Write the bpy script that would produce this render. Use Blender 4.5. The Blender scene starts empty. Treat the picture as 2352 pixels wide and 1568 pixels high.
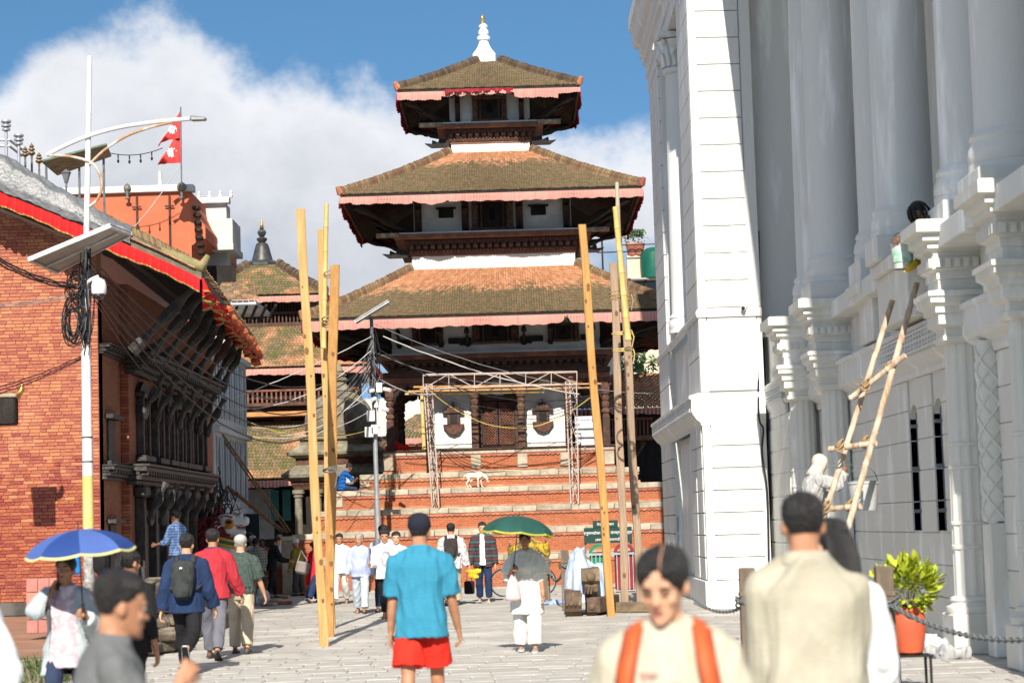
import bpy,bmesh,math,random
import numpy as np
from mathutils import Vector,Matrix,Euler,noise as mnoise
R=math .radians
random .seed(7)
SC=bpy .context .scene
C=SC .collection
# camera
F=4886.0
PITCH=math .atan((1205-784)/F)
ROLL=0.030
EYE=Vector((0,0,1.75))
_f=Vector((0,math .cos(PITCH),math .sin(PITCH)))
_r0=Vector((1,0,0));_u0=_r0 .cross(_f)
_r=_r0*math .cos(ROLL)-_u0*math .sin(ROLL)
_u=_u0*math .cos(ROLL)+_r0*math .sin(ROLL)
cam=bpy .data .cameras .new('camera');cam_o=bpy .data .objects .new('camera',cam);C .objects .link(cam_o)
cam_o .matrix_world=Matrix(((_r .x,_u .x,-_f .x,EYE .x),(_r .y,_u .y,-_f .y,EYE .y),(_r .z,_u .z,-_f .z,EYE .z),(0,0,0,1)))
cam .sensor_width=36;cam .lens=F/2352*36;cam .clip_end=5000;cam .clip_start=0.2
cam .dof .use_dof=True;cam .dof .focus_distance=58;cam .dof .aperture_fstop=2.9
SC .camera=cam_o
# light
SUN_ELEV,SUN_AZ=35.0,3.2
sun=bpy .data .lights .new('sun','SUN');sun .energy=3.0;sun .angle=R(0.53);sun .color=(1.0,0.93,0.82)
sun_o=bpy .data .objects .new('sun',sun);C .objects .link(sun_o)
_d=Vector((math .sin(R(SUN_AZ))*math .cos(R(SUN_ELEV)),math .cos(R(SUN_AZ))*math .cos(R(SUN_ELEV)),-math .sin(R(SUN_ELEV))))
sun_o .rotation_euler=_d .to_track_quat('-Z','Y').to_euler()
W=bpy .data .worlds .new('World');SC .world=W;W .use_nodes=True
def build_world():
 nt=W .node_tree;N=nt .nodes;L=nt .links;N .clear()
 out=N .new('ShaderNodeOutputWorld');bg=N .new('ShaderNodeBackground');L .new(bg .outputs[0],out .inputs[0])
 sky=N .new('ShaderNodeTexSky');sky .sky_type='NISHITA';sky .sun_disc=False
 sky .sun_elevation=R(SUN_ELEV);sky .sun_rotation=R(180+SUN_AZ);sky .air_density=1.0;sky .dust_density=0.0;sky .ozone_density=3.5
 bg .inputs[1].default_value=0.115
 tc=N .new('ShaderNodeTexCoord');up=N .new('ShaderNodeVectorMath');up .operation='ADD';up .inputs[1].default_value=(0,0,0.22);L .new(tc .outputs['Generated'],up .inputs[0]);un=N .new('ShaderNodeVectorMath');un .operation='NORMALIZE';L .new(up .outputs[0],un .inputs[0]);L .new(un .outputs[0],sky .inputs[0]);sep=N .new('ShaderNodeSeparateXYZ');L .new(tc .outputs['Generated'],sep .inputs[0])
 def math_(op,a,b=None,c=None,clamp=False):
  n=N .new('ShaderNodeMath');n .operation=op;n .use_clamp=clamp
  for i,v in enumerate((a,b,c)):
   if v is None:continue
   if isinstance(v,(int,float)):n .inputs[i].default_value=v
   else:L .new(v,n .inputs[i])
  return n .outputs[0]
 x,y,z=sep .outputs
 az=math_('ARCTAN2',x,y);hyp=math_('SQRT',math_('ADD',math_('MULTIPLY',x,x),math_('MULTIPLY',y,y)))
 el=math_('ARCTAN2',z,hyp)
 comb=N .new('ShaderNodeCombineXYZ');L .new(az,comb .inputs[0]);L .new(el,comb .inputs[1])
 def noise(scale,detail,rough,off=(0,0,0),sc=(1,1,1)):
  m=N .new('ShaderNodeMapping');m .inputs['Location'].default_value=off;m .inputs['Scale'].default_value=sc
  L .new(comb .outputs[0],m .inputs[0])
  n=N .new('ShaderNodeTexNoise');n .inputs['Scale'].default_value=scale;n .inputs['Detail'].default_value=detail
  n .inputs['Roughness'].default_value=rough;L .new(m .outputs[0],n .inputs['Vector']);return n .outputs['Fac']
 n1=noise(7,2,0.5,(2.3,1.1,0));n2=noise(26,6,0.62,(0.4,3.0,0));n3=noise(9,4,0.55,(5,2,0),(1,1.6,1))
 tr=N .new('ShaderNodeValToRGB');L .new(math_('MULTIPLY_ADD',az,1/0.6,0.5),tr .inputs[0]);tr .color_ramp .interpolation='B_SPLINE'
 stops=[(-.30,.19),(-.25,.205),(-.225,.222),(-.20,.238),(-.172,.246),(-.145,.240),(-.128,.226),(-.112,.217),(-.098,.224),(-.082,.216),(-.066,.222),(-.05,.206),(-.02,.19),(.01,.180),(.03,.188),(.05,.192),(.075,.188),(.12,.16),(.2,.19),(.29,.17)]
 el_=tr .color_ramp .elements
 while len(el_)<len(stops):el_ .new(0.5)
 for e,(p,v)in zip(el_,stops):e .position=p/.6+.5;e .color=(v*3,v*3,v*3,1)
 top=math_('MULTIPLY',tr .outputs[0],1/3)
 d=math_('SUBTRACT',top,el)
 d=math_('ADD',d,math_('MULTIPLY',math_('SUBTRACT',n1,0.5),0.02))
 d=math_('ADD',d,math_('MULTIPLY',math_('SUBTRACT',n2,0.5),0.05))
 cov=math_('MULTIPLY',d,42.0,None,True)
 gap=math_('SUBTRACT',0.150,el);gap=math_('ADD',gap,math_('MULTIPLY',math_('SUBTRACT',n3,0.53),0.42))
 gap=math_('MULTIPLY',gap,16.0,None,True)
 cov=math_('MULTIPLY',cov,math_('SUBTRACT',1.0,math_('MULTIPLY',gap,0.9)))
 cov=math_('MULTIPLY',math_('MULTIPLY',cov,cov),math_('MULTIPLY_ADD',cov,-2.0,3.0))
 nv=N .new('ShaderNodeTexNoise');nv .inputs['Scale'].default_value=2.6;nv .inputs['Detail'].default_value=6;L .new(tc .outputs['Generated'],nv .inputs['Vector'])
 hi=math_('MULTIPLY',math_('MULTIPLY',math_('SUBTRACT',nv .outputs['Fac'],0.46),9.0,None,True),math_('MULTIPLY',math_('SUBTRACT',el,0.30),6.0,None,True))
 cov=math_('MAXIMUM',cov,hi)
 body=math_('MULTIPLY',d,11.0,None,True)
 shade=math_('MULTIPLY_ADD',n3,0.8,math_('MULTIPLY',n2,0.25))
 ramp=N .new('ShaderNodeValToRGB');L .new(math_('ADD',math_('MULTIPLY',body,0.42),math_('MULTIPLY',shade,0.62)),ramp .inputs[0])
 ramp .color_ramp .elements[0].position=0.25;ramp .color_ramp .elements[0].color=(3.6,3.6,3.65,1)
 ramp .color_ramp .elements[1].position=0.85;ramp .color_ramp .elements[1].color=(1.75,1.82,2.0,1)
 hs=N .new('ShaderNodeHueSaturation');hs .inputs['Hue'].default_value=0.490;hs .inputs['Saturation'].default_value=1.12;hs .inputs['Value'].default_value=0.46;L .new(sky .outputs[0],hs .inputs['Color'])
 mix=N .new('ShaderNodeMix');mix .data_type='RGBA'
 L .new(math_('MULTIPLY',cov,0.94),mix .inputs['Factor']);L .new(hs .outputs[0],mix .inputs['A']);L .new(ramp .outputs[0],mix .inputs['B'])
 L .new(mix .outputs['Result'],bg .inputs[0])
build_world()
SC .view_settings .view_transform='Standard';SC .view_settings .look='None';SC .view_settings .gamma=1
SC .view_settings .use_curve_mapping=False;SC .view_settings .exposure=1.42
SC .render .engine='CYCLES'
SC .cycles .max_bounces=5;SC .cycles .diffuse_bounces=3;SC .cycles .glossy_bounces=2;SC .cycles .transmission_bounces=3
SC .cycles .use_denoising=True;SC .cycles .caustics_reflective=False;SC .cycles .caustics_refractive=False
# measuring: a point of the photograph (2352 x 1568) at ground distance Y, or on the ground
def ray(px,py):
 return _f+_r*((px-1176)/F)+_u*((784-py)/F)
def at(px,py,Y):
 d=ray(px,py);return EYE+d*(Y/d .y)
def gnd(px,py,z=0.0):
 d=ray(px,py);return EYE+d*((z-EYE .z)/d .z)
 # mesh building
class MB:
 def __init__(s):s .v=[];s .f=[];s .m=[];s .mi=0
 def add(s,vs,fs):
  o=len(s .v);s .v .extend([tuple(v)for v in vs]);s .f .extend([tuple(i+o for i in f)for f in fs]);s .m .extend([s .mi]*len(fs))
  return s
 def box(s,c,d,mat=None):
  x,y,z=d[0]/2,d[1]/2,d[2]/2
  vs=[Vector((a*x,b*y,e*z))for a in(-1,1)for b in(-1,1)for e in(-1,1)]
  c=Vector(c)
  if mat is not None:vs=[mat@v for v in vs]
  return s .add([v+c for v in vs],[(0,1,3,2),(4,6,7,5),(0,4,5,1),(2,3,7,6),(0,2,6,4),(1,5,7,3)])
 def bb(s,a,b):
  return s .box([(a[i]+b[i])/2 for i in range(3)],[abs(b[i]-a[i])for i in range(3)])
 def cbox(s,c,d,e=0.02,mat=None):
  x,y,z=d[0]/2,d[1]/2,d[2]/2;e=min(e,x*.9,y*.9,z*.9);vs=[];fs=[]
  for ax in range(3):
   for sg in(-1,1):
    o=len(vs)
    h=[x,y,z];u,w=(ax+1)%3,(ax+2)%3
    for a,b in((-1,-1),(1,-1),(1,1),(-1,1)):
     p=[0,0,0];p[ax]=sg*h[ax];p[u]=a*(h[u]-e);p[w]=b*(h[w]-e);vs .append(Vector(p))
    fs .append((o,o+1,o+2,o+3)if sg>0 else(o+3,o+2,o+1,o))
  def idx(ax,sg,a,b):return(ax*2+(sg>0))*4+{(-1,-1):0,(1,-1):1,(1,1):2,(-1,1):3}[(a,b)]
  def vert(ax,sx):
   u,w=(ax+1)%3,(ax+2)%3;return idx(ax,sx[ax],sx[u],sx[w])
  for ax in range(3):
   u,w=(ax+1)%3,(ax+2)%3
   for a in(-1,1):
    for b in(-1,1):
     s0=[0,0,0];s1=[0,0,0];s0[ax]=-1;s1[ax]=1;s0[u]=s1[u]=a;s0[w]=s1[w]=b
     q=(vert(u,s0),vert(u,s1),vert(w,s1),vert(w,s0));fs .append(q if a*b>0 else q[::-1])
  for a in(-1,1):
   for b in(-1,1):
    for g in(-1,1):
     t=(vert(0,(a,b,g)),vert(1,(a,b,g)),vert(2,(a,b,g)));fs .append(t if a*b*g>0 else t[::-1])
  c=Vector(c)
  if mat is not None:vs=[mat@v for v in vs]
  return s .add([v+c for v in vs],fs)
 def prism(s,poly,axis,a,b):
  n=len(poly)
  def P(p,t):return(t,p[0],p[1])if axis=='x' else(p[0],t,p[1])if axis=='y' else(p[0],p[1],t)
  vs=[P(p,a)for p in poly]+[P(p,b)for p in poly]
  fs=[tuple(range(n))[::-1],tuple(range(n,2*n))]+[(i,(i+1)%n,n+(i+1)%n,n+i)for i in range(n)]
  return s .add(vs,fs)
 def hexa(s,p):
  return s .add(p,[(3,2,1,0),(4,5,6,7),(0,1,5,4),(1,2,6,5),(2,3,7,6),(3,0,4,7)])
 def tube(s,pts,r,n=8,cap=True,flat=None):
  pts=[Vector(p)for p in pts];k=len(pts)
  rs=r if isinstance(r,(list,tuple))else[r]*k
  t=(pts[1]-pts[0]).normalized();ref=Vector((0,0,1))if abs(t .z)<0.9 else Vector((1,0,0))
  u=t .cross(ref).normalized();vs=[]
  for i,p in enumerate(pts):
   a=pts[max(i-1,0)];b=pts[min(i+1,k-1)];t=(b-a)
   t=t .normalized()if t .length>1e-9 else Vector((0,0,1))
   u=(u-t*u .dot(t));u=u .normalized()if u .length>1e-6 else t .orthogonal().normalized()
   w=t .cross(u)
   for j in range(n):
    an=2*math .pi*j/n;vs .append(p+(u*math .cos(an)+w*math .sin(an)*(flat or 1))*rs[i])
  fs=[(i*n+j,i*n+(j+1)%n,(i+1)*n+(j+1)%n,(i+1)*n+j)for i in range(k-1)for j in range(n)]
  if cap:fs+=[tuple(range(n))[::-1],tuple((k-1)*n+j for j in range(n))]
  return s .add(vs,fs)
 def lathe(s,prof,c=(0,0,0),n=24,sq=None,rot=0.0,cap=True):
  n=sq or n;c=Vector(c);vs=[]
  for r,z in prof:
   rr=r/math .cos(math .pi/n)if sq else r
   for j in range(n):
    an=2*math .pi*(j+(0.5 if sq else 0))/n+rot
    vs .append(c+Vector((rr*math .cos(an),rr*math .sin(an),z)))
  k=len(prof)
  fs=[(i*n+j,i*n+(j+1)%n,(i+1)*n+(j+1)%n,(i+1)*n+j)for i in range(k-1)for j in range(n)]
  if cap:fs+=[tuple(range(n))[::-1],tuple((k-1)*n+j for j in range(n))]
  return s .add(vs,fs)
 def ell(s,c,r,n=14,k=9,mat=None):
  c=Vector(c);vs=[];r=(r,r,r)if isinstance(r,(int,float))else r
  for i in range(k+1):
   th=math .pi*i/k
   for j in range(n):
    an=2*math .pi*j/n
    v=Vector((r[0]*math .sin(th)*math .cos(an),r[1]*math .sin(th)*math .sin(an),-r[2]*math .cos(th)))
    vs .append(c+(mat@v if mat is not None else v))
  fs=[(i*n+j,i*n+(j+1)%n,(i+1)*n+(j+1)%n,(i+1)*n+j)for i in range(k)for j in range(n)]
  return s .add(vs,fs)
 def loft(s,rings,cap=True):
  n=len(rings[0]);vs=[v for r in rings for v in r];k=len(rings)
  fs=[(i*n+j,i*n+(j+1)%n,(i+1)*n+(j+1)%n,(i+1)*n+j)for i in range(k-1)for j in range(n)]
  if cap:fs+=[tuple(range(n))[::-1],tuple((k-1)*n+j for j in range(n))]
  return s .add(vs,fs)
 def sheet(s,fn,nu,nv,flip=False):
  vs=[fn(i/nu,j/nv)for j in range(nv+1)for i in range(nu+1)]
  fs=[(j*(nu+1)+i,j*(nu+1)+i+1,(j+1)*(nu+1)+i+1,(j+1)*(nu+1)+i)for j in range(nv)for i in range(nu)]
  if flip:fs=[f[::-1]for f in fs]
  return s .add(vs,fs)
 def xf(s,mat):
  s .v=[tuple(mat@Vector(v))for v in s .v];return s
 def mesh(s,name,mat,smooth=False,org=None):
  me=bpy .data .meshes .new(name)
  v=s .v if org is None else[(a[0]-org[0],a[1]-org[1],a[2]-org[2])for a in s .v]
  me .from_pydata(v,[],s .f)
  for m in(mat if isinstance(mat,(list,tuple))else[mat]):
   if m is not None:me .materials .append(m)
  if isinstance(mat,(list,tuple))and len(mat)>1:me .polygons .foreach_set('material_index',s .m)
  if smooth=='auto':
   me .polygons .foreach_set('use_smooth',[True]*len(me .polygons));me .set_sharp_from_angle(angle=R(35))
  elif smooth:me .polygons .foreach_set('use_smooth',[True]*len(me .polygons))
  me .update();return me
 def build(s,name,mat,parent=None,smooth=False,**tags):
  org=worldpos(parent)if parent else None
  o=bpy .data .objects .new(name,s .mesh(name,mat,smooth,org));C .objects .link(o)
  if parent:o .parent=parent
  for k,v in tags .items():o[k]=v
  return o
def worldpos(o):
 p=Vector((0,0,0))
 while o is not None:p=p+o .location;o=o .parent
 return p
def thing(name,label,cat,loc=(0,0,0),group=None):
 o=bpy .data .objects .new(name,None);o .empty_display_size=0.2;C .objects .link(o);o .location=loc
 o['label']=label;o['category']=cat
 if group:o['group']=group
 return o
def tag(o,label,cat,group=None):
 o['label']=label;o['category']=cat
 if group:o['group']=group
 return o
def piece(name,me,parent=None,mat=None):
 o=bpy .data .objects .new(name,me);C .objects .link(o)
 if parent is not None:o .parent=parent
 if mat is not None:o .matrix_basis=mat
 return o
def copy_tree(o,parent=None):
 c=o .copy();C .objects .link(c)
 if parent is not None:c .parent=parent
 for ch in list(o .children):copy_tree(ch,c)
 return c
 # materials
_mats={}
def _nodes(name):
 m=bpy .data .materials .new(name);m .use_nodes=True;nt=m .node_tree
 return m,nt,nt .nodes,nt .links,nt .nodes['Principled BSDF']
def M(name,col,col2=None,rough=0.8,scale=3.0,var=0.12,rnd=0.0,bump=0.15,bscale=30.0,metal=0.0,spec=0.3,stretch=(1,1,1),contrast=0.5,sss=0.0,col3=None,trans=0.0,coat=0.0):
 """procedural colour: noise between col and col2 (patches of wear), value noise, per-piece variation, fine relief"""
 if name in _mats:return _mats[name]
 m,nt,N,L,P=_nodes(name)
 tc=N .new('ShaderNodeTexCoord');mp=N .new('ShaderNodeMapping');mp .inputs['Scale'].default_value=stretch;L .new(tc .outputs['Object'],mp .inputs[0])
 n1=N .new('ShaderNodeTexNoise');n1 .inputs['Scale'].default_value=scale;n1 .inputs['Detail'].default_value=6;n1 .inputs['Roughness'].default_value=0.6
 L .new(mp .outputs[0],n1 .inputs['Vector'])
 rp=N .new('ShaderNodeValToRGB');L .new(n1 .outputs['Fac'],rp .inputs[0])
 c2=col2 or tuple(c*(1-var*2)for c in col)
 w=0.5*(1-contrast)*0.5
 rp .color_ramp .elements[0].position=0.32+w;rp .color_ramp .elements[0].color=(*c2,1)
 rp .color_ramp .elements[1].position=0.68-w*0;rp .color_ramp .elements[1].color=(*col,1)
 if col3:
  e=rp .color_ramp .elements .new(0.80);e .color=(*col3,1)
 cur=rp .outputs[0]
 n2=N .new('ShaderNodeTexNoise');n2 .inputs['Scale'].default_value=bscale;n2 .inputs['Detail'].default_value=4;L .new(mp .outputs[0],n2 .inputs['Vector'])
 hsv=N .new('ShaderNodeHueSaturation');L .new(cur,hsv .inputs['Color'])
 ma=N .new('ShaderNodeMath');ma .operation='MULTIPLY_ADD';L .new(n2 .outputs['Fac'],ma .inputs[0]);ma .inputs[1].default_value=var*1.6;ma .inputs[2].default_value=1-var*0.8
 val=ma .outputs[0]
 if rnd:
  oi=N .new('ShaderNodeObjectInfo');ge=N .new('ShaderNodeNewGeometry')
  ad=N .new('ShaderNodeMath');ad .operation='ADD';L .new(oi .outputs['Random'],ad .inputs[0]);L .new(ge .outputs['Random Per Island'],ad .inputs[1])
  fr=N .new('ShaderNodeMath');fr .operation='FRACT';L .new(ad .outputs[0],fr .inputs[0])
  mb=N .new('ShaderNodeMath');mb .operation='MULTIPLY_ADD';L .new(fr .outputs[0],mb .inputs[0]);mb .inputs[1].default_value=2*rnd;mb .inputs[2].default_value=1-rnd
  mu=N .new('ShaderNodeMath');mu .operation='MULTIPLY';L .new(val,mu .inputs[0]);L .new(mb .outputs[0],mu .inputs[1]);val=mu .outputs[0]
  mh=N .new('ShaderNodeMath');mh .operation='MULTIPLY_ADD';L .new(fr .outputs[0],mh .inputs[0]);mh .inputs[1].default_value=0.03*min(1,rnd*4);mh .inputs[2].default_value=0.5-0.015*min(1,rnd*4)
  L .new(mh .outputs[0],hsv .inputs['Hue'])
 L .new(val,hsv .inputs['Value']);L .new(hsv .outputs[0],P .inputs['Base Color'])
 P .inputs['Roughness'].default_value=rough;P .inputs['Metallic'].default_value=metal
 P .inputs['Specular IOR Level'].default_value=spec
 if sss:P .inputs['Subsurface Weight'].default_value=sss;P .inputs['Subsurface Radius'].default_value=(0.02,0.008,0.004)
 if trans:P .inputs['Transmission Weight'].default_value=trans
 if coat:P .inputs['Coat Weight'].default_value=coat
 if bump:
  b=N .new('ShaderNodeBump');b .inputs['Strength'].default_value=bump;b .inputs['Distance'].default_value=0.03
  L .new(n2 .outputs['Fac'],b .inputs['Height']);L .new(b .outputs[0],P .inputs['Normal'])
 _mats[name]=m;return m
def M_brick(name,c1,c2,mortar,bw=0.24,bh=0.065,bump=0.5,msize=0.008,rough=0.85,dirt=(0.10,0.07,0.055),offs=0.5):
 """brick courses too far away to build one by one; u runs along the wall whichever way it faces"""
 if name in _mats:return _mats[name]
 m,nt,N,L,P=_nodes(name)
 tc=N .new('ShaderNodeTexCoord');sp=N .new('ShaderNodeSeparateXYZ');L .new(tc .outputs['Object'],sp .inputs[0])
 ge=N .new('ShaderNodeNewGeometry');sn=N .new('ShaderNodeSeparateXYZ');L .new(ge .outputs['True Normal'],sn .inputs[0])
 ab=N .new('ShaderNodeMath');ab .operation='ABSOLUTE';L .new(sn .outputs[0],ab .inputs[0])
 gt=N .new('ShaderNodeMath');gt .operation='GREATER_THAN';L .new(ab .outputs[0],gt .inputs[0]);gt .inputs[1].default_value=0.7
 mx=N .new('ShaderNodeMix');mx .data_type='FLOAT';L .new(gt .outputs[0],mx .inputs['Factor']);L .new(sp .outputs[0],mx .inputs['A']);L .new(sp .outputs[1],mx .inputs['B'])
 cb=N .new('ShaderNodeCombineXYZ');L .new(mx .outputs['Result'],cb .inputs[0]);L .new(sp .outputs[2],cb .inputs[1])
 br=N .new('ShaderNodeTexBrick');L .new(cb .outputs[0],br .inputs['Vector']);br .offset=offs
 br .inputs['Color1'].default_value=(*c1,1);br .inputs['Color2'].default_value=(*c2,1);br .inputs['Mortar'].default_value=(*mortar,1)
 br .inputs['Scale'].default_value=1.0;br .inputs['Mortar Size'].default_value=msize;br .inputs['Mortar Smooth'].default_value=0.3
 br .inputs['Brick Width'].default_value=bw;br .inputs['Row Height'].default_value=bh;br .inputs['Bias'].default_value=0.0
 n1=N .new('ShaderNodeTexNoise');n1 .inputs['Scale'].default_value=0.9;n1 .inputs['Detail'].default_value=7;n1 .inputs['Roughness'].default_value=0.65;L .new(tc .outputs['Object'],n1 .inputs['Vector'])
 rp=N .new('ShaderNodeValToRGB');L .new(n1 .outputs['Fac'],rp .inputs[0]);rp .color_ramp .elements[0].position=0.5;rp .color_ramp .elements[1].position=0.8
 mi=N .new('ShaderNodeMix');mi .data_type='RGBA';L .new(rp .outputs[0],mi .inputs['Factor']);L .new(br .outputs['Color'],mi .inputs['A']);mi .inputs['B'].default_value=(*dirt,1)
 sc=N .new('ShaderNodeMath');sc .operation='MULTIPLY';L .new(rp .outputs[0],sc .inputs[0]);sc .inputs[1].default_value=0.5;L .new(sc .outputs[0],mi .inputs['Factor'])
 n3=N .new('ShaderNodeTexNoise');n3 .inputs['Scale'].default_value=14;n3 .inputs['Detail'].default_value=3;L .new(tc .outputs['Object'],n3 .inputs['Vector'])
 hs=N .new('ShaderNodeHueSaturation');L .new(mi .outputs['Result'],hs .inputs['Color'])
 ma=N .new('ShaderNodeMath');ma .operation='MULTIPLY_ADD';L .new(n3 .outputs['Fac'],ma .inputs[0]);ma .inputs[1].default_value=0.6;ma .inputs[2].default_value=0.7;L .new(ma .outputs[0],hs .inputs['Value'])
 L .new(hs .outputs[0],P .inputs['Base Color']);P .inputs['Roughness'].default_value=rough;P .inputs['Specular IOR Level'].default_value=0.2
 inv=N .new('ShaderNodeMath');inv .operation='SUBTRACT';inv .inputs[0].default_value=1;L .new(br .outputs['Fac'],inv .inputs[1])
 b=N .new('ShaderNodeBump');b .inputs['Strength'].default_value=bump;b .inputs['Distance'].default_value=0.01;L .new(inv .outputs[0],b .inputs['Height']);L .new(b .outputs[0],P .inputs['Normal'])
 _mats[name]=m;return m
 # palette
WHITE_LIME=M('white_lime',(0.78,0.77,0.74),(0.60,0.58,0.54),rough=0.9,scale=1.3,var=0.05,bump=0.1,contrast=0.2)
DARK_WOOD=M('dark_wood',(0.028,0.020,0.017),(0.012,0.009,0.008),rough=0.75,scale=6,var=0.3,rnd=0.25,bump=0.5,bscale=45,stretch=(1,1,0.4))
BROWN_WOOD=M('brown_wood',(0.105,0.045,0.03),(0.045,0.024,0.018),rough=0.7,scale=5,var=0.25,rnd=0.2,bump=0.4,bscale=50)
RED_WOOD=M('red_wood',(0.26,0.11,0.065),(0.14,0.06,0.04),rough=0.75,scale=3,var=0.2,rnd=0.15,bump=0.3,bscale=40)
CARVED=M('carved_wood',(0.17,0.085,0.055),(0.06,0.033,0.025),rough=0.8,scale=9,var=0.4,rnd=0.2,bump=0.9,bscale=34,contrast=0.9)
GREY_STONE=M('weathered_stone',(0.42,0.36,0.29),(0.26,0.23,0.165),rough=0.9,scale=2.2,var=0.18,rnd=0.14,bump=0.3,bscale=18)
PALE_STONE=M('pale_stone',(0.47,0.39,0.31),(0.30,0.26,0.19),rough=0.9,scale=2.5,var=0.15,rnd=0.12,bump=0.25,bscale=20)
TERRACOTTA=M('terracotta',(0.50,0.19,0.10),(0.30,0.11,0.07),rough=0.85,scale=4,var=0.2,rnd=0.2,bump=0.3)
STEP_BRICK=M_brick('step_brick',(0.38,0.105,0.042),(0.30,0.075,0.032),(0.32,0.17,0.10),bw=0.2,bh=0.055,bump=0.4,dirt=(0.22,0.10,0.06))
CLOTH_PINK=M('faded_pink_cloth',(0.50,0.19,0.18),(0.44,0.25,0.20),rough=0.95,scale=2.2,var=0.2,bump=0.0,stretch=(4,4,0.3),col3=(0.42,0.09,0.09))
CLOTH_RED=M('crimson_cloth',(0.34,0.02,0.03),(0.20,0.012,0.02),rough=0.9,scale=3,var=0.2,bump=0.0,stretch=(4,4,0.4))
RED_BRIGHT=M('bright_red_cloth',(0.72,0.018,0.016),(0.50,0.012,0.014),rough=0.85,scale=3,var=0.12,bump=0.0)
GOLD=M('gilt_metal',(0.80,0.52,0.16),(0.55,0.33,0.09),rough=0.35,metal=0.9,scale=8,var=0.1,bump=0.05)
def M_tile(name,zb,w,zmax_orange=True,mossamt=1.0):
 m,nt,N,L,P=_nodes(name)
 tc=N .new('ShaderNodeTexCoord');sp=N .new('ShaderNodeSeparateXYZ');L .new(tc .outputs['Object'],sp .inputs[0])
 n=N .new('ShaderNodeTexNoise');n .inputs['Scale'].default_value=1.1;n .inputs['Detail'].default_value=5;L .new(tc .outputs['Object'],n .inputs['Vector'])
 ge=N .new('ShaderNodeNewGeometry');oi=N .new('ShaderNodeObjectInfo')
 def mt(op,a,b=None,c=None,cl=False):
  q=N .new('ShaderNodeMath');q .operation=op;q .use_clamp=cl
  for i,v in enumerate((a,b,c)):
   if v is None:continue
   if isinstance(v,(int,float)):q .inputs[i].default_value=v
   else:L .new(v,q .inputs[i])
  return q .outputs[0]
 rn=mt('FRACT',mt('ADD',ge .outputs['Random Per Island'],oi .outputs['Random']))
 h=mt('DIVIDE',mt('SUBTRACT',sp .outputs[2],zb),w)
 h=mt('ADD',h,mt('MULTIPLY',mt('SUBTRACT',n .outputs['Fac'],0.5),2.0));h=mt('ADD',h,mt('MULTIPLY',mt('SUBTRACT',rn,0.5),0.8))
 f=mt('ADD',h,0.5,None,True)
 rp=N .new('ShaderNodeValToRGB');L .new(rn,rp .inputs[0]);e=rp .color_ramp .elements
 e[0].position=0;e[0].color=(0.125,0.098,0.054,1);e[1].position=1;e[1].color=(0.175,0.132,0.078,1)
 k=e .new(0.5);k .color=(0.148,0.117,0.063,1);k=e .new(0.92);k .color=(0.20,0.128,0.08,1)
 ro=N .new('ShaderNodeValToRGB');L .new(rn,ro .inputs[0]);e=ro .color_ramp .elements
 e[0].position=0;e[0].color=(0.36,0.16,0.085,1);e[1].position=1;e[1].color=(0.48,0.27,0.155,1);k=e .new(0.5);k .color=(0.41,0.20,0.105,1)
 mx=N .new('ShaderNodeMix');mx .data_type='RGBA';L .new(f,mx .inputs['Factor']);L .new(rp .outputs[0],mx .inputs['A']);L .new(ro .outputs[0],mx .inputs['B'])
 if not zmax_orange:
  n5=N .new('ShaderNodeTexNoise');n5 .inputs['Scale'].default_value=0.5;n5 .inputs['Detail'].default_value=6;L .new(tc .outputs['Object'],n5 .inputs['Vector'])
  f2=mt('MULTIPLY_ADD',n5 .outputs['Fac'],9.0,-4.4+(1-mossamt),True);L .new(f2,mx .inputs['Factor'])
  rp .color_ramp .elements[0].color=(0.10,0.105,0.03,1)
 n2=N .new('ShaderNodeTexNoise');n2 .inputs['Scale'].default_value=35;n2 .inputs['Detail'].default_value=3;L .new(tc .outputs['Object'],n2 .inputs['Vector'])
 hs=N .new('ShaderNodeHueSaturation');L .new(mx .outputs['Result'],hs .inputs['Color']);L .new(mt('MULTIPLY_ADD',n2 .outputs['Fac'],0.9,0.55),hs .inputs['Value'])
 L .new(hs .outputs[0],P .inputs['Base Color']);P .inputs['Roughness'].default_value=0.9;P .inputs['Specular IOR Level'].default_value=0.15
 return m
def tile_face(mb,A,B,Cc,D,pitch_w,pitch_l,sag=0.0,th=0.03,rng=random):
 """overlapping roof tiles on the quad eave A-B, top D-C (A,D left; B,C right)"""
 A,B,Cc,D=map(Vector,(A,B,Cc,D))
 sl=((D+Cc)/2-(A+B)/2).length;rows=max(2,int(sl/pitch_l))
 nrm=(B-A).cross(D-A).normalized()
 if nrm .z<0:nrm=-nrm
 def pt(u,t):
  p=A .lerp(D,t).lerp(B .lerp(Cc,t),u);p .z-=sag*4*t*(1-t)*0.5;return p
 for i in range(rows):
  t0,t1=i/rows,min(1.0,(i+1.35)/rows)
  w=(pt(1,t0)-pt(0,t0)).length;cols=max(1,int(w/pitch_w));off=(i%2)*0.5
  for j in range(-1 if off else 0,cols):
   u0=max(0,(j+off+0.04)/cols);u1=min(1,(j+0.96+off)/cols)
   if u1-u0<0.2/cols:continue
   um=(u0+u1)/2;k=rng .uniform(-0.25,0.25)*th;l0=t0-rng .uniform(0,0.12)/rows
   lo=[pt(u0,l0)+nrm*(th*0.9+k),pt(um,l0)+nrm*(th*1.7+k),pt(u1,l0)+nrm*(th*0.9+k)]
   hi=[pt(u0,t1),pt(um,t1)+nrm*th*0.5,pt(u1,t1)]
   bt=[lo[0]-nrm*th,lo[2]-nrm*th]
   mb .add(lo+hi+bt,[(0,1,4,3),(1,2,5,4),(6,1,0),(6,7,1),(7,2,1)])
HIP_TILE={}
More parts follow.
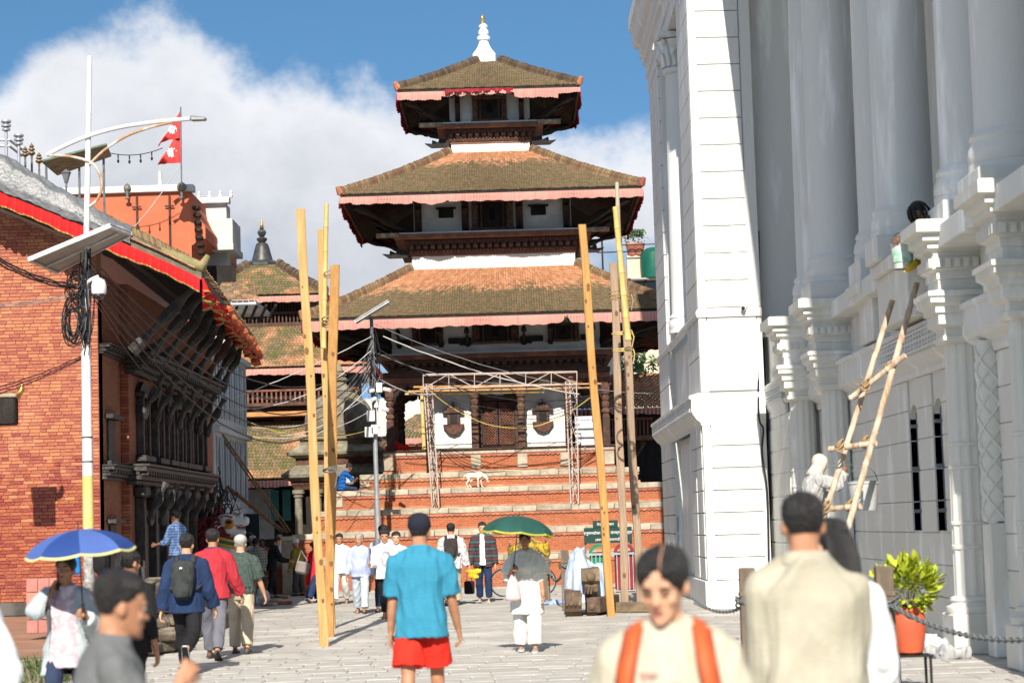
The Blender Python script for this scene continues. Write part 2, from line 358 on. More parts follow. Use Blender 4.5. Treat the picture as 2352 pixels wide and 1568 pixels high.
def hip_tiles(root,p0,p1,mat,step=0.11,wd=0.26,ht=0.2,key='a',sag=0.0):
 p0,p1=Vector(p0),Vector(p1);n=max(3,int((p1-p0).length/step));step=(p1-p0).length/n
 if key not in HIP_TILE:
  mb=MB();pr=[(-0.5,-.3),(-0.46,0.45),(-0.28,0.85),(0,1),(0.28,0.85),(0.46,0.45),(0.5,-.3)]
  mb .prism([(x*wd,z*ht)for x,z in pr],'y',-step*0.44,step*0.44);HIP_TILE[key]=mb .mesh('ridge_tile',mat)
 me=HIP_TILE[key];org=worldpos(root)
 def pt(t):p=p0 .lerp(p1,t);p .z-=sag*2*t*(1-t);return p
 for i in range(n):
  t=(i+.5)/n;d=(pt(t+.01)-pt(t-.01)).normalized();x=d .cross(Vector((0,0,1))).normalized();z=x .cross(d)
  tl=Matrix .Rotation(random .uniform(-.10,.10)-.12,3,'X')@Matrix .Rotation(random .uniform(-.05,.05),3,'Y')
  m3=Matrix((x,d,z)).transposed()@tl
  piece('ridge_tile',me,root,Matrix .Translation(pt(t)-org)@m3 .to_4x4()@Matrix .Diagonal((random .uniform(.96,1.05),1,random .uniform(.95,1.06),1)))
UNIT={}
def unit_box(mat,name='beam'):
 if(mat .name,name)not in UNIT:
  UNIT[(mat .name,name)]=MB().box((0,0,0),(1,1,1)).mesh(name,mat)
 return UNIT[(mat .name,name)]
def beam(name,a,b,w,h,mat,root,roll=0.0,up=(0,0,1)):
 a,b=Vector(a),Vector(b);d=b-a;l=d .length;d=d/l
 up=Vector(up);x=d .cross(up)
 if x .length<1e-3:x=Vector((1,0,0))
 x .normalize();z=x .cross(d);m3=Matrix((x,d,z)).transposed()
 return piece(name,unit_box(mat,name),root,Matrix .Translation((a+b)/2-(worldpos(root)if root else Vector()))@m3 .to_4x4()@Matrix .Diagonal((w,l,h,1)))
def valance(root,a,b,z,hang,mat,sections=None,per=0.09,amp=0.022,out=(0,-1,0),name='valance',rag=0.15,zfun=None,trim=None,seed=1,lift=None):
 """pleated hanging cloth from a to b"""
 a,b,out=Vector(a),Vector(b),Vector(out);l=(b-a).length;n=int(l/per*6);rng=random .Random(seed)
 ph=[rng .uniform(0,6.28)for _ in range(6)];mb=MB()
 def hg(s):
  h=hang*(1+rag*(0.5*math .sin(s*2.1+ph[0])+0.35*math .sin(s*5.7+ph[1])+0.3*math .sin(s*17+ph[2])))
  if lift:h*=lift(s/l)
  return h
 def fn(u,v):
  s=u*l;p=a .lerp(b,u);zz=zfun(u)if zfun else z
  wv=math .sin(2*math .pi*s/per+1.2*math .sin(s*1.7+ph[3]))*amp*(0.35+v)+0.03*math .sin(s*2.3+ph[4])*v
  q=p+out*(wv+0.02*v);q .z=zz-hg(s)*v;return q
 mb .sheet(fn,n,4);o=mb .build(name,mat,root,smooth=True)
 if trim:
  tb=MB()
  tb .sheet(lambda u,v:fn(u,0.93+0.12*v)+out*0.006,n,1);tb .build('gold_trim',trim,o)
 return o
CX,CY=-0.49,67.25
# the big three roofed temple
TEMPLE=thing('pagoda_temple','tall three roofed brick and timber pagoda temple with pink valances on stepped brick plinth','temple',(CX,CY,4.0))
def roof_set(half_e,z_e,half_t,z_t,tmat,hmat,key,hang,sagv,tw=0.075,tl=0.125):
 mb=MB();E=lambda sx,sy:Vector((CX+sx*half_e,CY+sy*half_e,z_e+0.05));T=lambda sx,sy:Vector((CX+sx*half_t,CY+sy*half_t,z_t))
 tile_face(mb,E(-1,-1),E(1,-1),T(1,-1),T(-1,-1),tw,tl,sagv)
 tile_face(mb,E(1,-1),E(1,1),T(1,1),T(1,-1),tw*1.6,tl*1.3,sagv)
 tile_face(mb,E(-1,1),E(-1,-1),T(-1,-1),T(-1,1),tw*1.6,tl*1.3,sagv)
 tile_face(mb,E(1,1),E(-1,1),T(-1,1),T(1,1),tw*2.5,tl*2.2,sagv)
 mb .build('roof_tiles',tmat,TEMPLE,kind='stuff')
 dk=MB();q=[(-1,-1),(1,-1),(1,1),(-1,1)]
 lo=[E(*s)-Vector((0,0,0.10))for s in q];hi=[E(*s)-Vector((0,0,0.03))for s in q]
 ti=[T(*s)-Vector((0,0,0.05+sagv))for s in q];tb=[T(*s)-Vector((0,0,0.25+sagv))for s in q]
 vs=lo+hi+ti+tb
 fs=[]
 for i in range(4):
  j=(i+1)%4
  fs+=[(i,j,4+j,4+i),(4+i,4+j,8+j,8+i),(j,i,12+i,12+j)]
 dk .add(vs,fs);dk .build('roof_deck',DARK_WOOD,TEMPLE)
 fb=MB();w=half_e-0.02
 for sx0,sy0,sx1,sy1 in((-1,-1,1,-1),(1,-1,1,1),(1,1,-1,1),(-1,1,-1,-1)):
  a=Vector((CX+sx0*w,CY+sy0*w,z_e-0.10));b=Vector((CX+sx1*w,CY+sy1*w,z_e-0.10));d=(b-a).normalized()
  m3=Matrix((d .cross(Vector((0,0,1))),d,Vector((0,0,1)))).transposed()
  fb .box((a+b)/2,(0.07,(b-a).length-0.09,0.12),m3)
 fb .build('eave_board',RED_WOOD,TEMPLE)
 for sx,sy in((-1,-1),(1,-1),(1,1),(-1,1)):
  hip_tiles(TEMPLE,E(sx,sy)+Vector((0,0,0.03)),T(sx,sy)+Vector((0,0,.02)),hmat,sag=sagv,step=0.115 if sy<0 else 0.4,key=key+('f' if sy<0 else 'b'),wd=0.24,ht=0.19)
 for sx in(-1,1):
  e=MB();p=E(sx,-1);e .tube([p+Vector((-sx*0.25,0.25,0.02)),p+Vector((sx*0.02,-0.02,0.06)),p+Vector((sx*0.08,-0.08,0.22))],[0.13,0.12,0.06],7)
  e .build('corner_tile',TERRACOTTA,TEMPLE)
 v=half_e+0.03
 z=z_e-0.05
 valance(TEMPLE,(CX-v,CY-v,z),(CX+v,CY-v,z),z,hang,CLOTH_PINK,seed=int(half_e*10),lift=hang_lift .get(key))
 for sx in(-1,1):
  valance(TEMPLE,(CX+sx*v,CY-v,z),(CX+sx*v,CY+v,z),z,hang*1.1,CLOTH_RED,out=(sx,0,0),seed=int(half_e*20)+sx,rag=0.3)
 valance(TEMPLE,(CX+v,CY+v,z),(CX-v,CY+v,z),z,hang,CLOTH_RED,out=(0,1,0),seed=5,rag=0.3)
hang_lift={'top':lambda u:0.35+0.25*abs(math .sin(u*40))if 0.27<u<0.64 else(0.6 if u>0.88 or 0.24<u<0.27 else 1.0),'mid':lambda u:0.72+0.45*abs(math .sin((u-0.24)*26))if 0.24<u<0.36 else(0.8 if u<0.04 else 1.0),'low':lambda u:1-0.75*math .exp(-((u-0.688)/0.008)**2)}
TILE_LOW=M_tile('tile_low',8.86-4,0.30);TILE_MID=M_tile('tile_mid',12.95-4,0.26);TILE_TOP=M_tile('tile_top',30,0.2)
HIP_O=M('hip_orange',(0.36,0.165,0.08),(0.15,0.10,0.055),rough=0.9,scale=1.2,var=0.2,rnd=0.3,bump=0.2)
HIP_B=M('hip_brown',(0.15,0.10,0.06),(0.08,0.055,0.035),rough=0.9,scale=2,var=0.2,rnd=0.3,bump=0.2)
roof_set(5.57,7.87,2.52,9.62,TILE_LOW,HIP_O,'low',0.27,0.16)
roof_set(4.49,11.66,1.27,13.42,TILE_MID,HIP_O,'mid',0.24,0.16)
roof_set(2.79,15.12,0.34,16.5,TILE_TOP,HIP_B,'top',0.27,0.10)
fold=valance(TEMPLE,(CX-1.35,CY-2.86,15.11),(CX+0.75,CY-2.86,15.11),15.11,0.13,CLOTH_RED,seed=9,rag=0.5,per=0.32,amp=0.05)
def rafters(half_w,z_w,half_e,z_e,n,corner=True):
 for sy in(-1,):
  for i in range(n):
   x=(i+0.5)/n*2-1
   beam('rafter',(CX+x*half_w,CY+sy*half_w,z_w),(CX+x*half_e*0.97,CY+sy*half_e*0.97,z_e-0.20),0.06,0.09,DARK_WOOD,TEMPLE)
 for sx in(-1,1):
  for i in range(n):
   y=(i+0.5)/n*2-1
   beam('rafter',(CX+sx*half_w,CY+y*half_w,z_w),(CX+sx*half_e*0.97,CY+y*half_e*0.97,z_e-0.20),0.06,0.09,BROWN_WOOD,TEMPLE)
rafters(2.4,8.87,5.5,7.87,26);rafters(1.4,12.8,4.45,11.66,22);rafters(1.0,15.8,2.75,15.12,16)
def box_part(name,x0,x1,y0,y1,z0,z1,mat,e=0.015,root=None):
 mb=MB();mb .cbox(((x0+x1)/2,(y0+y1)/2,(z0+z1)/2),(x1-x0,y1-y0,z1-z0),e)
 return mb .build(name,mat,root or TEMPLE)
def ring_part(name,half,z0,z1,mat,th=0.3):
 mb=MB();prof=[(half,z0),(half,z1),(half-th,z1),(half-th,z0)]
 mb .lathe(prof,(CX,CY,0),sq=4,cap=False);n=4;k=len(prof)
 o=len(mb .v)-n*k;mb .add([],[]);mb .f+=[(o+(k-1)*n+j,o+(k-1)*n+(j+1)%n,o+(j+1)%n,o+j)for j in range(n)];mb .m+=[0]*n
 return mb .build(name,mat,TEMPLE)
def dentils(half,z0,z1,step,wd,dp,mat,name='carved_bracket'):
 mb=MB();n=int(2*half/step)
 me=None
 for i in range(n):
  x=-half+(i+0.5)*2*half/n
  mb=MB();
  if me is None:
   mb .add([(-wd/2,0,0),(wd/2,0,0),(wd/2,-dp,(z1-z0)*.55),(-wd/2,-dp,(z1-z0)*.55),(-wd/2,0,z1-z0),(wd/2,0,z1-z0),(wd/2,-dp*1.1,z1-z0),(-wd/2,-dp*1.1,z1-z0)],[(0,1,2,3),(3,2,6,7),(7,6,5,4),(0,3,7,4),(1,5,6,2),(0,4,5,1)])
   me=mb .mesh(name,mat)
  piece(name,me,TEMPLE,Matrix .Translation((x,-half,z0-4.0)))
def cornice(half,z0,z1,ledge,seg):
 """carved brick cornice stepping out under a timber ledge"""
 h=z1-z0
 ring_part('cornice_course',half+0.03,z0+0.001,z0+h*0.16,RED_WOOD)
 mb=MB();n=int(2*half/0.12)
 ring_part('cornice_course',half+0.07,z0+h*0.162,z0+h*0.36,CARVED)
 dentils(half+0.072,z0+h*0.19,z0+h*0.35,0.11,0.075,0.04,CARVED,'scale_tile')
 ring_part('cornice_course',half+0.11,z0+h*0.362,z0+h*0.72,DARK_WOOD)
 dentils(half+0.112,z0+h*0.40,z0+h*0.70,seg,0.13,0.10,BROWN_WOOD)
 ring_part('cornice_course',half+0.20,z0+h*0.722,z0+h*0.998,CARVED)
 dentils(half+0.202,z0+h*0.75,z0+h*0.97,0.10,0.06,0.05,BROWN_WOOD,'beam_end')
 ring_part('ledge',ledge,z1,z1+0.14,RED_WOOD,th=0.6)
 ring_part('ledge_edge',ledge-0.05,z1+0.142,z1+0.19,WHITE_LIME,th=0.5)
def level(half,z0,z1,name='wall',mat=WHITE_LIME):
 mb=MB();mb .lathe([(half,z0),(half,z1)],(CX,CY,0),sq=4,cap=True);return mb .build(name,mat,TEMPLE)
level(2.5,9.5,10.02,'plaster_band');cornice(2.5,10.02,10.52,3.0,0.21)
level(2.42,10.3,12.3,'plaster_wall')
level(1.23,13.2,13.70,'plaster_band');cornice(1.23,13.70,14.14,1.66,0.20)
level(1.26,14.0,15.9,'plaster_wall')
ring_part('plinth_course',2.56,9.56,9.74,WHITE_LIME,0.3);ring_part('plinth_course',1.29,13.40,13.50,WHITE_LIME,0.3)
def post(x,half,z0,z1,w=0.22,d=0.16,mat=BROWN_WOOD):
 return box_part('post',CX+x-w/2,CX+x+w/2,CY-half-d,CY-half-0.003,z0,z1,mat)
for x in(-2.29,-0.98,0.50+0.02,1.95):pass
for x in(-2.28,-0.83,0.83,2.28):post(x,2.42,10.66,11.75)
for x in(-1.0,1.0):post(x*1.0,1.26,14.28,15.2,0.16)
def carved_window(cx,half,z0,w,h,root=None):
 y=CY-half
 o=box_part('carved_window',CX+cx-w*.32,CX+cx+w*.32,y-0.14,y-0.002,z0+h*.12,z0+h,DARK_WOOD)
 def sub(name,a,b,c,d,y0,y1,m=DARK_WOOD):
  mb=MB();mb .bb((a,y0,c),(b,y1,d));return mb .build(name,m,o)
 sub('sill',CX+cx-w*.5,CX+cx+w*.5,z0,z0+h*.12,y-0.2,y-0.002,CARVED)
 sub('lintel',CX+cx-w*.47,CX+cx+w*.47,z0+h,z0+h*1.1,y-0.2,y-0.002,CARVED)
 for s in(-1,1):
  sub('side_wing',CX+cx+s*w*.40-w*.07,CX+cx+s*w*.40+w*.07,z0+h*.13,z0+h*.99,y-0.10,y-0.002,CARVED)
  sub('jamb',CX+cx+s*w*.25-.03,CX+cx+s*w*.25+.03,z0+h*.13,z0+h*.98,y-0.19,y-0.141,BROWN_WOOD)
 mb=MB();mb .prism([(CX+cx-.09,z0+h*.4),(CX+cx+.09,z0+h*.4),(CX+cx+.09,z0+h*.72),(CX+cx,z0+h*.86),(CX+cx-.09,z0+h*.72)],'y',y-0.155,y-0.142)
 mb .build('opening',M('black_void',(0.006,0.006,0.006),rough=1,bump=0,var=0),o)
 return o
carved_window(0,2.42,10.74,1.35,0.88);carved_window(0,1.26,14.34,1.15,0.72)
for s in(-1,1):
 x=CX+s*1.42
 o=box_part('small_window',x-0.23,x+0.23,CY-2.42-0.06,CY-2.422,11.20,11.46,DARK_WOOD)
 box_part('small_lintel',x-0.31,x+0.31,CY-2.42-0.1,CY-2.423,11.462,11.52,DARK_WOOD)
 box_part('sill_panel',CX+s*1.45-0.45,CX+s*1.45+0.45,CY-2.42-0.05,CY-2.421,10.715,10.80,M('greyed_plaster',(0.60,0.59,0.56),rough=0.9))
def strut(x0,y0,z0,x1,y1,z1,w=0.17):
 a,b=Vector((x0,y0,z0)),Vector((x1,y1,z1))
 mb=MB();d=(b-a);n=9
 side=d .cross(Vector((0,0,1))).normalized();nn=side .cross(d .normalized());rings=[]
 for i in range(n):
  t=i/(n-1);wv=w*(0.55+0.25*math .sin(t*16)+0.2*math .sin(t*7+1));dp=w*(0.5+0.2*math .sin(t*13+2));p=a+d*t
  rings .append([p+side*wv*.5*cx+nn*dp*cz for cx,cz in((-1,-.5),(1,-.5),(1,.2),(0.4,.7),(-.4,.7),(-1,.2))])
 mb .loft(rings);return mb .build('roof_strut',DARK_WOOD,TEMPLE)
for half,z0,he,z1,xs in((2.42,10.68,4.3,11.45,(-2.25,-0.82,.82,2.25)),(1.26,14.3,2.7,14.92,(-1.0,1.0)),(3.2,7.2,5.3,7.62,(-2.9,-1.65,-0.85,.85,1.65,2.9))):
 for x in xs:
  strut(CX+x,CY-half-0.05,z0,CX+x,CY-half-(he-half)*0.55,z0+(z1-z0)*0.9)
  for sx in(-1,1):strut(CX+sx*(half+.05),CY+x,z0,CX+sx*(half+(he-half)*.72),CY+x,z0+(z1-z0)*0.95)
 for sx in(-1,1):
  for sy in(-1,1):strut(CX+sx*half,CY+sy*half,z0,CX+sx*he*.95,CY+sy*he*.95,z1-.05,0.28)
for half,z in((3.0,10.60),(1.66,14.22)):
 for sx in(-1,1):
  box_part('beam_head',CX+sx*(half+.2)-.35,CX+sx*(half+.2)+.35,CY-half-.06,CY-half+.14,z-.03,z+.10,M('greyed_timber',(0.42,0.36,0.28),(0.2,0.15,0.1),scale=6,bump=.3))
  mb=MB();x=CX+sx*(half-.22);zz=z-0.62;y=CY-half+.35
  mb .prism([(x-sx*.15,zz),(x+sx*.42,zz),(x+sx*.62,zz+.14),(x+sx*.40,zz+.12),(x+sx*.38,zz+.24),(x+sx*.2,zz+.16),(x+sx*.16,zz+.30),(x-sx*.15,zz+.2)][::sx],'y',y,y+.14)
  mb .build('corner_carving',DARK_WOOD,TEMPLE)
mb=MB();mb .lathe([(0.36,16.42),(0.36,16.75),(0.37,16.78),(0.33,16.84),(0.24,16.96),(0.17,17.10),(0.135,17.22),(0.13,17.28)],(CX-.13,CY,0),sq=8)
pin=mb .build('pinnacle',M('white_paint_gloss',(0.80,0.80,0.79),rough=0.5,var=0.03,bump=0.02),TEMPLE)
mb=MB();mb .lathe([(0.13,17.25),(0.20,17.28),(0.215,17.33),(0.20,17.38),(0.125,17.41),(0.12,17.44),(0.165,17.47),(0.165,17.56),(0.115,17.62),(0.10,17.66),(0.14,17.69),(0.14,17.74),(0.09,17.78),(0.08,17.80)],(CX-.13,CY,0),n=20)
mb .build('pinnacle_rings',_mats['white_paint_gloss'],pin,smooth='auto')
mb=MB();mb .lathe([(0.085,17.78),(0.085,17.82),(0.05,17.86),(0.05,17.90),(0.075,17.96),(0.07,18.03),(0.03,18.09),(0.005,18.11)],(CX-.15,CY,0),n=16)
mb .build('gilt_finial',GOLD,pin,smooth='auto')
level(3.15,6.9,9.0,'plaster_wall')
cornice(3.15,6.425,6.78,3.55,0.24)
for x,w,h in((0,1.5,.55),(-2.05,1.0,.5),(2.05,1.0,.5)):
 carved_window(x,3.15,7.22,w,h)
for x in(-1.25,-.92,.92,1.25,-2.75,2.75):box_part('window_bracket',CX+x-.18,CX+x+.18,CY-3.15-.12,CY-3.152,7.20+(.05 if abs(x)>1 else 0),7.42,DARK_WOOD)
for x in(-2.2,-.55,.6,1.9):box_part('sill_strip',CX+x-.45,CX+x+.45,CY-3.15-.03,CY-3.151,7.10,7.195,WHITE_LIME)
fy=CY-3.22
box_part('lintel_beam',CX-3.4,CX+3.4,fy-.14,fy+.14,6.10,6.26,RED_WOOD)
box_part('architrave',CX-3.42,CX+3.42,fy-.18,fy+.2,6.262,6.42,BROWN_WOOD)
for s in(-1,1):
 mb=MB();mb .bb((CX+s*3.22-.15,fy+.205,6.1),(CX+s*3.22+.15,CY+3.22,6.42));mb .build('side_beam',BROWN_WOOD,TEMPLE)
mb=MB();mb .bb((CX-3.3,CY+3.1,6.1),(CX+3.3,CY+3.3,6.42));mb .build('back_beam',BROWN_WOOD,TEMPLE)
mb=MB();mb .bb((CX-3.1,CY-3.0,6.43),(CX+3.1,CY+3.0,6.5));mb .build('veranda_ceiling',DARK_WOOD,TEMPLE)
def pillar(x,y,name='pillar'):
 b=box_part(name,x-.11,x+.11,y-.11,y+.11,4.02,4.95,BROWN_WOOD)
 mb=MB();mb .lathe([(.11,4.951),(.085,5.0),(.13,5.06),(.13,5.12),(.09,5.17),(.125,5.25),(.125,5.33),(.085,5.38),(.12,5.43),(.12,5.52),(.09,5.56),(.14,5.62),(.14,5.66)],(x,y,0),n=10)
 mb .build('carved_shaft',CARVED,b,smooth='auto')
 mb=MB();mb .cbox((x,y,5.76),(.26,.26,.19),.02);mb .build('capital',CARVED,b)
 mb=MB();w=.55;mb .prism([(x-w,6.098),(x-w,6.0),(x-w*.75,5.93),(x-w*.5,5.95),(x-.14,5.857),(x+.14,5.857),(x+w*.5,5.95),(x+w*.75,5.93),(x+w,6.0),(x+w,6.098)][::-1],'y',y-.09,y+.09)
 mb .build('bracket',CARVED,b)
for x in(-3.25,-2.12,-0.70,0.70,2.12,3.25):pillar(CX+x,fy)
for s in(-1,1):
 for y in(-1.2,1.2,3.22):pillar(CX+s*3.25,CY+y)
for x in(-2.12,-.7,.7,2.12):pillar(CX+x,CY+3.22)
for s in(-1,1):
 mb=MB();xa,xb=sorted((CX+s*2.25,CX+s*3.13));n=10;pts=[]
 for i in range(n+1):
  t=i/n;zz=5.45+0.55*math .sin(math .pi*t)**0.6;pts .append((xa+(xb-xa)*t,zz))
  if i<n:pts .append((xa+(xb-xa)*(t+.5/n),5.45+.55*math .sin(math .pi*(t+.5/n))**.6-.07))
 mb .prism([(xa,6.095)]+pts+[(xb,6.095)],'y',fy-.03,fy+.03);mb .build('scalloped_board',DARK_WOOD,TEMPLE)
sy=CY-2.35
mb=MB();x0,x1=CX-2.05,CX+2.05
mb .bb((x0,sy,4.02),(CX-.72,sy+.3,6.4));mb .bb((CX+.72,sy,4.02),(x1,sy+.3,6.4));mb .bb((CX-.719,sy+.01,5.75),(CX+.719,sy+.3,6.39))
for xx in(x0,x1-.3):mb .bb((xx,sy+.301,4.02),(xx+.3,CY+2.3,6.4))
mb .build('shrine_wall',WHITE_LIME,TEMPLE)
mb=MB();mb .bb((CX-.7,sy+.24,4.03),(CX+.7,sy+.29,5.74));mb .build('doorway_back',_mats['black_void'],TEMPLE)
dr=MB();dr .bb((CX-.62,sy-.02,4.03),(CX-.5,sy+.2,5.72));dr .bb((CX+.5,sy-.02,4.03),(CX+.62,sy+.2,5.72));dr .bb((CX-.499,sy-.02,5.55),(CX+.499,sy+.2,5.72));dr .bb((CX-.499,sy-.02,4.03),(CX+.499,sy+.2,4.16))
door=dr .build('door_frame',BROWN_WOOD,TEMPLE)
for s in(-1,1):
 cf=MB();cf .bb((CX+s*.72-.09,sy-.05,4.03),(CX+s*.72+.09,sy-.002,5.72));cf .build('carved_jamb',CARVED,door)
 lf=MB();xa,xb=(CX-.49,CX-.02)if s<0 else(CX+.02,CX+.49)
 nx,nz=7,17
 for i in range(nx):
  for k in range(nz):
   if k==8:continue
 w,z0,z1=xb-xa,4.18,5.52
 for zz0,zz1 in((4.22,4.80),(4.86,5.48)):
  k=-6
  for q in range(-7,14):
   for sg in(1,-1):
    p=[]
    for t in range(41):
     u=t/40;x=u*w;z=zz0+(q*.085)+sg*u*w if sg>0 else zz1-(q*.085)-u*w+0
     if zz0<=z<=zz1 and .04<=x<=w-.04:p .append((xa+x,z))
    if len(p)>2:
     a,b=p[0],p[-1];lf .tube([(a[0],sy+.1+sg*.006,a[1]),(b[0],sy+.1+sg*.006,b[1])],.013,4)
 o=lf .build('lattice',RED_WOOD,door,kind='stuff')
 st=MB();st .bb((xa,sy+.06,z0),(xa+.05,sy+.14,z1));st .bb((xb-.05,sy+.06,z0),(xb,sy+.14,z1))
 for zz in(z0,4.805,z1-.05):st .bb((xa+.051,sy+.06,zz),(xb-.051,sy+.14,zz+.05))
 st .build('door_leaf',BROWN_WOOD,door)
for s in(-1,1):
 x=CX+s*1.36;o=box_part('niche_window',x-.2,x+.2,sy-.14,sy-.002,4.86,5.20,BROWN_WOOD)
 mb=MB();mb .prism([(x-.33,5.20),(x+.33,5.20),(x+.30,5.27),(x+.2,5.28),(x+.16,5.40),(x+.06,5.44),(x,5.55),(x-.06,5.44),(x-.16,5.40),(x-.2,5.28),(x-.30,5.27)],'y',sy-.2,sy-.003);mb .build('crest',BROWN_WOOD,o)
 mb=MB();mb .prism([(x-.32,4.858),(x-.32,4.80),(x-.26,4.72),(x-.17,4.60),(x,4.54),(x+.17,4.60),(x+.26,4.72),(x+.32,4.80),(x+.32,4.858)],'y',sy-.18,sy-.003);mb .build('carved_apron',CARVED,o)
 mb=MB();mb .bb((x-.11,sy-.16,4.9),(x+.11,sy-.141,5.15));mb .build('panel',DARK_WOOD,o)
 # the stepped plinth
PL=thing('stepped_plinth','tall brick plinth of six steps with stone copings under the big temple','plinth',(CX,CY,0))
tiers=[(6.95,0.0,.92),(5.98,.92,1.66),(5.42,1.66,2.30),(4.90,2.30,2.88),(4.13,2.88,3.36),(3.45,3.36,4.02)]
WAVY=TERRACOTTA
def tier_front(half,z0,z1,k,last=False):
 y=CY-half;cop=.165 if not last else .12
 if k==0:cop=.16
 mb=MB();mb .lathe([(half-.03,z0),(half-.03,z1-cop)],(CX,CY,0),sq=4,cap=False)
 mb .build('brick_face',STEP_BRICK,PL)
 x=-half-.02;n=0;me={}
 while x<half-.1:
  w=random .choice((.55,.7,.85,1.0));w=min(w,half+.02-x)
  if half+.02-x-w<.25:w=half+.02-x
  q=MB();q .cbox((0,0,0),(w-.012,.5,cop-.004),.015);m=q .mesh('coping_stone',PALE_STONE if k%2 else GREY_STONE)
  piece('coping_stone',m,PL,Matrix .Translation((x+w/2,-half+.22-random .uniform(0,.012),z1-cop/2+random .uniform(-.006,.006))))
  x+=w
 mb=MB()
 for s in(-1,1):mb .bb((CX+s*half,CY-half+.475,z1-cop),(CX+s*(half-.5),CY+half,z1))
 mb .bb((CX-half+.5,CY+half-.5,z1-cop),(CX+half-.5,CY+half,z1));mb .build('side_coping',GREY_STONE,PL)
 mb=MB();mb .bb((CX-half+.49,CY-half+.47,z1-.1),(CX+half-.49,CY+half-.49,z1-.004));mb .build('step_floor',GREY_STONE,PL)
 wv=MB();n=int(2*half/.145);zz=z1-cop
 pts=[]
 for i in range(n*4+1):
  t=i/(n*4);pts .append((CX-half+2*half*t,zz-.055-.028*abs(math .sin(t*n*math .pi))))
 wv .prism([(CX-half,zz-.002)]+pts+[(CX+half,zz-.002)],'y',y-.012,y+.05);wv .build('wavy_moulding',WAVY,PL)
 wv=MB();wv .bb((CX-half-.05,y-.05,z0+.001),(CX+half+.05,y+.1,z0+.035));wv .build('foot_course',PALE_STONE if k else GREY_STONE,PL)
 wv=MB();wv .bb((CX-half-.03,y-.02,z0+.037),(CX+half+.03,y+.1,z0+.085));wv .build('foot_course',TERRACOTTA,PL)
for k,(h,z0,z1)in enumerate(tiers):tier_front(h,z0,z1,k,k==5)
for x in(-3.3,-1.98,-.70,.70,1.98,3.3):
 box_part('stone_pier',CX+x-.15,CX+x+.15,CY-3.45-.03,CY-3.40,3.47,3.87,PALE_STONE,root=PL)
box_part('sill_band',CX-3.46,CX+3.46,CY-3.45-.02,CY-3.38,3.705,3.865,PALE_STONE,root=PL)if False else None
box_part('timber_sill',CX-3.55,CX+3.55,CY-3.55,CY-3.30,4.022,4.07,BROWN_WOOD,root=PL)
for x0,x1 in((-3.1,-2.2),(-1.75,-.95),(-.45,.45),(.95,1.75),(2.2,3.1)):
 box_part('slot',CX+x0,CX+x1,CY-3.425,CY-3.40,3.80,3.835,_mats['black_void'],root=PL)
for x0,w in((-4.13,.28),(-4.9,.3)):
 k=4 if x0>-4.5 else 3;h,z0,z1=tiers[k]
 box_part('corner_stone',CX+x0-.01,CX+x0+w,CY-h-.012,CY-h+.4,z0+.11,z1-.17,PALE_STONE,root=PL)
 # the white neoclassical palace on the right
STUCCO=M('white_stucco',(0.84,0.84,0.82),(0.64,0.64,0.61),rough=0.85,scale=1.3,var=0.06,bump=0.14,bscale=22,contrast=0.15,stretch=(2.2,2.2,0.3))
STUCCO2=M('white_stucco_stained',(0.82,0.82,0.79),(0.64,0.63,0.57),rough=0.85,scale=2.0,var=0.06,bump=0.15,bscale=20,contrast=0.15,stretch=(1,1,0.35))
BLACKISH=M('dark_glass',(0.03,0.04,0.05),rough=0.15,spec=0.6,bump=0,var=0.05)
PX,PY=3.68,41.7
PAL=thing('white_palace','white stuccoed neoclassical palace with tall columns and rusticated corner pavilion','palace',(PX,PY,0))
def wb(name,x0,x1,y0,y1,z0,z1,mat=STUCCO,e=0.012,root=None):
 return box_part(name,x0,x1,y0,y1,z0,z1,mat,e,root or PAL)
FX=4.95
# corner pavilion core
core=MB();core .bb((PX+.06,PY+.06,0),(FX-.03,PY+2.8,15));core .bb((PX+.06,50.2,0),(FX+3,53.5,15));core .bb((4.55,PY+2.7,0),(FX+3,50.3,15));core .bb((FX+.1,42.4,0),(9.5,44,15))
core .build('pavilion_wall',STUCCO,PAL)
wb('plinth',PX-.06,FX-.02,PY-.06,PY+2.84,0,.55);wb('plinth',PX-.06,4.6,50.1,53.6,0,.55);wb('plinth',PX+.1,4.6,PY+2.85,50.09,0,.5)
GAP=.008
def rust_front(x0,x1,y,zs,proud=.03):
 for a,b in zip(zs[:-1],zs[1:]):wb('course_block',x0,x1,y-proud,y+.1,a+GAP,b-GAP,STUCCO,.012)
def rust_left(x,y0,y1,zs,proud=.03):
 for a,b in zip(zs[:-1],zs[1:]):wb('course_block',x-proud,x+.1,y0,y1,a+GAP,b-GAP,STUCCO,.012)
zs=[.56+.436*i for i in range(8)]
rust_front(PX+.17,FX-.13,PY+.03,zs);wb('corner_strip',PX,PX+.155,PY,PY+.2,.551,3.60);wb('corner_strip',FX-.12,FX-.02,PY+.02,PY+.2,.551,3.60)
rust_left(PX+.03,PY+.21,PY+1.35,zs,.05);rust_left(PX+.03,PY+1.62,PY+2.78,zs,.05);rust_left(PX+.03,50.2,51.7,zs,.05);rust_left(PX+.03,51.95,53.4,zs,.05)
wb('wall_panel',PX+.03,PX+.2,PY+1.36,PY+1.61,.551,3.5)
wb('niche_wall',PX+.22,4.56,PY+2.82,50.15,.5,3.6)
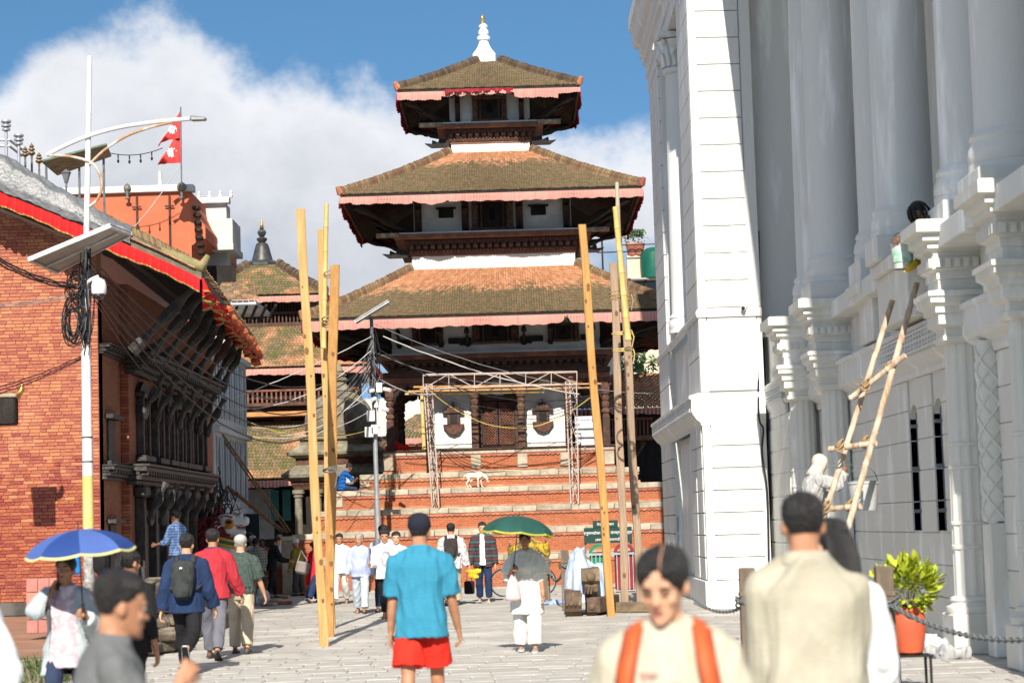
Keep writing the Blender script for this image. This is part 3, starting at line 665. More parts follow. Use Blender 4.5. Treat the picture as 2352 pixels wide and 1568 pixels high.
def profile_run(name,prof,path,mat=STUCCO):
 """sweep (outward, z) profile along a plan path, outward = left of travel"""
 mb=MB();rings=[];P=[Vector(p)for p in path]
 for i,p in enumerate(P):
  a=(P[i]-P[i-1]).normalized()if i>0 else None;b=(P[i+1]-P[i]).normalized()if i<len(P)-1 else None
  na=Vector((-a .y,a .x))if a else None;nb=Vector((-b .y,b .x))if b else None
  if na and nb:n=(na+nb).normalized();n=n/max(.3,n .dot(na))
  else:n=na or nb
  rings .append([Vector((p .x+n .x*o,p .y+n .y*o,z))for o,z in prof])
 mb .loft(rings);return mb .build(name,mat,PAL,smooth=False)
path=[(FX-.02,PY),(PX,PY),(PX,53.5),(6,53.5)]
path=path[::-1]
path=[(6.0,53.5),(PX,53.5),(PX,PY),(FX-.02,PY)]
def flip(pr):return[(-o,z)for o,z in pr]
CORN=[(-.05,3.58),(.02,3.58),(.03,3.64),(.10,3.70),(.17,3.80),(.20,3.86),(.20,4.10),(.24,4.11),(.24,4.17),(.06,4.22),(-.05,4.22)]
def front_only(pr):return[(o*.35,z)for o,z in pr]
profile_run('string_cornice',flip(CORN),[(6.0,53.5),(PX,53.5),(PX,PY+.02)])
profile_run('string_cornice',flip(front_only(CORN)),[(PX-.02,PY),(FX-.02,PY)])
def lattice(x,y0,y1,z0,z1,step=.16):
 mb=MB();n=int((y1-y0)/step)
 mb .bb((x-.025,y0,z0),(x,y1,z0+.03));mb .bb((x-.025,y0,z1-.03),(x,y1,z1));mb .bb((x-.02,y0,(z0+z1)/2-.012),(x,y1,(z0+z1)/2+.012))
 for i in range(n+1):
  y=y0+(y1-y0)*i/n;mb .bb((x-.022,y-.022,z0+.031),(x,y+.022,z1-.031))
  for zz in(z0+(z1-z0)*.25,z0+(z1-z0)*.75):mb .bb((x-.018,y+.0225,zz-.008),(x,y+step-.03,zz+.008))
 mb .build('pierced_band',STUCCO,PAL,kind='stuff')
lattice(PX-.203,PY+.3,53.5,3.86,4.10)
rust_front(PX+.17,FX-.13,PY+.03,[4.24,5.70]);wb('corner_strip',PX,PX+.155,PY,PY+.2,4.23,5.72);wb('corner_strip',FX-.12,FX-.02,PY+.02,PY+.2,4.23,5.72)
rust_left(PX+.03,PY+.22,PY+2.78,[4.24,4.95,5.70]);rust_left(PX+.03,50.2,53.4,[4.24,4.95,5.70]);wb('pedestal',PX+.15,4.5,PY+3.0,49.9,4.23,5.66)
profile_run('pedestal_cap',flip([(-.05,5.70),(.03,5.70),(.05,5.76),(.05,5.82),(.0,5.88),(-.05,5.88)]),[(6,53.5),(PX,53.5),(PX,PY),(FX-.02,PY)])
zs2=[5.89+.54*i for i in range(17)]
rust_front(PX+.17,FX-.26,PY+.03,zs2,.022);wb('corner_strip',PX,PX+.155,PY,PY+.2,5.885,15);wb('corner_strip',FX-.24,FX-.02,PY+.02,PY+.2,5.885,15)
rust_left(PX+.03,PY+.22,PY+2.7,zs2,.03);rust_left(PX+.03,50.4,53.4,zs2,.03)
def tall_column(cx,cy,r,z0,z1,base=True,name='column'):
 prof=[]
 if base:prof=[(r*1.2,z0),(r*1.2,z0+r*.2),(r*1.15,z0+r*.21),(r*1.21,z0+r*.4),(r*1.17,z0+r*.6),(r*1.12,z0+r*.70),(r*1.10,z0+r*.78),(r*1.14,z0+r*.86),(r*1.1,z0+r*.96),(r*1.02,z0+r*1.05)]
 h=z1-z0
 for i in range(9):t=i/8;prof .append((r*(1-.12*t*t),z0+r*1.1+(h-r*1.1)*t))
 mb=MB();mb .lathe(prof,(cx,cy,0),n=40);return mb .build(name,STUCCO,PAL,smooth='auto')
pc=tall_column(3.98,47.2,.40,5.88,11.75)
cp=MB();cp .lathe([(.36,11.7),(.42,11.74),(.42,11.82),(.37,11.86),(.38,12.0),(.46,12.25),(.54,12.45),(.50,12.47)],(3.98,47.2,0),n=24);cp .cbox((3.98,47.2,12.55),(1.1,1.1,.14),.03)
for k in range(16):
 an=k*math .pi/8;rr=.44 if k%2 else .47;zt=12.1 if k%2 else 12.32
 cp .tube([(3.98+.38*math .cos(an),47.2+.38*math .sin(an),11.88),(3.98+(rr)*math .cos(an),47.2+rr*math .sin(an),zt),(3.98+(rr+.12)*math .cos(an),47.2+(rr+.12)*math .sin(an),zt+.08),(3.98+(rr+.13)*math .cos(an),47.2+(rr+.13)*math .sin(an),zt-.02)],[.07,.07,.06,.03],6)
cp .build('capital',STUCCO,pc,smooth='auto')
ENT=[(-.05,12.62),(.02,12.62),(.02,12.95),(.06,12.97),(.06,13.3),(.13,13.34),(.13,13.48),(.20,13.55),(.20,13.75),(.30,13.82),(.36,13.95),(.36,14.2),(.44,14.3),(.44,14.6),(-.05,14.6)]
profile_run('entablature',flip(ENT),[(6,53.5),(PX,53.5),(PX,PY),(FX-.02,PY)])
wb('entablature_soffit',PX+.02,4.8,PY+2.6,50.5,12.64,14.5)
# loggia above, wall and columns below
wb('loggia_end_wall',FX-.01,9.0,42.1,42.39,5.3,13);wb('end_skirting',FX-.01,6.0,42.0,42.095,5.30,5.52,STUCCO2)
wb('loggia_floor',5.3,9,21.5,42.0,5.0,5.28)
bw=MB();bw .bb((7.8,21.5,5.29),(8.1,42.05,13));bw .build('loggia_back_wall',STUCCO,PAL)
for y in(39.6,34.6,27.5):
 wd=wb('loggia_window',7.72,7.79,y-.6,y+.6,5.6,8.6,BLACKISH)
 wb('window_frame',7.70,7.785,y-.72,y-.605,5.5,8.7,BROWN_WOOD,root=wd);wb('window_frame',7.70,7.785,y+.605,y+.72,5.5,8.7,BROWN_WOOD,root=wd)
rf=MB();rf .bb((4.32,16.0,13.0),(9.5,41.5,14.2));rf .build('loggia_entablature',STUCCO,PAL)
for cx,cy,r in((5.70,38.6,.46),(5.54,35.7,.46),(5.85,32.6,.44),(5.62,29.9,.41),(5.98,26.8,.46),(5.88,24.3,.46)):
 c=tall_column(cx,cy,r,5.62,12.3);wb('column_plinth',cx-r*1.24,cx+r*1.24,cy-r*1.24,cy+r*1.24,5.285,5.617,STUCCO,root=c)
wall_x=lambda y:5.55+.02*(39-y)
wins=((30.55,.30),(28.95,.30))
def gwall(y0,y1,z0,z1):
 a,b=wall_x(y0),wall_x(y1);mb=MB()
 mb .hexa([(a,y0,z0),(a+.5,y0,z0),(b+.5,y1,z0),(b,y1,z0),(a,y0,z1),(a+.5,y0,z1),(b+.5,y1,z1),(b,y1,z1)]);return mb
courses=[0.02,.60]+[.60+.437*i for i in range(1,8)]
for a,b in zip(courses[:-1],courses[1:]):
 segs=[(22.0,40.0)]
 if b>1.5 and a<3.3:
  segs=[];ys=22.0
  for yc,hw in sorted(wins):segs .append((ys,yc-hw));ys=yc+hw
  segs .append((ys,40.0))
 for s0,s1 in segs:gwall(s0,s1,a+.007,b-.007).build('course_block',STUCCO2,PAL)
bk=MB();bk .hexa([(wall_x(22)+.022,22,0),(wall_x(22)+.6,22,0),(wall_x(40)+.6,40,0),(wall_x(40)+.022,40,0),(wall_x(22)+.022,22,1.499),(wall_x(22)+.6,22,1.5),(wall_x(40)+.6,40,1.5),(wall_x(40)+.022,40,1.499)])
bk .bb((6.0,21,3.7),(7.8,42,4.99));bk .bb((wall_x(30)+.3,22,1.5),(wall_x(30)+.7,40,3.7))
ys_=22.0
for yc,hw in sorted(wins)+[(40.30,.30)]:
 a_,b_=wall_x(ys_)+.022,wall_x(yc-hw)+.022;bk .hexa([(a_,ys_,1.5),(a_+.2,ys_,1.5),(b_+.2,yc-hw,1.5),(b_,yc-hw,1.5),(a_,ys_,3.66),(a_+.2,ys_,3.66),(b_+.2,yc-hw,3.66),(b_,yc-hw,3.66)]);ys_=yc+hw
bk .build('wall_core',STUCCO2,PAL)
for yc,hw in wins:
 x=wall_x(yc);w=wb('window',x+.16,x+.22,yc-hw+.04,yc+hw-.04,1.5,3.1,BLACKISH)
 wb('window_frame',x+.10,x+.16,yc-hw+.002,yc-hw+.06,1.5,3.2,M('blackened_wood',(0.16,0.19,0.21),rough=.6),root=w);wb('window_frame',x+.10,x+.16,yc+hw-.06,yc+hw-.002,1.5,3.2,_mats['blackened_wood'],root=w)
 arch=MB();pts=[(yc-hw,3.66),(yc-hw,3.1)]+[(yc-hw*math .cos(t*math .pi/10),3.1+.2*math .sin(t*math .pi/10))for t in range(1,10)]+[(yc+hw,3.1),(yc+hw,3.66)]
 arch .prism(pts,'x',x+.02,x+.3);arch .build('window_arch',STUCCO2,PAL)
 for zz in(1.75,2.35,2.95):wb('shutter_hinge',x-.10,x+.05,yc-hw-.03,yc-hw+.02,zz,zz+.05,_mats['blackened_wood'],root=w)
WC=[(-.1,3.66),(.03,3.66),(.05,3.72),(.05,3.78),(.18,3.86),(.22,3.92),(.22,4.22),(.26,4.24),(.26,4.30),(.02,4.36),(-.1,4.36)]
profile_run('string_cornice',flip(WC),[(wall_x(39.4),39.4),(wall_x(22),22)])
for y0,y1 in((27.3,35.0),):
 n=2;lattice(wall_x(31)-.225,y0,y1,3.93,4.21,.2)
wb('return_wall',5.02,5.6,38.9,42.3,0,3.66,STUCCO2)
for zc in courses[1:-1]:wb('return_course',5.005,5.03,38.95,42.2,zc-.20,zc+.21,STUCCO2)  # raised stucco courses with open joints left between them
profile_run('string_cornice',flip(front_only(WC)),[(5.02,42.0),(5.02,39.2)]);lattice(4.945,39.2,41.6,3.93,4.21,.2)
wb('parapet',5.05,5.7,38.9,42.1,4.37,5.28,STUCCO2);
pw=MB();pw .hexa([(wall_x(22)+.02,22,4.37),(wall_x(22)+.5,22,4.37),(wall_x(38.8)+.5,38.8,4.37),(wall_x(38.8)+.02,38.8,4.37),(wall_x(22)+.02,22,5.27),(wall_x(22)+.5,22,5.27),(wall_x(38.8)+.5,38.8,5.27),(wall_x(38.8)+.02,38.8,5.27)]);pw .build('parapet',STUCCO2,PAL)
wb('parapet_pier',5.29,5.8,28.2,30.5,4.365,5.1,STUCCO2);wb('parapet_pier',5.45,5.8,32.0,33.2,4.365,5.1,STUCCO2);wb('pier_corbel',5.2,5.8,28.2,30.55,5.102,5.282,STUCCO2);wb('pier_corbel',5.26,5.8,31.9,33.3,5.102,5.282,STUCCO2)
def order(cx,cy,h=.64):
 r=.245;mb=MB();n=48;rings=[]
 for z,k in((.70,1),(1.28,1),(1.29,1.04),(1.33,1.04),(1.34,1),(1.58,1),(1.59,1.04),(1.62,1.04),(1.63,1),(2.27,.98),(2.28,1.02),(2.31,1.02),(2.32,.98),(2.56,.97),(2.57,1.02),(2.60,1.02),(2.61,.97),(3.86,.94)):
  fl=not(1.28<z<1.60)or False;ring=[]
  for j in range(n):
   an=2*math .pi*j/n;rr=r*k*(1-(.05 if(j%4)<2 and k<1.005 else 0));ring .append(Vector((cx+rr*math .cos(an),cy+rr*math .sin(an),z)))
  rings .append(ring)
 mb .loft(rings);c=mb .build('half_column',STUCCO2,PAL)
 b=MB();b .cbox((cx+.02,cy,.25),(.74,.74,.5),.02);b .lathe([(.35,.501),(.36,.53),(.36,.58),(.31,.60),(.29,.63),(.31,.66),(.30,.69),(.26,.71)],(cx,cy,0),n=28);b .build('column_base',STUCCO2,c,smooth='auto')
 e=MB();pr=[(.25,3.84),(.30,3.87),(.30,3.92),(.27,3.94),(.27,4.02),(.36,4.07),(.36,4.20),(.40,4.21),(.40,4.28),(.47,4.33),(.47,4.40),(.50,4.41),(.50,4.47),(.34,4.50),(.34,4.62),(.36,4.63),(.36,4.72),(.42,4.75),(.42,4.90),(.40,4.905),(.40,4.96),(.48,5.0),(.48,5.06),(.55,5.09),(.55,5.17),(h,5.19),(h,5.33),(h-.04,5.35)]
 e .lathe(pr,(cx,cy,0),sq=4);e .build('entablature_block',STUCCO2,c)
 global DENT
 for s in range(-3,4):
  for q,m3 in((Vector((cx+s*.115,cy-.438,4.825)),0),(Vector((cx-.438,cy+s*.115,4.825)),1)):
   piece('dentil',DENT,c,Matrix .Translation(q-PALV)@Matrix .Rotation(m3*math .pi/2,4,'Z'))
DENT=MB().box((0,0,0),(.07,.034,.11)).mesh('dentil',STUCCO2);PALV=Vector((PX,PY,0))
for cx,cy in((5.26,38.8),(5.40,35.7),(5.65,26.6),(5.74,23.5)):order(cx,cy)
for cx,cy in((5.78,25.7),):
 mb=MB();mb .lathe([(.17,1.62),(.17,3.8)],(cx,cy,0),n=20);o=mb .build('twisted_shaft',STUCCO2,PAL,smooth='auto')
 sp=MB()
 for k in range(5):
  for hd in(1,-1):
   sp .tube([(cx+.175*math .cos(hd*t*.5+k*1.257),cy+.175*math .sin(hd*t*.5+k*1.257),1.64+t*.11)for t in range(20)],.018,4)
 sp .build('spiral_relief',STUCCO2,o);bs=MB();bs .cbox((cx+.1,cy,.8),(.5,.4,1.6),.02);bs .build('pedestal',STUCCO2,o)
cont=MB();cont .bb((5.16,15.0,0),(10,20.4,12.99));cont .build('unseen_wing_wall',STUCCO2,PAL)  # palace carried on out of view, its face set to shade the columns
for k in range(24):wb('course_block',5.135,5.25,15.05,20.38,.05+k*.53+.006,.05+k*.53+.524,STUCCO2)
def cable(name,pts,r,mat,parent=None,n=5,label=None,cat='cable',group=None):
 mb=MB();mb .tube(pts,r,n);o=mb .build(name,mat,parent)
 if label:tag(o,label,cat,group)
 return o
def sag(a,b,s,n=14,wob=0.0,seed=0):
 a,b=Vector(a),Vector(b);rg=random .Random(seed)
 return[a .lerp(b,i/n)-Vector((0,0,s*4*(i/n)*(1-i/n)))+Vector((0,0,rg .uniform(-wob,wob)if 0<i<n else 0))for i in range(n+1)]
BLACK_CABLE=M('black_cable',(0.018,0.018,0.02),rough=.5,bump=0,var=.05)
# ground and paving
def M_paving(name):
 return M(name,(0.53,0.505,0.465),(0.37,0.35,0.32),rough=.85,scale=.9,var=.16,rnd=.07,bump=.25,bscale=14,contrast=.4)
PAVE=M_paving('flagstone');JOINT=M('joint_dirt',(0.47,0.44,0.385),(0.34,0.31,0.26),rough=1,scale=8,bump=.2)
mb=MB();mb .bb((-400,-30,-1),(400,900,-0.03));mb .build('ground',JOINT,kind='structure')
mb=MB();mb .bb((-9,8,-.5),(6.5,75,-.012));PV=mb .build('pavement',JOINT,kind='structure')
def paving():
 rg=random .Random(3);items=[];y=20.0;row=0
 while y<75:
  d=rg .choice((.36,.42,.48,.54));x=-9.0+rg .random()*.6
  while x<6.4:
   w=rg .choice((.38,.5,.6,.72));items .append((x,y,w,d));x+=w
  y+=d;row+=1
 vis=[];st=MB();cnt=0;cache={}
 for x,y,w,d in items:
  inview=y>22.8 and abs((x+w/2)/y)<.235
  dz=rg .uniform(-.0025,.0025)
  if inview and cnt<300:
   k=(w,d)
   if k not in cache:cache[k]=MB().cbox((0,0,0),(w-.012,d-.012,.05),.008).mesh('paving_stone',PAVE)
   piece('paving_stone',cache[k],PV,Matrix .Translation((x+w/2,y+d/2,-.025+dz))@Matrix .Rotation(rg .uniform(-.004,.004),4,'X'));cnt+=1
  else:
   a,b,e,f=x+.006,x+w-.006,y+.006,y+d-.006
   st .add([(a,e,dz),(b,e,dz),(b,f,dz),(a,f,dz),(a,e,-.03),(b,e,-.03)],[(0,1,2,3),(4,5,1,0)])
 st .build('paving_stones',PAVE,PV,kind='stuff')
paving()
# brick house at the left edge
HX,HY=-8.01,41.0
HOUSE=thing('brick_house','old brick house with carved black timber windows and deep eaves hung with red valance','house',(HX,HY,0))
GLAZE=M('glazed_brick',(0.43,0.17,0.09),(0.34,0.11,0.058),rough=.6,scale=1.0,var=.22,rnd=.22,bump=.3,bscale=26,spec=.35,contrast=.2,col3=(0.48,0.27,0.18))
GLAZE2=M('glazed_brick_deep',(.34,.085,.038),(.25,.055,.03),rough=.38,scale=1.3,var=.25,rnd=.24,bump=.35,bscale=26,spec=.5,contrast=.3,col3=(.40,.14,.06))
MORTAR=M('lime_mortar',(0.44,0.24,0.16),(0.34,0.16,0.10),rough=.95,scale=9)
SIDE_BRICK=M_brick('side_brick',(0.36,0.14,0.08),(0.29,0.105,0.065),(0.24,0.15,0.11),bw=.2,bh=.065,bump=.5)
def rake_z(x):
 t=-5.87-x;return 6.72+.44*t-.10*math .exp(-t*1.2)
def front_wall():
 mb=MB();x0=-16.0
 mb .prism([(x0,0),(HX,0),(HX,rake_z(HX)-.35),(x0,rake_z(x0)-.35)],'y',HY+.004,HY+.4);mb .build('wall_core',MORTAR,HOUSE)
 rg=random .Random(11);rowh=.066;n=0;sts=(MB(),MB());cache=[]
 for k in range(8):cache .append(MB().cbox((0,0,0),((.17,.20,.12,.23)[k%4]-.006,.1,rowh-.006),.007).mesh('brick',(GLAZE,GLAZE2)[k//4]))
 z=.56;r=0
 while z<8.6:
  x=HX-.001-(.0 if r%2 else .0);first=True
  while x>-10.15:
   w=.12 if(first and r%2)else rg .choice((.12,.17,.20,.20,.23));first=False
   if z+rowh<rake_z(x-w)-.42:
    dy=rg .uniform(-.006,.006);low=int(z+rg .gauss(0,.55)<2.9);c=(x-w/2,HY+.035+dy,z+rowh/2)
    if n<300 and z>1.2:
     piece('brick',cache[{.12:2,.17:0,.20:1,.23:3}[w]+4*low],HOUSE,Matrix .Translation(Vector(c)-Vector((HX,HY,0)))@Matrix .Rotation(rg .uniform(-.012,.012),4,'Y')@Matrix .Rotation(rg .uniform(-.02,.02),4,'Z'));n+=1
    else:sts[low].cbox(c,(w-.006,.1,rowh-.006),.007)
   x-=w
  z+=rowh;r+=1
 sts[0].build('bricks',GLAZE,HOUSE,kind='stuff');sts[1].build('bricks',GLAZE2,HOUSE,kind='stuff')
 mb=MB();mb .prism([(x0,.56),(-10.16,.56),(-10.16,rake_z(-10.16)-.4),(x0,rake_z(x0)-.4)],'y',HY-.012,HY+.029);mb .build('wall_face',SIDE_BRICK,HOUSE)
front_wall()
def hb(name,x0,x1,y0,y1,z0,z1,mat,e=.012,root=None):return box_part(name,x0,x1,y0,y1,z0,z1,mat,e,root or HOUSE)
hb('stone_plinth',-16,HX+.12,HY-.14,HY+.02,0,.30,M('dark_stone',(0.12,0.11,0.10),(0.06,0.055,0.05),scale=3,rough=.9,bump=.3));hb('stone_plinth',-16,HX+.06,HY-.07,HY+.02,.302,.555,_mats['dark_stone'])
HWD=M('black_timber',(.058,.053,.050),(.022,.019,.018),rough=.5,scale=7,var=.3,rnd=.25,bump=.6,bscale=40,spec=.45)
TW=-7.84;Y1,Y2=43.3,55.2
mb=MB();mb .bb((HX-.3,HY+.03,0),(HX,Y1,6.9));mb .bb((HX-.3,Y1+.001,0),(TW,Y2,6.9));mb .build('street_wall',SIDE_BRICK,HOUSE)
pr=MB();rr=random .Random(2);z=.3
while z<5.2:
 pr .cbox(((HX+TW)/2+.002,Y1-.02,z+.033),(TW-HX-.006,.05,.056),.006);z+=.066
pr .build('pier_bricks',GLAZE,HOUSE,kind='stuff')
def carved_ledge(z0,z1,out,y0,y1,x=TW):
 h=z1-z0
 for k,(a,b,o)in enumerate(((0,.22,.35),(.22,.45,.6),(.45,.62,.5),(.62,.86,.85),(.86,1,1))):
  hb('ledge_course',x-.05,x+out*o,y0+k*.004,y1-k*.004,z0+h*a+.002,z0+h*b-.002,HWD)
 n=int((y1-y0)/.3)
 me=MB().cbox((0,0,0),(out*.55,.12,h*.20),.01).mesh('ledge_tooth',HWD)
 for i in range(n):piece('ledge_tooth',me,HOUSE,Matrix .Translation((x+out*.62-HX,y0+.15+i*.3-HY,z0+h*.53)))
carved_ledge(2.80,3.22,.42,43.2,53.6);carved_ledge(5.05,5.5,.5,43.1,54.0);carved_ledge(2.86,3.16,.3,41.2,43.15,HX);carved_ledge(5.3,5.5,.25,41.1,43.05,HX)
def carved_opening(y,hw,z0,z1,x=TW,root=None,arch=True):
 o=hb('carved_window',x-.02,x+.02,y-hw*.75,y+hw*.75,z0+.06,z1-.02,_mats['black_void'])
 for s in(-1,1):hb('jamb',x+.001,x+.16,y+s*hw*.88-hw*.16,y+s*hw*.88+hw*.16,z0,z1,HWD,.02,o);hb('inner_jamb',x+.001,x+.10,y+s*hw*.66-hw*.06,y+s*hw*.66+hw*.06,z0+.06,z1-.03,CARVED,.01,o)
 hb('lintel',x+.001,x+.2,y-hw*1.25,y+hw*1.25,z1+.002,z1+.12,HWD,.02,o);hb('sill',x+.001,x+.24,y-hw*1.35,y+hw*1.35,z0-.14,z0-.002,HWD,.02,o)
 mb=MB();mb .prism([(y-hw*1.3,z1+.125),(y+hw*1.3,z1+.125),(y+hw*.8,z1+.26),(y+hw*.2,z1+.34),(y-hw*.2,z1+.34),(y-hw*.8,z1+.26)],'x',x+.001,x+.12);mb .build('carved_head',HWD,o)
 mb=MB();mb .prism([(y-hw*1.1,z0-.145),(y-hw*.6,z0-.36),(y+hw*.6,z0-.36),(y+hw*1.1,z0-.145)],'x',x+.001,x+.10);mb .build('carved_apron',HWD,o)
 return o
for y in(44.5,46.3,47.7,48.9,50.1,51.2,52.8):carved_opening(y,.42,3.42,4.62)
hb('small_window',HX-.01,HX+.05,41.75,42.45,3.25,4.05,HWD);hb('window_lintel',HX+.001,HX+.18,41.55,42.65,4.06,4.16,HWD);hb('window_sill',HX+.001,HX+.12,41.6,42.6,3.12,3.245,HWD)
hb('small_door',HX-.01,HX+.05,41.8,42.4,.7,2.0,HWD);hb('door_lintel',HX+.001,HX+.2,41.6,42.6,2.01,2.1,HWD)
for y in(43.9,45.3,46.7,48.1,49.5,50.9,52.3,53.6):
 hb('street_post',TW+.001,TW+.20,y-.12,y+.12,.3,2.55,HWD,.02);hb('post_capital',TW+.001,TW+.26,y-.30,y+.30,2.552,2.78,HWD,.04)
for y in(44.6,46.0,47.4,48.8,50.2,51.6,53.0):hb('door_panel',TW+.001,TW+.06,y-.42,y+.42,.3,2.3,HWD if y!=46.0 else M('teal_door',(0.02,0.07,0.07)),.01)
def hstrut(a,b,w,mat=HWD):
 a,b=Vector(a),Vector(b);mb=MB();d=b-a;side=Vector((0,1,0));nn=side .cross(d .normalized());rings=[];n=10
 for i in range(n):
  t=i/(n-1);wv=w*(.6+.25*math .sin(t*17)+.2*math .sin(t*6));dp=w*(.55+.25*math .sin(t*12+1));p=a+d*t
  rings .append([p+side*wv*.5*u+nn*dp*v for u,v in((-1,-.5),(1,-.5),(1,.2),(.4,.7),(-.4,.7),(-1,.2))])
 mb .loft(rings);return mb .build('carved_strut',mat,HOUSE)
for i,y in enumerate((44.0,45.5,47.0,48.5,50.0,51.5,53.0)):
 hstrut((TW+.12,y,4.2),(TW+.62,y-.05,5.1),.22);hstrut((TW+.15,y+.4,2.0),(TW+.55,y+.35,2.85),.2)
for i,y in enumerate((42.0,43.6,45.2,46.8,48.4,50.0,51.6,53.2,54.6)):
 t=(y-40)/17;ex=-5.87-.93*t-.2
 hstrut((max(HX,TW)+.3,y,5.4),(ex,y,6.75),.26,CARVED if i in(6,)else HWD)
eave=lambda y:-5.87-.93*(y-40)/16
dk=MB();ya,yb=40.0,56.0
for k in range(12):
 xa=lambda y,k=k:eave(y)-(8.2)*k/12;xb=lambda y,k=k:eave(y)-8.2*(k+1)/12
 def zz(x,y):return rake_z(-5.87+(x-eave(y)))
 p=[]
 for dz in(-.05,.12):
  for x,y in((xb(ya),ya),(xa(ya),ya),(xa(yb),yb),(xb(yb),yb)):p .append((x,y,zz(x,y)+dz))
 dk .hexa(p)
dk .build('roof_deck',HWD,HOUSE)
tl=MB();tile_face(tl,(eave(ya)+.04,ya,rake_z(-5.85)+.15),(eave(yb)+.04,yb,rake_z(-5.85)+.15),(eave(yb)-8,yb,rake_z(-13.9)+.15),(eave(ya)-8,ya,rake_z(-13.9)+.15),.2,.3,0,.04)
OLD_TILE=M('old_roof_tile',(0.40,0.19,0.10),(0.17,0.13,0.08),rough=.9,scale=3,var=.2,rnd=.3,bump=.3,col3=(0.30,0.27,0.14))
tl .build('roof_tiles',OLD_TILE,HOUSE,kind='stuff')
n=46
for i in range(n):
 y=40.2+(55.6-40.2)*i/(n-1);e=eave(y);w=TW if y>Y1 else HX
 beam('rafter',(w-.3,y,rake_z(-5.87+w-.3-e)-.14),(e+.02,y,rake_z(-5.87)-.10),.07,.12,HWD,HOUSE)
for yy in(40.25,40.65):
 for k in range(1):beam('verge_rafter',(-14,yy,rake_z(-14)-.18),(eave(yy)-.02,yy,rake_z(-5.87)-.14),.08,.16,BROWN_WOOD,HOUSE)
beam('purlin',(-7.2,40.1,rake_z(-7.2)-.25),(-7.6,55.8,rake_z(-7.2)-.25),.14,.16,HWD,HOUSE)
vb=MB();N_=40;rings=[]
for i in range(N_+1):
 x=-14+(8.17)*i/N_;z=rake_z(x);h=.14+.20*min(1,max(0,(-6.3-x)/3.2))+.22*min(1,max(0,(-7.6-x)/2));rings .append([Vector((x,39.93,z-.06)),Vector((x,40.35,z-.06)),Vector((x,40.40,z+h)),Vector((x,40.08,z+h+.03)),Vector((x,39.95,z+h*.6))])
vb .loft(rings);vb .build('verge',M('verge_mortar',(0.20,0.17,0.13),(0.12,0.10,0.07),scale=4,rough=.95,bump=.5),HOUSE)
VT=M('verge_tile',(0.24,0.155,0.09),(0.14,0.125,0.06),rough=.9,scale=4,var=.25,rnd=.35,bump=.3,col3=(0.26,0.13,0.08))
me1=MB().lathe([(.105,-.018),(.115,0),(.105,.018)],n=10).mesh('ridge_tile',VT)
for i in range(46):
 x=-7.62+i*.034;z=rake_z(x);h=.16+.20*min(1,max(0,(-6.3-x)/3.2))+.22*min(1,max(0,(-7.6-x)/2))
 piece('ridge_tile',me1,HOUSE,Matrix .Translation(Vector((x,40.15,z+h+.03))-Vector((HX,HY,0)))@Matrix .Rotation(1.25+random .uniform(-.15,.15),4,'Y')@Matrix .Diagonal((1.25,1.3,1,1)))
me2=MB().cbox((0,0,0),(.16,.14,.03),.01).mesh('verge_edge_tile',OLD_TILE)
for i in range(14):
 x=-7.5+i*.115;piece('verge_edge_tile',me2,HOUSE,Matrix .Translation(Vector((x,39.93,rake_z(x)+.10))-Vector((HX,HY,0)))@Matrix .Rotation(.46+random .uniform(-.08,.1),4,'Y'))
mb=MB();mb .tube([(-6.6,40.1,rake_z(-6.6)+.12),(-6.1,40.05,rake_z(-6.1)+.12),(-5.82,40.0,rake_z(-5.82)+.2),(-5.70,39.95,rake_z(-5.8)+.42)],[.12,.14,.12,.05],8);mb .build('corner_finial',VT,HOUSE,smooth=True)
GT=M('gold_braid',(0.50,0.32,0.10),(0.3,0.16,0.05),rough=.5,scale=30,bump=.1)
valance(HOUSE,(-14,39.9,0),(-5.86,39.9,0),0,.26,RED_BRIGHT,per=.16,amp=.035,zfun=lambda u:rake_z(-14+8.14*u)-.05,trim=GT,seed=4,rag=.12)
valance(HOUSE,(eave(40)+.05,40,0),(eave(56)+.05,56,0),0,.30,RED_BRIGHT,per=.22,amp=.07,zfun=lambda u:rake_z(-5.87)-.03-.10*abs(math .sin(u*31)),trim=GT,seed=14,rag=.5,out=(1,0,0))
tw=MB();pts=[];rs=[]
for i in range(120):
 t=i/119;y=45+10.9*t;pts .append((eave(y)+.10+.04*math .sin(t*60),y,rake_z(-5.87)-.18+.06*math .sin(t*43)));rs .append(.07+.05*math .sin(t*75)**2)
tw .tube(pts,rs,7);tw .build('twisted_valance',M('red_gold_cloth',(0.50,0.02,0.02),(0.42,0.20,0.06),rough=.7,scale=6,var=.3,bump=.3,contrast=1.0),HOUSE)
def tarp_fn(u,v):
 x=-11.5+(4.35)*u;z=rake_z(x);h=.14+.20*min(1,max(0,(-6.3-x)/3.2))+.22*min(1,max(0,(-7.6-x)/2))
 prof=[(39.86,-.02),(39.84,.12),(39.9,h+.02),(40.05,h+.14),(40.3,h+.12),(40.6,h*.9),(41.0,h*.7)]
 t=v*(len(prof)-1);i=min(int(t),len(prof)-2);f=t-i;y=prof[i][0]*(1-f)+prof[i+1][0]*f;dz=prof[i][1]*(1-f)+prof[i+1][1]*f
 wr=.035*mnoise .noise(Vector((x*2.4+v*3,v*5-x*1.5,2)))+.02*mnoise .noise(Vector((x*9+v*9,v*11,5)))
 return Vector((x+wr,y-abs(wr)*.6,z+dz+wr))
mb=MB();mb .sheet(tarp_fn,150,30)
tag(mb .build('plastic_sheet',M('silver_plastic',(0.17,0.175,0.185),(0.11,0.115,0.12),rough=.42,spec=.5,scale=3,var=.15,bump=.5,bscale=16),smooth=True),'wrinkled silver grey plastic sheet draped over the brick house roof edge','sheet')
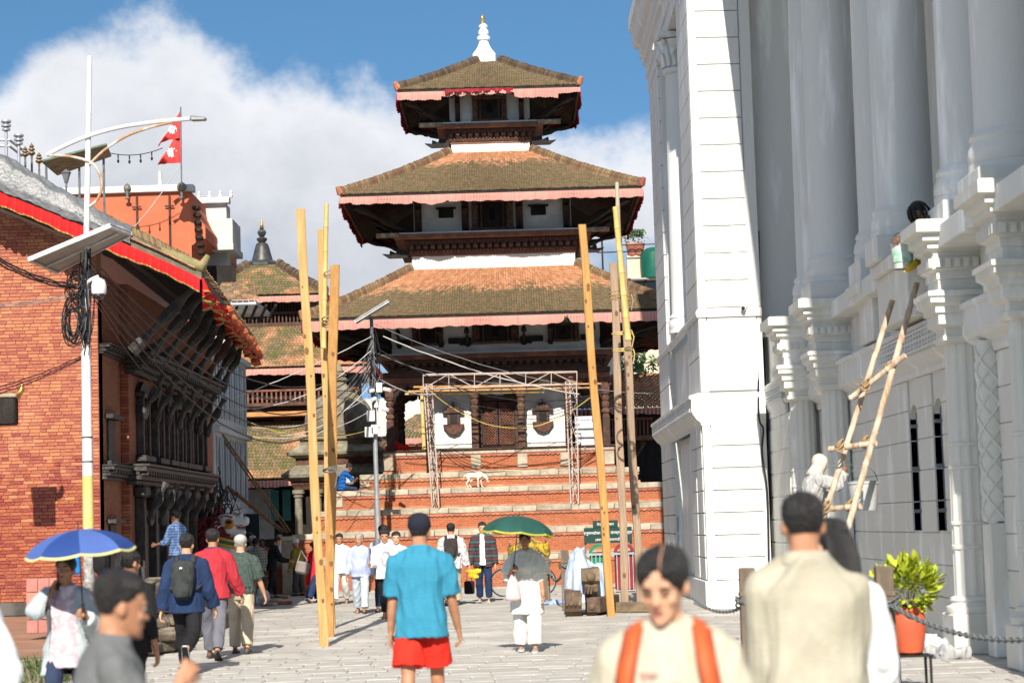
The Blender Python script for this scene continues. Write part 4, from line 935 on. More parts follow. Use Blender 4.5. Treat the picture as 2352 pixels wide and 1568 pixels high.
# buildings behind it on the left
def house_box(name,label,x0,x1,y0,y1,z0,z1,mat,cat='building'):
 t=thing(name,label,cat,((x0+x1)/2,y0,0));mb=MB();mb .bb((x0,y0,z0),(x1,y1,z1));mb .build('wall',mat,t);return t
def pb(t,name,x0,x1,y0,y1,z0,z1,mat,e=.012):return box_part(name,x0,x1,y0,y1,z0,z1,mat,e,t)
p=at(222,446,62);q=at(438,440,62)
ORANGE=M('orange_plaster',(0.52,0.15,0.075),(0.44,0.12,0.06),rough=.9,scale=1.2,var=.06,bump=.08)
OH=house_box('orange_house','flat roofed orange plastered house behind the brick house roof',p .x-4,q .x,62,70,0,q .z,ORANGE)
pb(OH,'roof_coping',p .x-4,q .x+.1,61.85,62.3,q .z+.002,q .z+.2,M('white_coping',(0.62,0.62,0.60),rough=.8))
e0=at(472,548,62);mb=MB();mb .prism([(q .x+.002,q .z-1.6),(q .x+.002,q .z-.25),(q .x+.25,q .z-.8),(e0 .x,e0 .z+.35),(e0 .x,e0 .z),(q .x+.3,e0 .z)],'y',62.002,69);mb .build('sloping_wing',ORANGE,OH)
for px in(315,390):x=at(px,470,62).x;pb(OH,'downpipe',x-.03,x+.03,61.93,61.99,q .z-1.9,q .z-.1,BROWN_WOOD);pb(OH,'pipe_bracket',x-.14,x+.14,61.9,61.929,q .z-.45,q .z-.40,BROWN_WOOD)
for k in range(7):z=q .z-.5-k*.22;mb=MB();mb .cbox((q .x+.16+.02*k,62.0,z),(.22,.3,.12),.03);mb .build('carved_corner',DARK_WOOD,OH)
WHT=M('stained_white',(0.68,0.68,0.66),(0.46,0.46,0.44),rough=.9,scale=2,var=.08,bump=.15,contrast=.3)
a=at(442,470,65);b=at(534,470,65);zt=a .z
WH=house_box('white_corner_house','weathered white house with projecting cornices beside the orange house',a .x-1,at(520,500,65).x,65,65.9,0,zt,WHT)
zc=at(500,525,65).z;pb(WH,'balcony_box',a .x-.3,at(538,520,65).x,64.6,66.5,zc-.55,zc+.25,WHT);pb(WH,'cornice',a .x-.5,at(541,520,65).x,64.4,66.7,zc-.75,zc-.552,WHT)
pb(WH,'parapet',a .x-.4,at(528,478,65).x,64.8,65.2,zt+.002,zt+.18,WHT)
for i in range(4):x=a .x+.2+i*.33;mb=MB();mb .lathe([(.05,zt+.18),(.07,zt+.25),(.04,zt+.3),(.06,zt+.36),(.0,zt+.42)],(x,65,0),n=8);mb .build('urn',WHT,WH)
zb=at(510,640,64.5).z;pb(WH,'balcony',a .x+.2,at(552,640,64.5).x,63.6,65,zb-.6,zb-.45,WHT);pb(WH,'balcony_rail',a .x+.3,at(550,640,64.5).x,63.62,63.7,zb-.448,zb+.3,DARK_WOOD)
zb2=at(560,705,63).z;pb(WH,'lower_eave',-8.6,at(596,712,62).x,61.2,64.8,zb2-.12,zb2,WHT)
mb=MB();tile_face(mb,(-8.6,61.1,zb2+.03),(at(598,712,61.2).x,61.1,zb2+.03),(at(545,650,62).x,63.0,zb2+.75),(-8.6,63.0,zb2+.75),.16,.2,0,.03);mb .build('porch_tiles',OLD_TILE,WH,kind='stuff')
for i in range(5):x=-8.3+i*.28;beam('eave_bracket',(x,62.6,zb2-.5),(x+.35,61.5,zb2-.13),.06,.08,DARK_WOOD,WH)
GB=M('grey_blue_plaster',(0.50,0.55,0.58),(0.40,0.44,0.47),rough=.9,scale=1.5,var=.05,bump=.1)
GH=house_box('grey_blue_house','pale blue grey street house with rows of tall narrow dark windows',-11,-7.95,56.2,63.2,0,6.9,GB)
for zf in(.4,2.55,4.75):
 for k in range(6):
  y=56.9+k*1.08;w=pb(GH,'window',-7.955,-7.93,y-.26,y+.26,zf+.15,zf+1.75,BLACKISH);
  for s in(-1,1):box_part('window_frame',-7.949,-7.90,y+s*.30-.035,y+s*.30+.035,zf+.1,zf+1.8,GB,.01,w)
 pb(GH,'floor_band',-7.95,-7.80,56.2,63.25,zf+1.9,zf+2.05,GB)
pb(GH,'open_shutter',-7.93,-7.55,62.4,62.44,1.2,2.3,M('dark_green_shutter',(0.02,0.035,0.04),rough=.5))
# second pagoda behind on the left
BX=at(597,700,86).x;BY=88.0
PG=thing('distant_pagoda','lower red brick pagoda with bell shaped dark finial behind the left poles','temple',(BX,BY,0))
def small_roof(half,ze,ht,zt,tm,hang=.25):
 mb=MB();E=lambda sx,sy:Vector((BX+sx*half,BY+sy*half,ze));T=lambda sx,sy:Vector((BX+sx*ht,BY+sy*ht,zt))
 tile_face(mb,E(-1,-1),E(1,-1),T(1,-1),T(-1,-1),.14,.2,.1);tile_face(mb,E(1,-1),E(1,1),T(1,1),T(1,-1),.3,.3,.1);tile_face(mb,E(-1,1),E(-1,-1),T(-1,-1),T(-1,1),.3,.3,.1)
 mb .build('roof_tiles',tm,PG,kind='stuff')
 d=MB();d .add([E(-1,-1)-Vector((0,0,.12)),E(1,-1)-Vector((0,0,.12)),E(1,1)-Vector((0,0,.12)),E(-1,1)-Vector((0,0,.12))]+[T(*s)-Vector((0,0,.2))for s in((-1,-1),(1,-1),(1,1),(-1,1))],[(0,1,5,4),(1,2,6,5),(2,3,7,6),(3,0,4,7),(4,5,6,7),(3,2,1,0)]);d .build('roof_deck',DARK_WOOD,PG)
 for sx in(-1,1):hip_tiles(PG,E(sx,-1)+Vector((0,0,.03)),T(sx,-1),HIP_B,step=.22,wd=.34,ht=.26,key='pg',sag=.1)
 z=ze-.08;valance(PG,(BX-half,BY-half-.04,z),(BX+half,BY-half-.04,z),z,hang,CLOTH_PINK,per=.14,amp=.03,seed=int(half*7))
 valance(PG,(BX+half+.04,BY-half,z),(BX+half+.04,BY+half,z),z,hang,CLOTH_RED,per=.14,amp=.03,seed=int(half*9),out=(1,0,0))
TILE_PG=M_tile('tile_pg',0,1,False,1.25)
def pgz(py,Y):return at(620,py,Y).z
r1,r2,r3=2.75,4.7,6.6
small_roof(r1,pgz(676,BY-r1),.62,pgz(612,BY),TILE_PG);small_roof(r2,pgz(842,BY-r2),2.1,pgz(748,BY-2.1),TILE_PG);small_roof(r3,pgz(1098,BY-r3),3.6,pgz(968,BY-3.6),TILE_PG)
PGB=M_brick('pagoda_brick',(0.34,0.14,0.085),(0.27,0.10,0.06),(0.25,0.17,0.12),bw=.24,bh=.08)
def pgl(half,z0,z1,name,mat):mb=MB();mb .lathe([(half,z0),(half,z1)],(BX,BY,0),sq=4);return mb .build(name,mat,PG)
pgl(1.7,pgz(748,BY-2),pgz(676,BY-r1)+.4,'upper_wall',DARK_WOOD);pgl(3.2,pgz(968,BY-3.5),pgz(842,BY-r2)+.4,'middle_wall',PGB);pgl(4.6,0,pgz(1098,BY-r3)+.5,'lower_wall',DARK_WOOD)
def lattice_rows(half,z0,z1,step,name='lattice_slat'):
 me=MB().box((0,0,0),(.06,.05,z1-z0)).mesh(name,BROWN_WOOD);n=int(2*half/step)
 for i in range(n):piece(name,me,PG,Matrix .Translation((-half+(i+.5)*2*half/n,-half-.10,(z0+z1)/2)))
z0=pgz(742,BY-2);lattice_rows(1.9,z0,z0+.35,.15,'baluster');box_part('balcony_rail',BX-2.0,BX+2.0,BY-2.07,BY-1.95,z0+.352,z0+.45,BROWN_WOOD,.01,PG);box_part('balcony_floor',BX-2.1,BX+2.1,BY-2.2,BY-1.71,z0-.15,z0-.002,BROWN_WOOD,.01,PG)
lattice_rows(1.72,z0+.5,z0+1.2,.12)
z0=pgz(935,BY-3.6);box_part('balcony_floor',BX-4.1,BX+4.1,BY-4.3,BY-3.21,z0,z0+.14,BROWN_WOOD,.01,PG)
me=MB().box((0,0,0),(.07,.05,.42)).mesh('baluster',RED_WOOD)
for i in range(44):piece('baluster',me,PG,Matrix .Translation((-4.0+i*8.0/43,-4.2,z0+.36)))
box_part('balcony_rail',BX-4.1,BX+4.1,BY-4.26,BY-4.14,z0+.572,z0+.66,RED_WOOD,.01,PG);box_part('orange_beam',BX-4.1,BX+4.1,BY-4.35,BY-3.22,z0-.40,z0-.22,M('orange_beam',(0.5,0.24,0.09),rough=.8),.01,PG)
pgl(3.65,z0+.15,pgz(842,BY-r2)+.3,'gallery_wall',_mats['black_void']if False else DARK_WOOD)
z1=pgz(990,BY-3.6)
for s in(-1,0,1):box_part('dark_window',BX+s*1.9-.6,BX+s*1.9+.6,BY-3.32,BY-3.202,z0-1.1,z0-.45,DARK_WOOD,.01,PG)
fz=pgz(606,BY);FB=M('dark_bronze',(0.09,0.085,0.085),(0.05,0.05,0.05),rough=.45,metal=.4,scale=5)
mb=MB();mb .lathe([(.70,fz-.12),(.70,fz),(.62,fz+.06),(.52,fz+.12)],(BX-.1,BY,0),sq=8);mb .lathe([(.46,fz+.1),(.40,fz+.3),(.31,fz+.65),(.25,fz+.83),(.2,fz+.88),(.12,fz+.9),(.2,fz+.98),(.23,fz+1.05),(.18,fz+1.1),(.08,fz+1.14),(.14,fz+1.2),(.19,fz+1.32),(.14,fz+1.42),(.06,fz+1.46),(.1,fz+1.5),(.06,fz+1.58)],(BX-.1,BY,0),n=20)
f=mb .build('bell_finial',FB,PG,smooth='auto');mb=MB();mb .lathe([(.05,fz+1.58),(.08,fz+1.62),(.05,fz+1.7),(.06,fz+1.76),(.0,fz+1.88)],(BX-.1,BY,0),n=12);mb .build('gilt_tip',GOLD,f,smooth='auto')
zq=pgz(1160,BY-5.5)
for px in(612,640):
 x=at(px,1160,80.5).x;w=box_part('teal_shutter',x-.16,x+.16,83.3,83.36,zq-.6,zq+.6,M('teal_paint',(0.07,0.24,0.23),rough=.6),.01,PG)
x=at(590,1170,82).x;box_part('pale_panel',x-.55,x+.5,83.37,83.39,zq-1.3,zq+.65,M('pale_wall',(0.42,0.40,0.36),rough=.9),.005,PG)
# stone shrine with a ribbed dome
SX,SY=-6.25,76.0
SH=thing('stone_shrine','weathered stone shrine with ribbed beehive dome beside the big temple','shrine',(SX,SY,0))
STN=M('lichen_stone',(0.28,0.25,0.19),(0.14,0.125,0.09),rough=.95,scale=2.5,var=.2,rnd=.1,bump=.6,bscale=14,col3=(0.34,0.32,0.24))
def sq(prof,name,mat=STN,n=4):mb=MB();mb .lathe(prof,(SX,SY,0),sq=n);return mb .build(name,mat,SH)
sq([(1.45,0),(1.45,1.3)],'base');sq([(1.15,1.301),(1.15,3.2)],'cella',DARK_WOOD)
sq([(1.5,3.2),(1.55,3.3),(1.62,3.4),(1.62,3.48)],'carved_frieze',CARVED);sq([(1.62,3.482),(1.9,3.62),(1.93,3.72),(1.45,4.05)],'eave_slab');sq([(1.45,4.051),(1.45,4.3)],'carved_frieze',CARVED);sq([(1.5,4.302),(1.72,4.40),(1.74,4.48),(1.35,4.75)],'eave_slab');sq([(1.30,4.751),(1.30,4.9),(1.42,4.95),(1.42,5.03),(1.2,5.06)],'dome_base')
mb=MB();rings=[];nn=60
for z,r in((5.05,1.14),(5.25,1.21),(5.55,1.23),(5.85,1.19),(6.12,1.08),(6.36,.90),(6.55,.66),(6.67,.46)):
 rings .append([Vector((SX+r*(1+.022*math .cos(6*4*math .pi*j/nn))*math .cos(2*math .pi*j/nn),SY+r*(1+.022*math .cos(24*math .pi*j/nn))*math .sin(2*math .pi*j/nn),z))for j in range(nn)])
mb .loft(rings);mb .build('ribbed_dome',STN,SH,smooth=True)
for k in range(4):mb=MB();mb .lathe([(1.19-k*.0,5.06+0),(1.24,5.10),(1.19,5.14)],(SX,SY,0),n=40);
mb .build('bead_ring',STN,SH)
mb=MB();mb .lathe([(.42,6.64),(.50,6.70),(.40,6.80),(.30,6.92),(.25,7.02),(.33,7.07),(.33,7.14),(.24,7.19),(.29,7.25),(.27,7.32),(.17,7.36),(.2,7.42),(.14,7.5),(.1,7.62),(.06,7.72)],(SX,SY,0),n=24);mb .build('finial',STN,SH,smooth='auto')
for sx in(-1.38,-.7,.7,1.38):
 mb=MB();mb .cbox((SX+sx,SY-1.38,1.4),(.4,.4,.2),.02);mb .lathe([(.16,1.5),(.14,1.6),(.13,2.9),(.17,2.95),(.17,3.02),(.22,3.06),(.22,3.198)],(SX+sx,SY-1.38,0),n=14);mb .build('column',STN,SH,smooth='auto')
mb=MB();mb .lathe([(.17,-.03),(.19,0),(.12,.03)],n=16);mb .xf(Matrix .Translation((SX+.15,SY-1.46,4.18))@Matrix .Rotation(math .pi/2,4,'X'));mb .build('round_medallion',CARVED,SH)
# far houses seen past the right of the temple and through its end bay
CON=M('raw_concrete',(0.42,0.41,0.38),(0.28,0.27,0.25),rough=.95,scale=2,bump=.2);CREAM=M('cream_plaster',(0.64,0.58,0.47),(0.50,0.44,0.34),rough=.9,scale=1.2,contrast=.2)
a=at(1370,605,92);b=at(1540,605,92)
FC=house_box('roof_terrace_house','concrete house with plant pots and a green tank on its roof terrace',a .x+.6,b .x+3,92,100,0,at(1470,632,92).z,CON)
zt=at(1470,632,92).z;pb(FC,'cream_parapet',at(1440,600,91.8).x,b .x+3,91.8,92.0,zt-.15,zt+.85,CREAM);pb(FC,'dark_opening',at(1452,640,91.9).x,b .x+2,91.75,91.99,zt-1.2,zt-.3,BLACKISH);pb(FC,'awning',at(1448,635,91.5).x,b .x+2,91.2,91.8,zt-.28,zt-.2,CON)
for px in(1384,1428,1481):x=at(px,600,91.5).x;pb(FC,'rail_post',x-.04,x+.04,91.4,91.48,zt-.6,zt+(1.6 if px!=1481 else .9),DARK_WOOD)
pb(FC,'top_rail',at(1372,600,91.5).x,b .x+2,91.42,91.47,zt+.95,zt+1.0,DARK_WOOD);pb(FC,'top_rail',at(1430,600,91.5).x,b .x+2,91.42,91.47,zt+1.25,zt+1.29,DARK_WOOD)
LEAF=M('leaf_green',(0.07,0.13,0.03),(0.035,0.075,0.02),rough=.6,scale=6,var=.3,rnd=.35,bump=0)
def leaf_clump(mb,c,r,n,size,rg,up=.5):
 for _ in range(n):
  d=Vector((rg .gauss(0,1),rg .gauss(0,1),rg .gauss(0,1)+up)).normalized()*r*rg .random()**.5;p=Vector(c)+Vector((d .x,d .y,d .z*.8))
  u=Vector((rg .gauss(0,1),rg .gauss(0,1),rg .gauss(0,1))).normalized();v=u .orthogonal().normalized();s=size*rg .uniform(.6,1.3)
  mb .add([p-u*s,p+v*s*.4,p+u*s,p-v*s*.4],[(0,1,2,3)])
for i,px in enumerate((1452,1469)):
 x=at(px,605,91.9).x;t=thing('potted_plant',('left' if i==0 else 'right')+' one of two clay pots with plants on the far roof parapet','plant',(x,91.9,zt+.85));mb=MB();mb .lathe([(.17,zt+.86),(.25,zt+1.3),(.27,zt+1.3),(.27,zt+1.38),(.22,zt+1.38)],(x,91.9,0),n=14);mb .build('pot',TERRACOTTA,t,smooth='auto')
 mb=MB();leaf_clump(mb,(x,91.9,zt+1.7),.42,90,.1,random .Random(i));mb .build('foliage',LEAF,t,kind='stuff')
x=at(1494,605,92).x;mb=MB();mb .lathe([(.55,zt-.2),(.58,zt+.5),(.55,zt+.9),(.3,zt+1.1),(.1,zt+1.15)],(x+.1,91.6,0),n=20);tag(mb .build('water_tank',M('green_tank',(0.008,0.10,0.065),rough=.4),smooth='auto'),'green plastic water tank on the far roof terrace','water tank')
a=at(1432,822,84);b=at(1530,822,84)
CH=house_box('cream_house','cream plastered house with white many paned window right of the temple',a .x,b .x+2,84,92,0,at(1470,790,84).z,CREAM)
w0,w1=at(1441,826,84),at(1474,880,84);wf=pb(CH,'window',w0 .x,w1 .x,83.9,83.99,w1 .z-.3,w0 .z,M('white_frame',(0.7,0.7,0.7),rough=.6))
for i in range(2):
 for k in range(5):x=w0 .x+(w1 .x-w0 .x)*(.27+.46*i);z=w0 .z-.12-k*.225;box_part('pane',x-.10,x+.10,83.88,83.899,z-.16,z,BLACKISH,.003,wf)
bx=at(1447,1000,72).x;RH=thing('balcony_house','low house with tiled roof and carved wooden balcony behind the right poles','house',(bx,72,0))
zA=at(1470,935,71).z;zB=at(1470,880,74).z
mb=MB();tile_face(mb,(bx-3.5,71,zA),(bx+3,71,zA),(bx+3,75,zB+.4),(bx-3.5,75,zB+.4),.15,.2,0,.04);mb .build('roof_tiles',M_tile('tile_rh',-20,1),RH,kind='stuff')
mb=MB();mb .bb((bx-3.4,72.5,0),(bx+3,76,zA-.1));mb .build('wall',DARK_WOOD,RH);valance(RH,(bx-3.5,70.95,zA-.02),(bx+3,70.95,zA-.02),zA-.02,.2,CLOTH_PINK,per=.14,amp=.03,seed=77)
zC=at(1470,985,71).z;box_part('balcony_floor',bx-3.2,bx+.75,71.3,72.48,zC-.35,zC-.2,RED_WOOD,.01,RH);box_part('balcony_rail',bx-3.2,bx+.75,71.3,71.4,zC+.32,zC+.4,RED_WOOD,.01,RH)
me=MB().box((0,0,0),(.05,.05,.5)).mesh('baluster',RED_WOOD)
for i in range(30):piece('baluster',me,RH,Matrix .Translation((-3.1+i*3.8/29,-.65,zC+.055)))
box_part('balcony_post',bx+.1,bx+.25,71.5,71.65,zC-.19,zA-.05,RED_WOOD,.01,RH);hst=MB();hst .tube([(bx-.1,72.4,zC-1.2),(bx+.4,71.6,zC-.4)],[.1,.14],6);hst .build('strut',CARVED,RH)
mb=MB();leaf_clump(mb,(bx+.5,74.5,zB+.5),.9,260,.13,random .Random(5));tag(mb .build('roof_weeds',LEAF,kind='stuff'),'weeds growing over the low tiled roof','weeds')
mb=MB();mb .lathe([(.45,0),(.5,.1),(.3,.45),(.2,.6),(.2,.75)],at(1475,895,80),n=14);tag(mb .build('chimney_cap',STN),'small grey stone roof cap above the weeds','roof cap')
a=at(878,925,96);b=at(960,925,96);BH=house_box('back_house','white house with a glass strip window seen through the temple end bay',a .x-2,b .x+1.4,96,100,0,a .z+.2,WHT)
w=pb(BH,'strip_window',at(890,985,95.9).x,at(930,985,95.9).x,95.9,95.98,at(900,1000,96).z,at(900,982,96).z,BLACKISH);
PR=thing('small_tiled_pavilion','small tiled roof pavilion with pink valance seen through the temple end bay','pavilion',(at(930,1030,90).x,90,0));c=worldpos(PR)
zA=at(920,1007,89).z;zB=at(960,975,90).z
mb=MB();tile_face(mb,(c .x-1,88.8,zA),(c .x+2.5,88.8,zA),(c .x+1.6,91,zB+.5),(c .x+.5,91,zB+.5),.14,.2,0,.04);mb .build('roof_tiles',TILE_PG,PR,kind='stuff');mb=MB();mb .bb((c .x-.8,89.2,0),(c .x+2.3,92,zA-.1));mb .build('wall',PGB,PR)
valance(PR,(c .x-1,88.75,zA),(c .x+2.5,88.75,zA),zA,.25,CLOTH_PINK,per=.14,amp=.03,seed=8)
# people
def remesh(mb,vox,smooth=3,name='m'):
 me=bpy .data .meshes .new('tmp');me .from_pydata([tuple(v)for v in mb .v],[],mb .f)
 bm=bmesh .new();bm .from_mesh(me);bmesh .ops .recalc_face_normals(bm,faces=bm .faces);bm .to_mesh(me);bm .free()
 o=bpy .data .objects .new('tmp',me);C .objects .link(o)
 m=o .modifiers .new('r','REMESH');m .mode='VOXEL';m .voxel_size=vox;m .use_smooth_shade=True
 if smooth:s=o .modifiers .new('s','SMOOTH');s .factor=.5;s .iterations=smooth
 dg=bpy .context .evaluated_depsgraph_get();dg .update();r=bpy .data .meshes .new_from_object(o .evaluated_get(dg));r .name=name
 bpy .data .objects .remove(o);bpy .data .meshes .remove(me);return r
def wrinkle(me,amp,freq,seed,stretch=(1,1,.45)):
 if amp<=0:return
 n=len(me .vertices);co=np .empty(n*3);me .vertices .foreach_get('co',co);co=co .reshape(-1,3);no=np .empty(n*3);me .vertices .foreach_get('normal',no);no=no .reshape(-1,3)
 rg=np .random .RandomState(seed);d=np .zeros(n);q=co*np .array(stretch)
 w=q+.03*np .sin(q[:,[1,2,0]]*19+seed)
 for i in range(9):
  k=rg .normal(size=3);k/=np .linalg .norm(k);f=freq*rg .uniform(.6,2.2);d+=(1-np .abs(np .sin(w@k*f+rg .uniform(0,6))))/(1+i*.15)
 d=(d-d .mean())/max(1e-6,d .std());co+=no*(d*amp)[:,None];me .vertices .foreach_set('co',co .ravel());me .update()
def rcone(mb,a,b,ra,rb,n=12,flat=False):
 a,b=Vector(a),Vector(b);d=(b-a);L_=d .length
 if L_<1e-5:return
 d/=L_;pts=[];rs=[]
 if not flat:pts+=[a-d*ra*.98,a-d*ra*.7,a-d*ra*.3];rs+=[ra*.18,ra*.72,ra*.95]
 pts+=[a,a .lerp(b,.5),b];rs+=[ra,(ra+rb)/2,rb]
 if not flat:pts+=[b+d*rb*.3,b+d*rb*.7,b+d*rb*.98];rs+=[rb*.95,rb*.72,rb*.18]
 mb .tube(pts,rs,n)
def smooth01(x):x=min(1,max(0,x));return x*x*(3-2*x)
SKINS={'light':((0.60,0.345,0.22),(0.51,0.27,0.165)),'mid':((0.44,0.225,0.13),(0.36,0.17,0.095)),'dark':((0.25,0.125,0.075),(0.19,0.092,0.056))}
def skin_mat(k):return M('skin_'+k,*SKINS[k],rough=.55,scale=14,var=.06,bump=.06,bscale=120,spec=.35,sss=.0)
HAIR=M('black_hair',(0.018,0.015,0.013),(0.009,0.008,0.008),rough=.45,scale=40,var=.3,bump=.6,bscale=160,stretch=(1,1,.25),spec=.4)
GREYHAIR=M('grey_hair',(0.42,0.41,0.39),(0.22,0.21,0.2),rough=.6,scale=30,var=.2,bump=.5,bscale=150)
EYEW=M('eye_white',(0.6,0.58,0.55),rough=.3,bump=0,var=.02);IRIS=M('iris',(0.02,0.012,0.01),rough=.2,bump=0,var=0);LIP=M('lips',(0.30,0.10,0.085),rough=.5,bump=0,var=.05)
HEADR=[(0.0,.020,.080,.045),(.010,.038,.092,.022),(.03,.051,.094,-.02),(.055,.060,.091,-.055),(.085,.067,.088,-.078),(.115,.071,.085,-.092),(.145,.0745,.088,-.098),(.175,.0735,.081,-.098),(.20,.064,.060,-.085),(.218,.045,.033,-.06),(.230,.018,.003,-.03)]
def head_rings(infl=None,n=28,fem=False):
 out=[]
 for z,hw,f,b in HEADR:
  if fem:hw*=.88+.12*smooth01((z-.05)/.09)
  cy=(f+b)/2;hd=(f-b)/2;ring=[]
  for j in range(n):
   a=2*math .pi*j/n;c,s=math .cos(a),math .sin(a);p=2.25
   r=1/(abs(c)**p+abs(s)**p)**(1/p);v=Vector((hw*r*c,cy+hd*r*s,z))
   if infl:
    cen=Vector((0,-.005,.12));d=(v-cen).normalized();v=v+d*infl(v)
   ring .append(v)
  out .append(ring)
 return out
def cloth(name,col,col2=None,**k):
 k .setdefault('rough',.9);k .setdefault('scale',5);k .setdefault('var',.07);k .setdefault('bump',.25);k .setdefault('bscale',60);k .setdefault('spec',.15)
 return M('cloth_'+name,col,col2,**k)
def M_pattern(name,base,lines,kind='check',size=.05,width=.25):
 """woven check or stripes in the cloth"""
 if name in _mats:return _mats[name]
 m,nt,N,L,P=_nodes(name);tc=N .new('ShaderNodeTexCoord');sp=N .new('ShaderNodeSeparateXYZ');L .new(tc .outputs['Object'],sp .inputs[0])
 def mt(op,a,b=None):
  q=N .new('ShaderNodeMath');q .operation=op
  for i,v in enumerate((a,b)):
   if v is None:continue
   if isinstance(v,(int,float)):q .inputs[i].default_value=v
   else:L .new(v,q .inputs[i])
  return q .outputs[0]
 sx=mt('LESS_THAN',mt('FRACT',mt('DIVIDE',mt('ADD',sp .outputs[0],mt('MULTIPLY',sp .outputs[1],.7)),size)),width);sz=mt('LESS_THAN',mt('FRACT',mt('DIVIDE',sp .outputs[2],size)),width)
 f=mt('MULTIPLY',mt('ADD',sx,sz),.5)if kind=='check' else sz
 mx=N .new('ShaderNodeMix');mx .data_type='RGBA';L .new(f,mx .inputs['Factor']);mx .inputs['A'].default_value=(*base,1);mx .inputs['B'].default_value=(*lines,1)
 col=mx .outputs['Result']
 if kind=='stripe2':
  s2=mt('LESS_THAN',mt('FRACT',mt('ADD',mt('DIVIDE',sp .outputs[2],size),.5)),width);m2=N .new('ShaderNodeMix');m2 .data_type='RGBA';L .new(s2,m2 .inputs['Factor']);L .new(col,m2 .inputs['A']);m2 .inputs['B'].default_value=(0.05,0.09,0.10,1);col=m2 .outputs['Result']
 L .new(col,P .inputs['Base Color']);P .inputs['Roughness'].default_value=.9;P .inputs['Specular IOR Level'].default_value=.15;_mats[name]=m;return m
def person(label,pos,yaw,h=1.70,skin='mid',female=False,fat=0.0,lean=4,legs=((0,0),(0,0)),arms=(None,None),head=(0,0),hair='short',hairmat=None,top=None,bottom=None,shoes=None,vox=.012,group=None,pelvis=None,sh=1.0,eyes='open',twist=0,detail=1,extras=None,curl=(.5,.5),face=True,seed=None,cap=None,pitch=0,name='person'):
 seed=seed if seed is not None else abs(hash(label))%1000
 seed=sum(map(ord,label))%1000
 k=h/1.75
 if pelvis is None:
  for _ in range(2):
   low=min(-.425*math .cos(R(l[0]))-.40*math .cos(R(l[0]-l[1]))-.085-(.10*math .sin(R(min(60,(l[1]-l[0])*.9)))if l[0]-l[1]<-20 else 0)for l in legs)
   z=-low*k+sum(math .cos(R(lean)*smooth01((.53*(i+.5)/20+.05)/.35))for i in range(20))*.53/20*k+.035*k+.22*k**.5*(1.0 if female else 1.05)
   k*=h/z
 SK=skin_mat(skin);hairmat=hairmat or HAIR
 root=thing(name,label,'person',pos,group);root .rotation_euler=(0,0,R(yaw))
 # skeleton (x right, y forward, z up)
 legs2=[]
 for s,lg in zip((-1,1),legs):
  fl,kn=R(lg[0]),R(lg[1]);ab=R(lg[2]if len(lg)>2 else 1.5)
  hip=Vector((s*.092*k,0,0));d1=Vector((s*math .sin(ab),math .sin(fl),-math .cos(fl))).normalized();d2=Vector((s*math .sin(ab)*.3,math .sin(fl-kn),-math .cos(fl-kn))).normalized()
  kne=hip+d1*.425*k;ank=kne+d2*.40*k;fp=lg[3]if len(lg)>3 else max(-60,min(0,(lg[0]-lg[1])*.9))if(lg[0]-lg[1])<-20 else 0
  legs2 .append((hip,kne,ank,R(fp),s))
 pz=pelvis if pelvis is not None else-min(a .z-.085*k-(.10*k*math .sin(-fp)if fp<0 else 0)for _,_,a,fp,_ in legs2)
 off=Vector((0,0,pz));legs2=[(a+off,b+off,c+off,fp,s)for a,b,c,fp,s in legs2]
 Lr=R(lean);SP=[];p=Vector((0,0,pz));s0=0;tot=.62;st=31
 def ang(s):return Lr*smooth01((s+.05)/.35)
 path=[(-.14,Vector((0,0,pz-.14*k))),(0,p .copy())]
 for i in range(1,st+1):
  s=tot*i/st;a=ang(s);p=p+Vector((0,math .sin(a),math .cos(a)))*(tot/st)*k;path .append((s,p .copy()))
 def spine(s):
  for(s0,p0),(s1,p1)in zip(path,path[1:]):
   if s<=s1:return p0 .lerp(p1,(s-s0)/(s1-s0))
  return path[-1][1]
 def frame(s):
  a=ang(s)if s>0 else 0;tw=R(twist)*smooth01(s/.4);rt=Vector((math .cos(tw),math .sin(tw),0));fw0=Vector((-math .sin(tw),math .cos(tw),0));up=Vector((0,0,1))*math .cos(a)+fw0*math .sin(a);fw=up .cross(rt);return rt,fw,up
 if female:RG=[(-.13,.13,.085,0),(-.06,.172,.112,-.006),(.0,.172,.115,-.006),(.08,.148,.10,0),(.14,.128,.092,.004),(.22,.135,.098,.008),(.31,.15,.118,.016),(.38,.15,.105,.008),(.44,.125,.088,0),(.49,.088,.072,-.005),(.53,.075,.058,-.008),(.565,.05,.052,0)]
 else:RG=[(-.13,.13,.09,0),(-.06,.165,.115,-.004),(.0,.168,.118,0),(.08,.155,.11,.004),(.14,.15,.108,.006),(.22,.158,.112,.006),(.31,.172,.12,.008),(.38,.178,.117,.004),(.44,.150,.10,0),(.49,.10,.08,-.006),(.53,.085,.064,-.008),(.565,.06,.06,0)]
 def ring(s,hw,hd,yo,n=22,pw=2.4):
  c=spine(s);rt,fw,up=frame(s);out=[];belly=fat*math .exp(-((s-.12)/.14)**2)
  for j in range(n):
   a=2*math .pi*j/n;cc,ss=math .cos(a),math .sin(a);r=1/(abs(cc)**pw+abs(ss)**pw)**(1/pw)
   out .append(c+rt*(hw+belly*.35)*k*r*cc+fw*(yo*k+hd*k*r*ss+(belly*k*r*max(0,ss))+belly*.25*k*r*min(0,ss)))
  return out
 def interp(s):
  if s<=RG[0][0]:return RG[0][1:]
  for a,b in zip(RG,RG[1:]):
   if s<=b[0]:t=(s-a[0])/(b[0]-a[0]);return tuple(a[i]*(1-t)+b[i]*t for i in(1,2,3))
  return RG[-1][1:]
 sh_w=(.165 if female else .19)*sh;A=[]
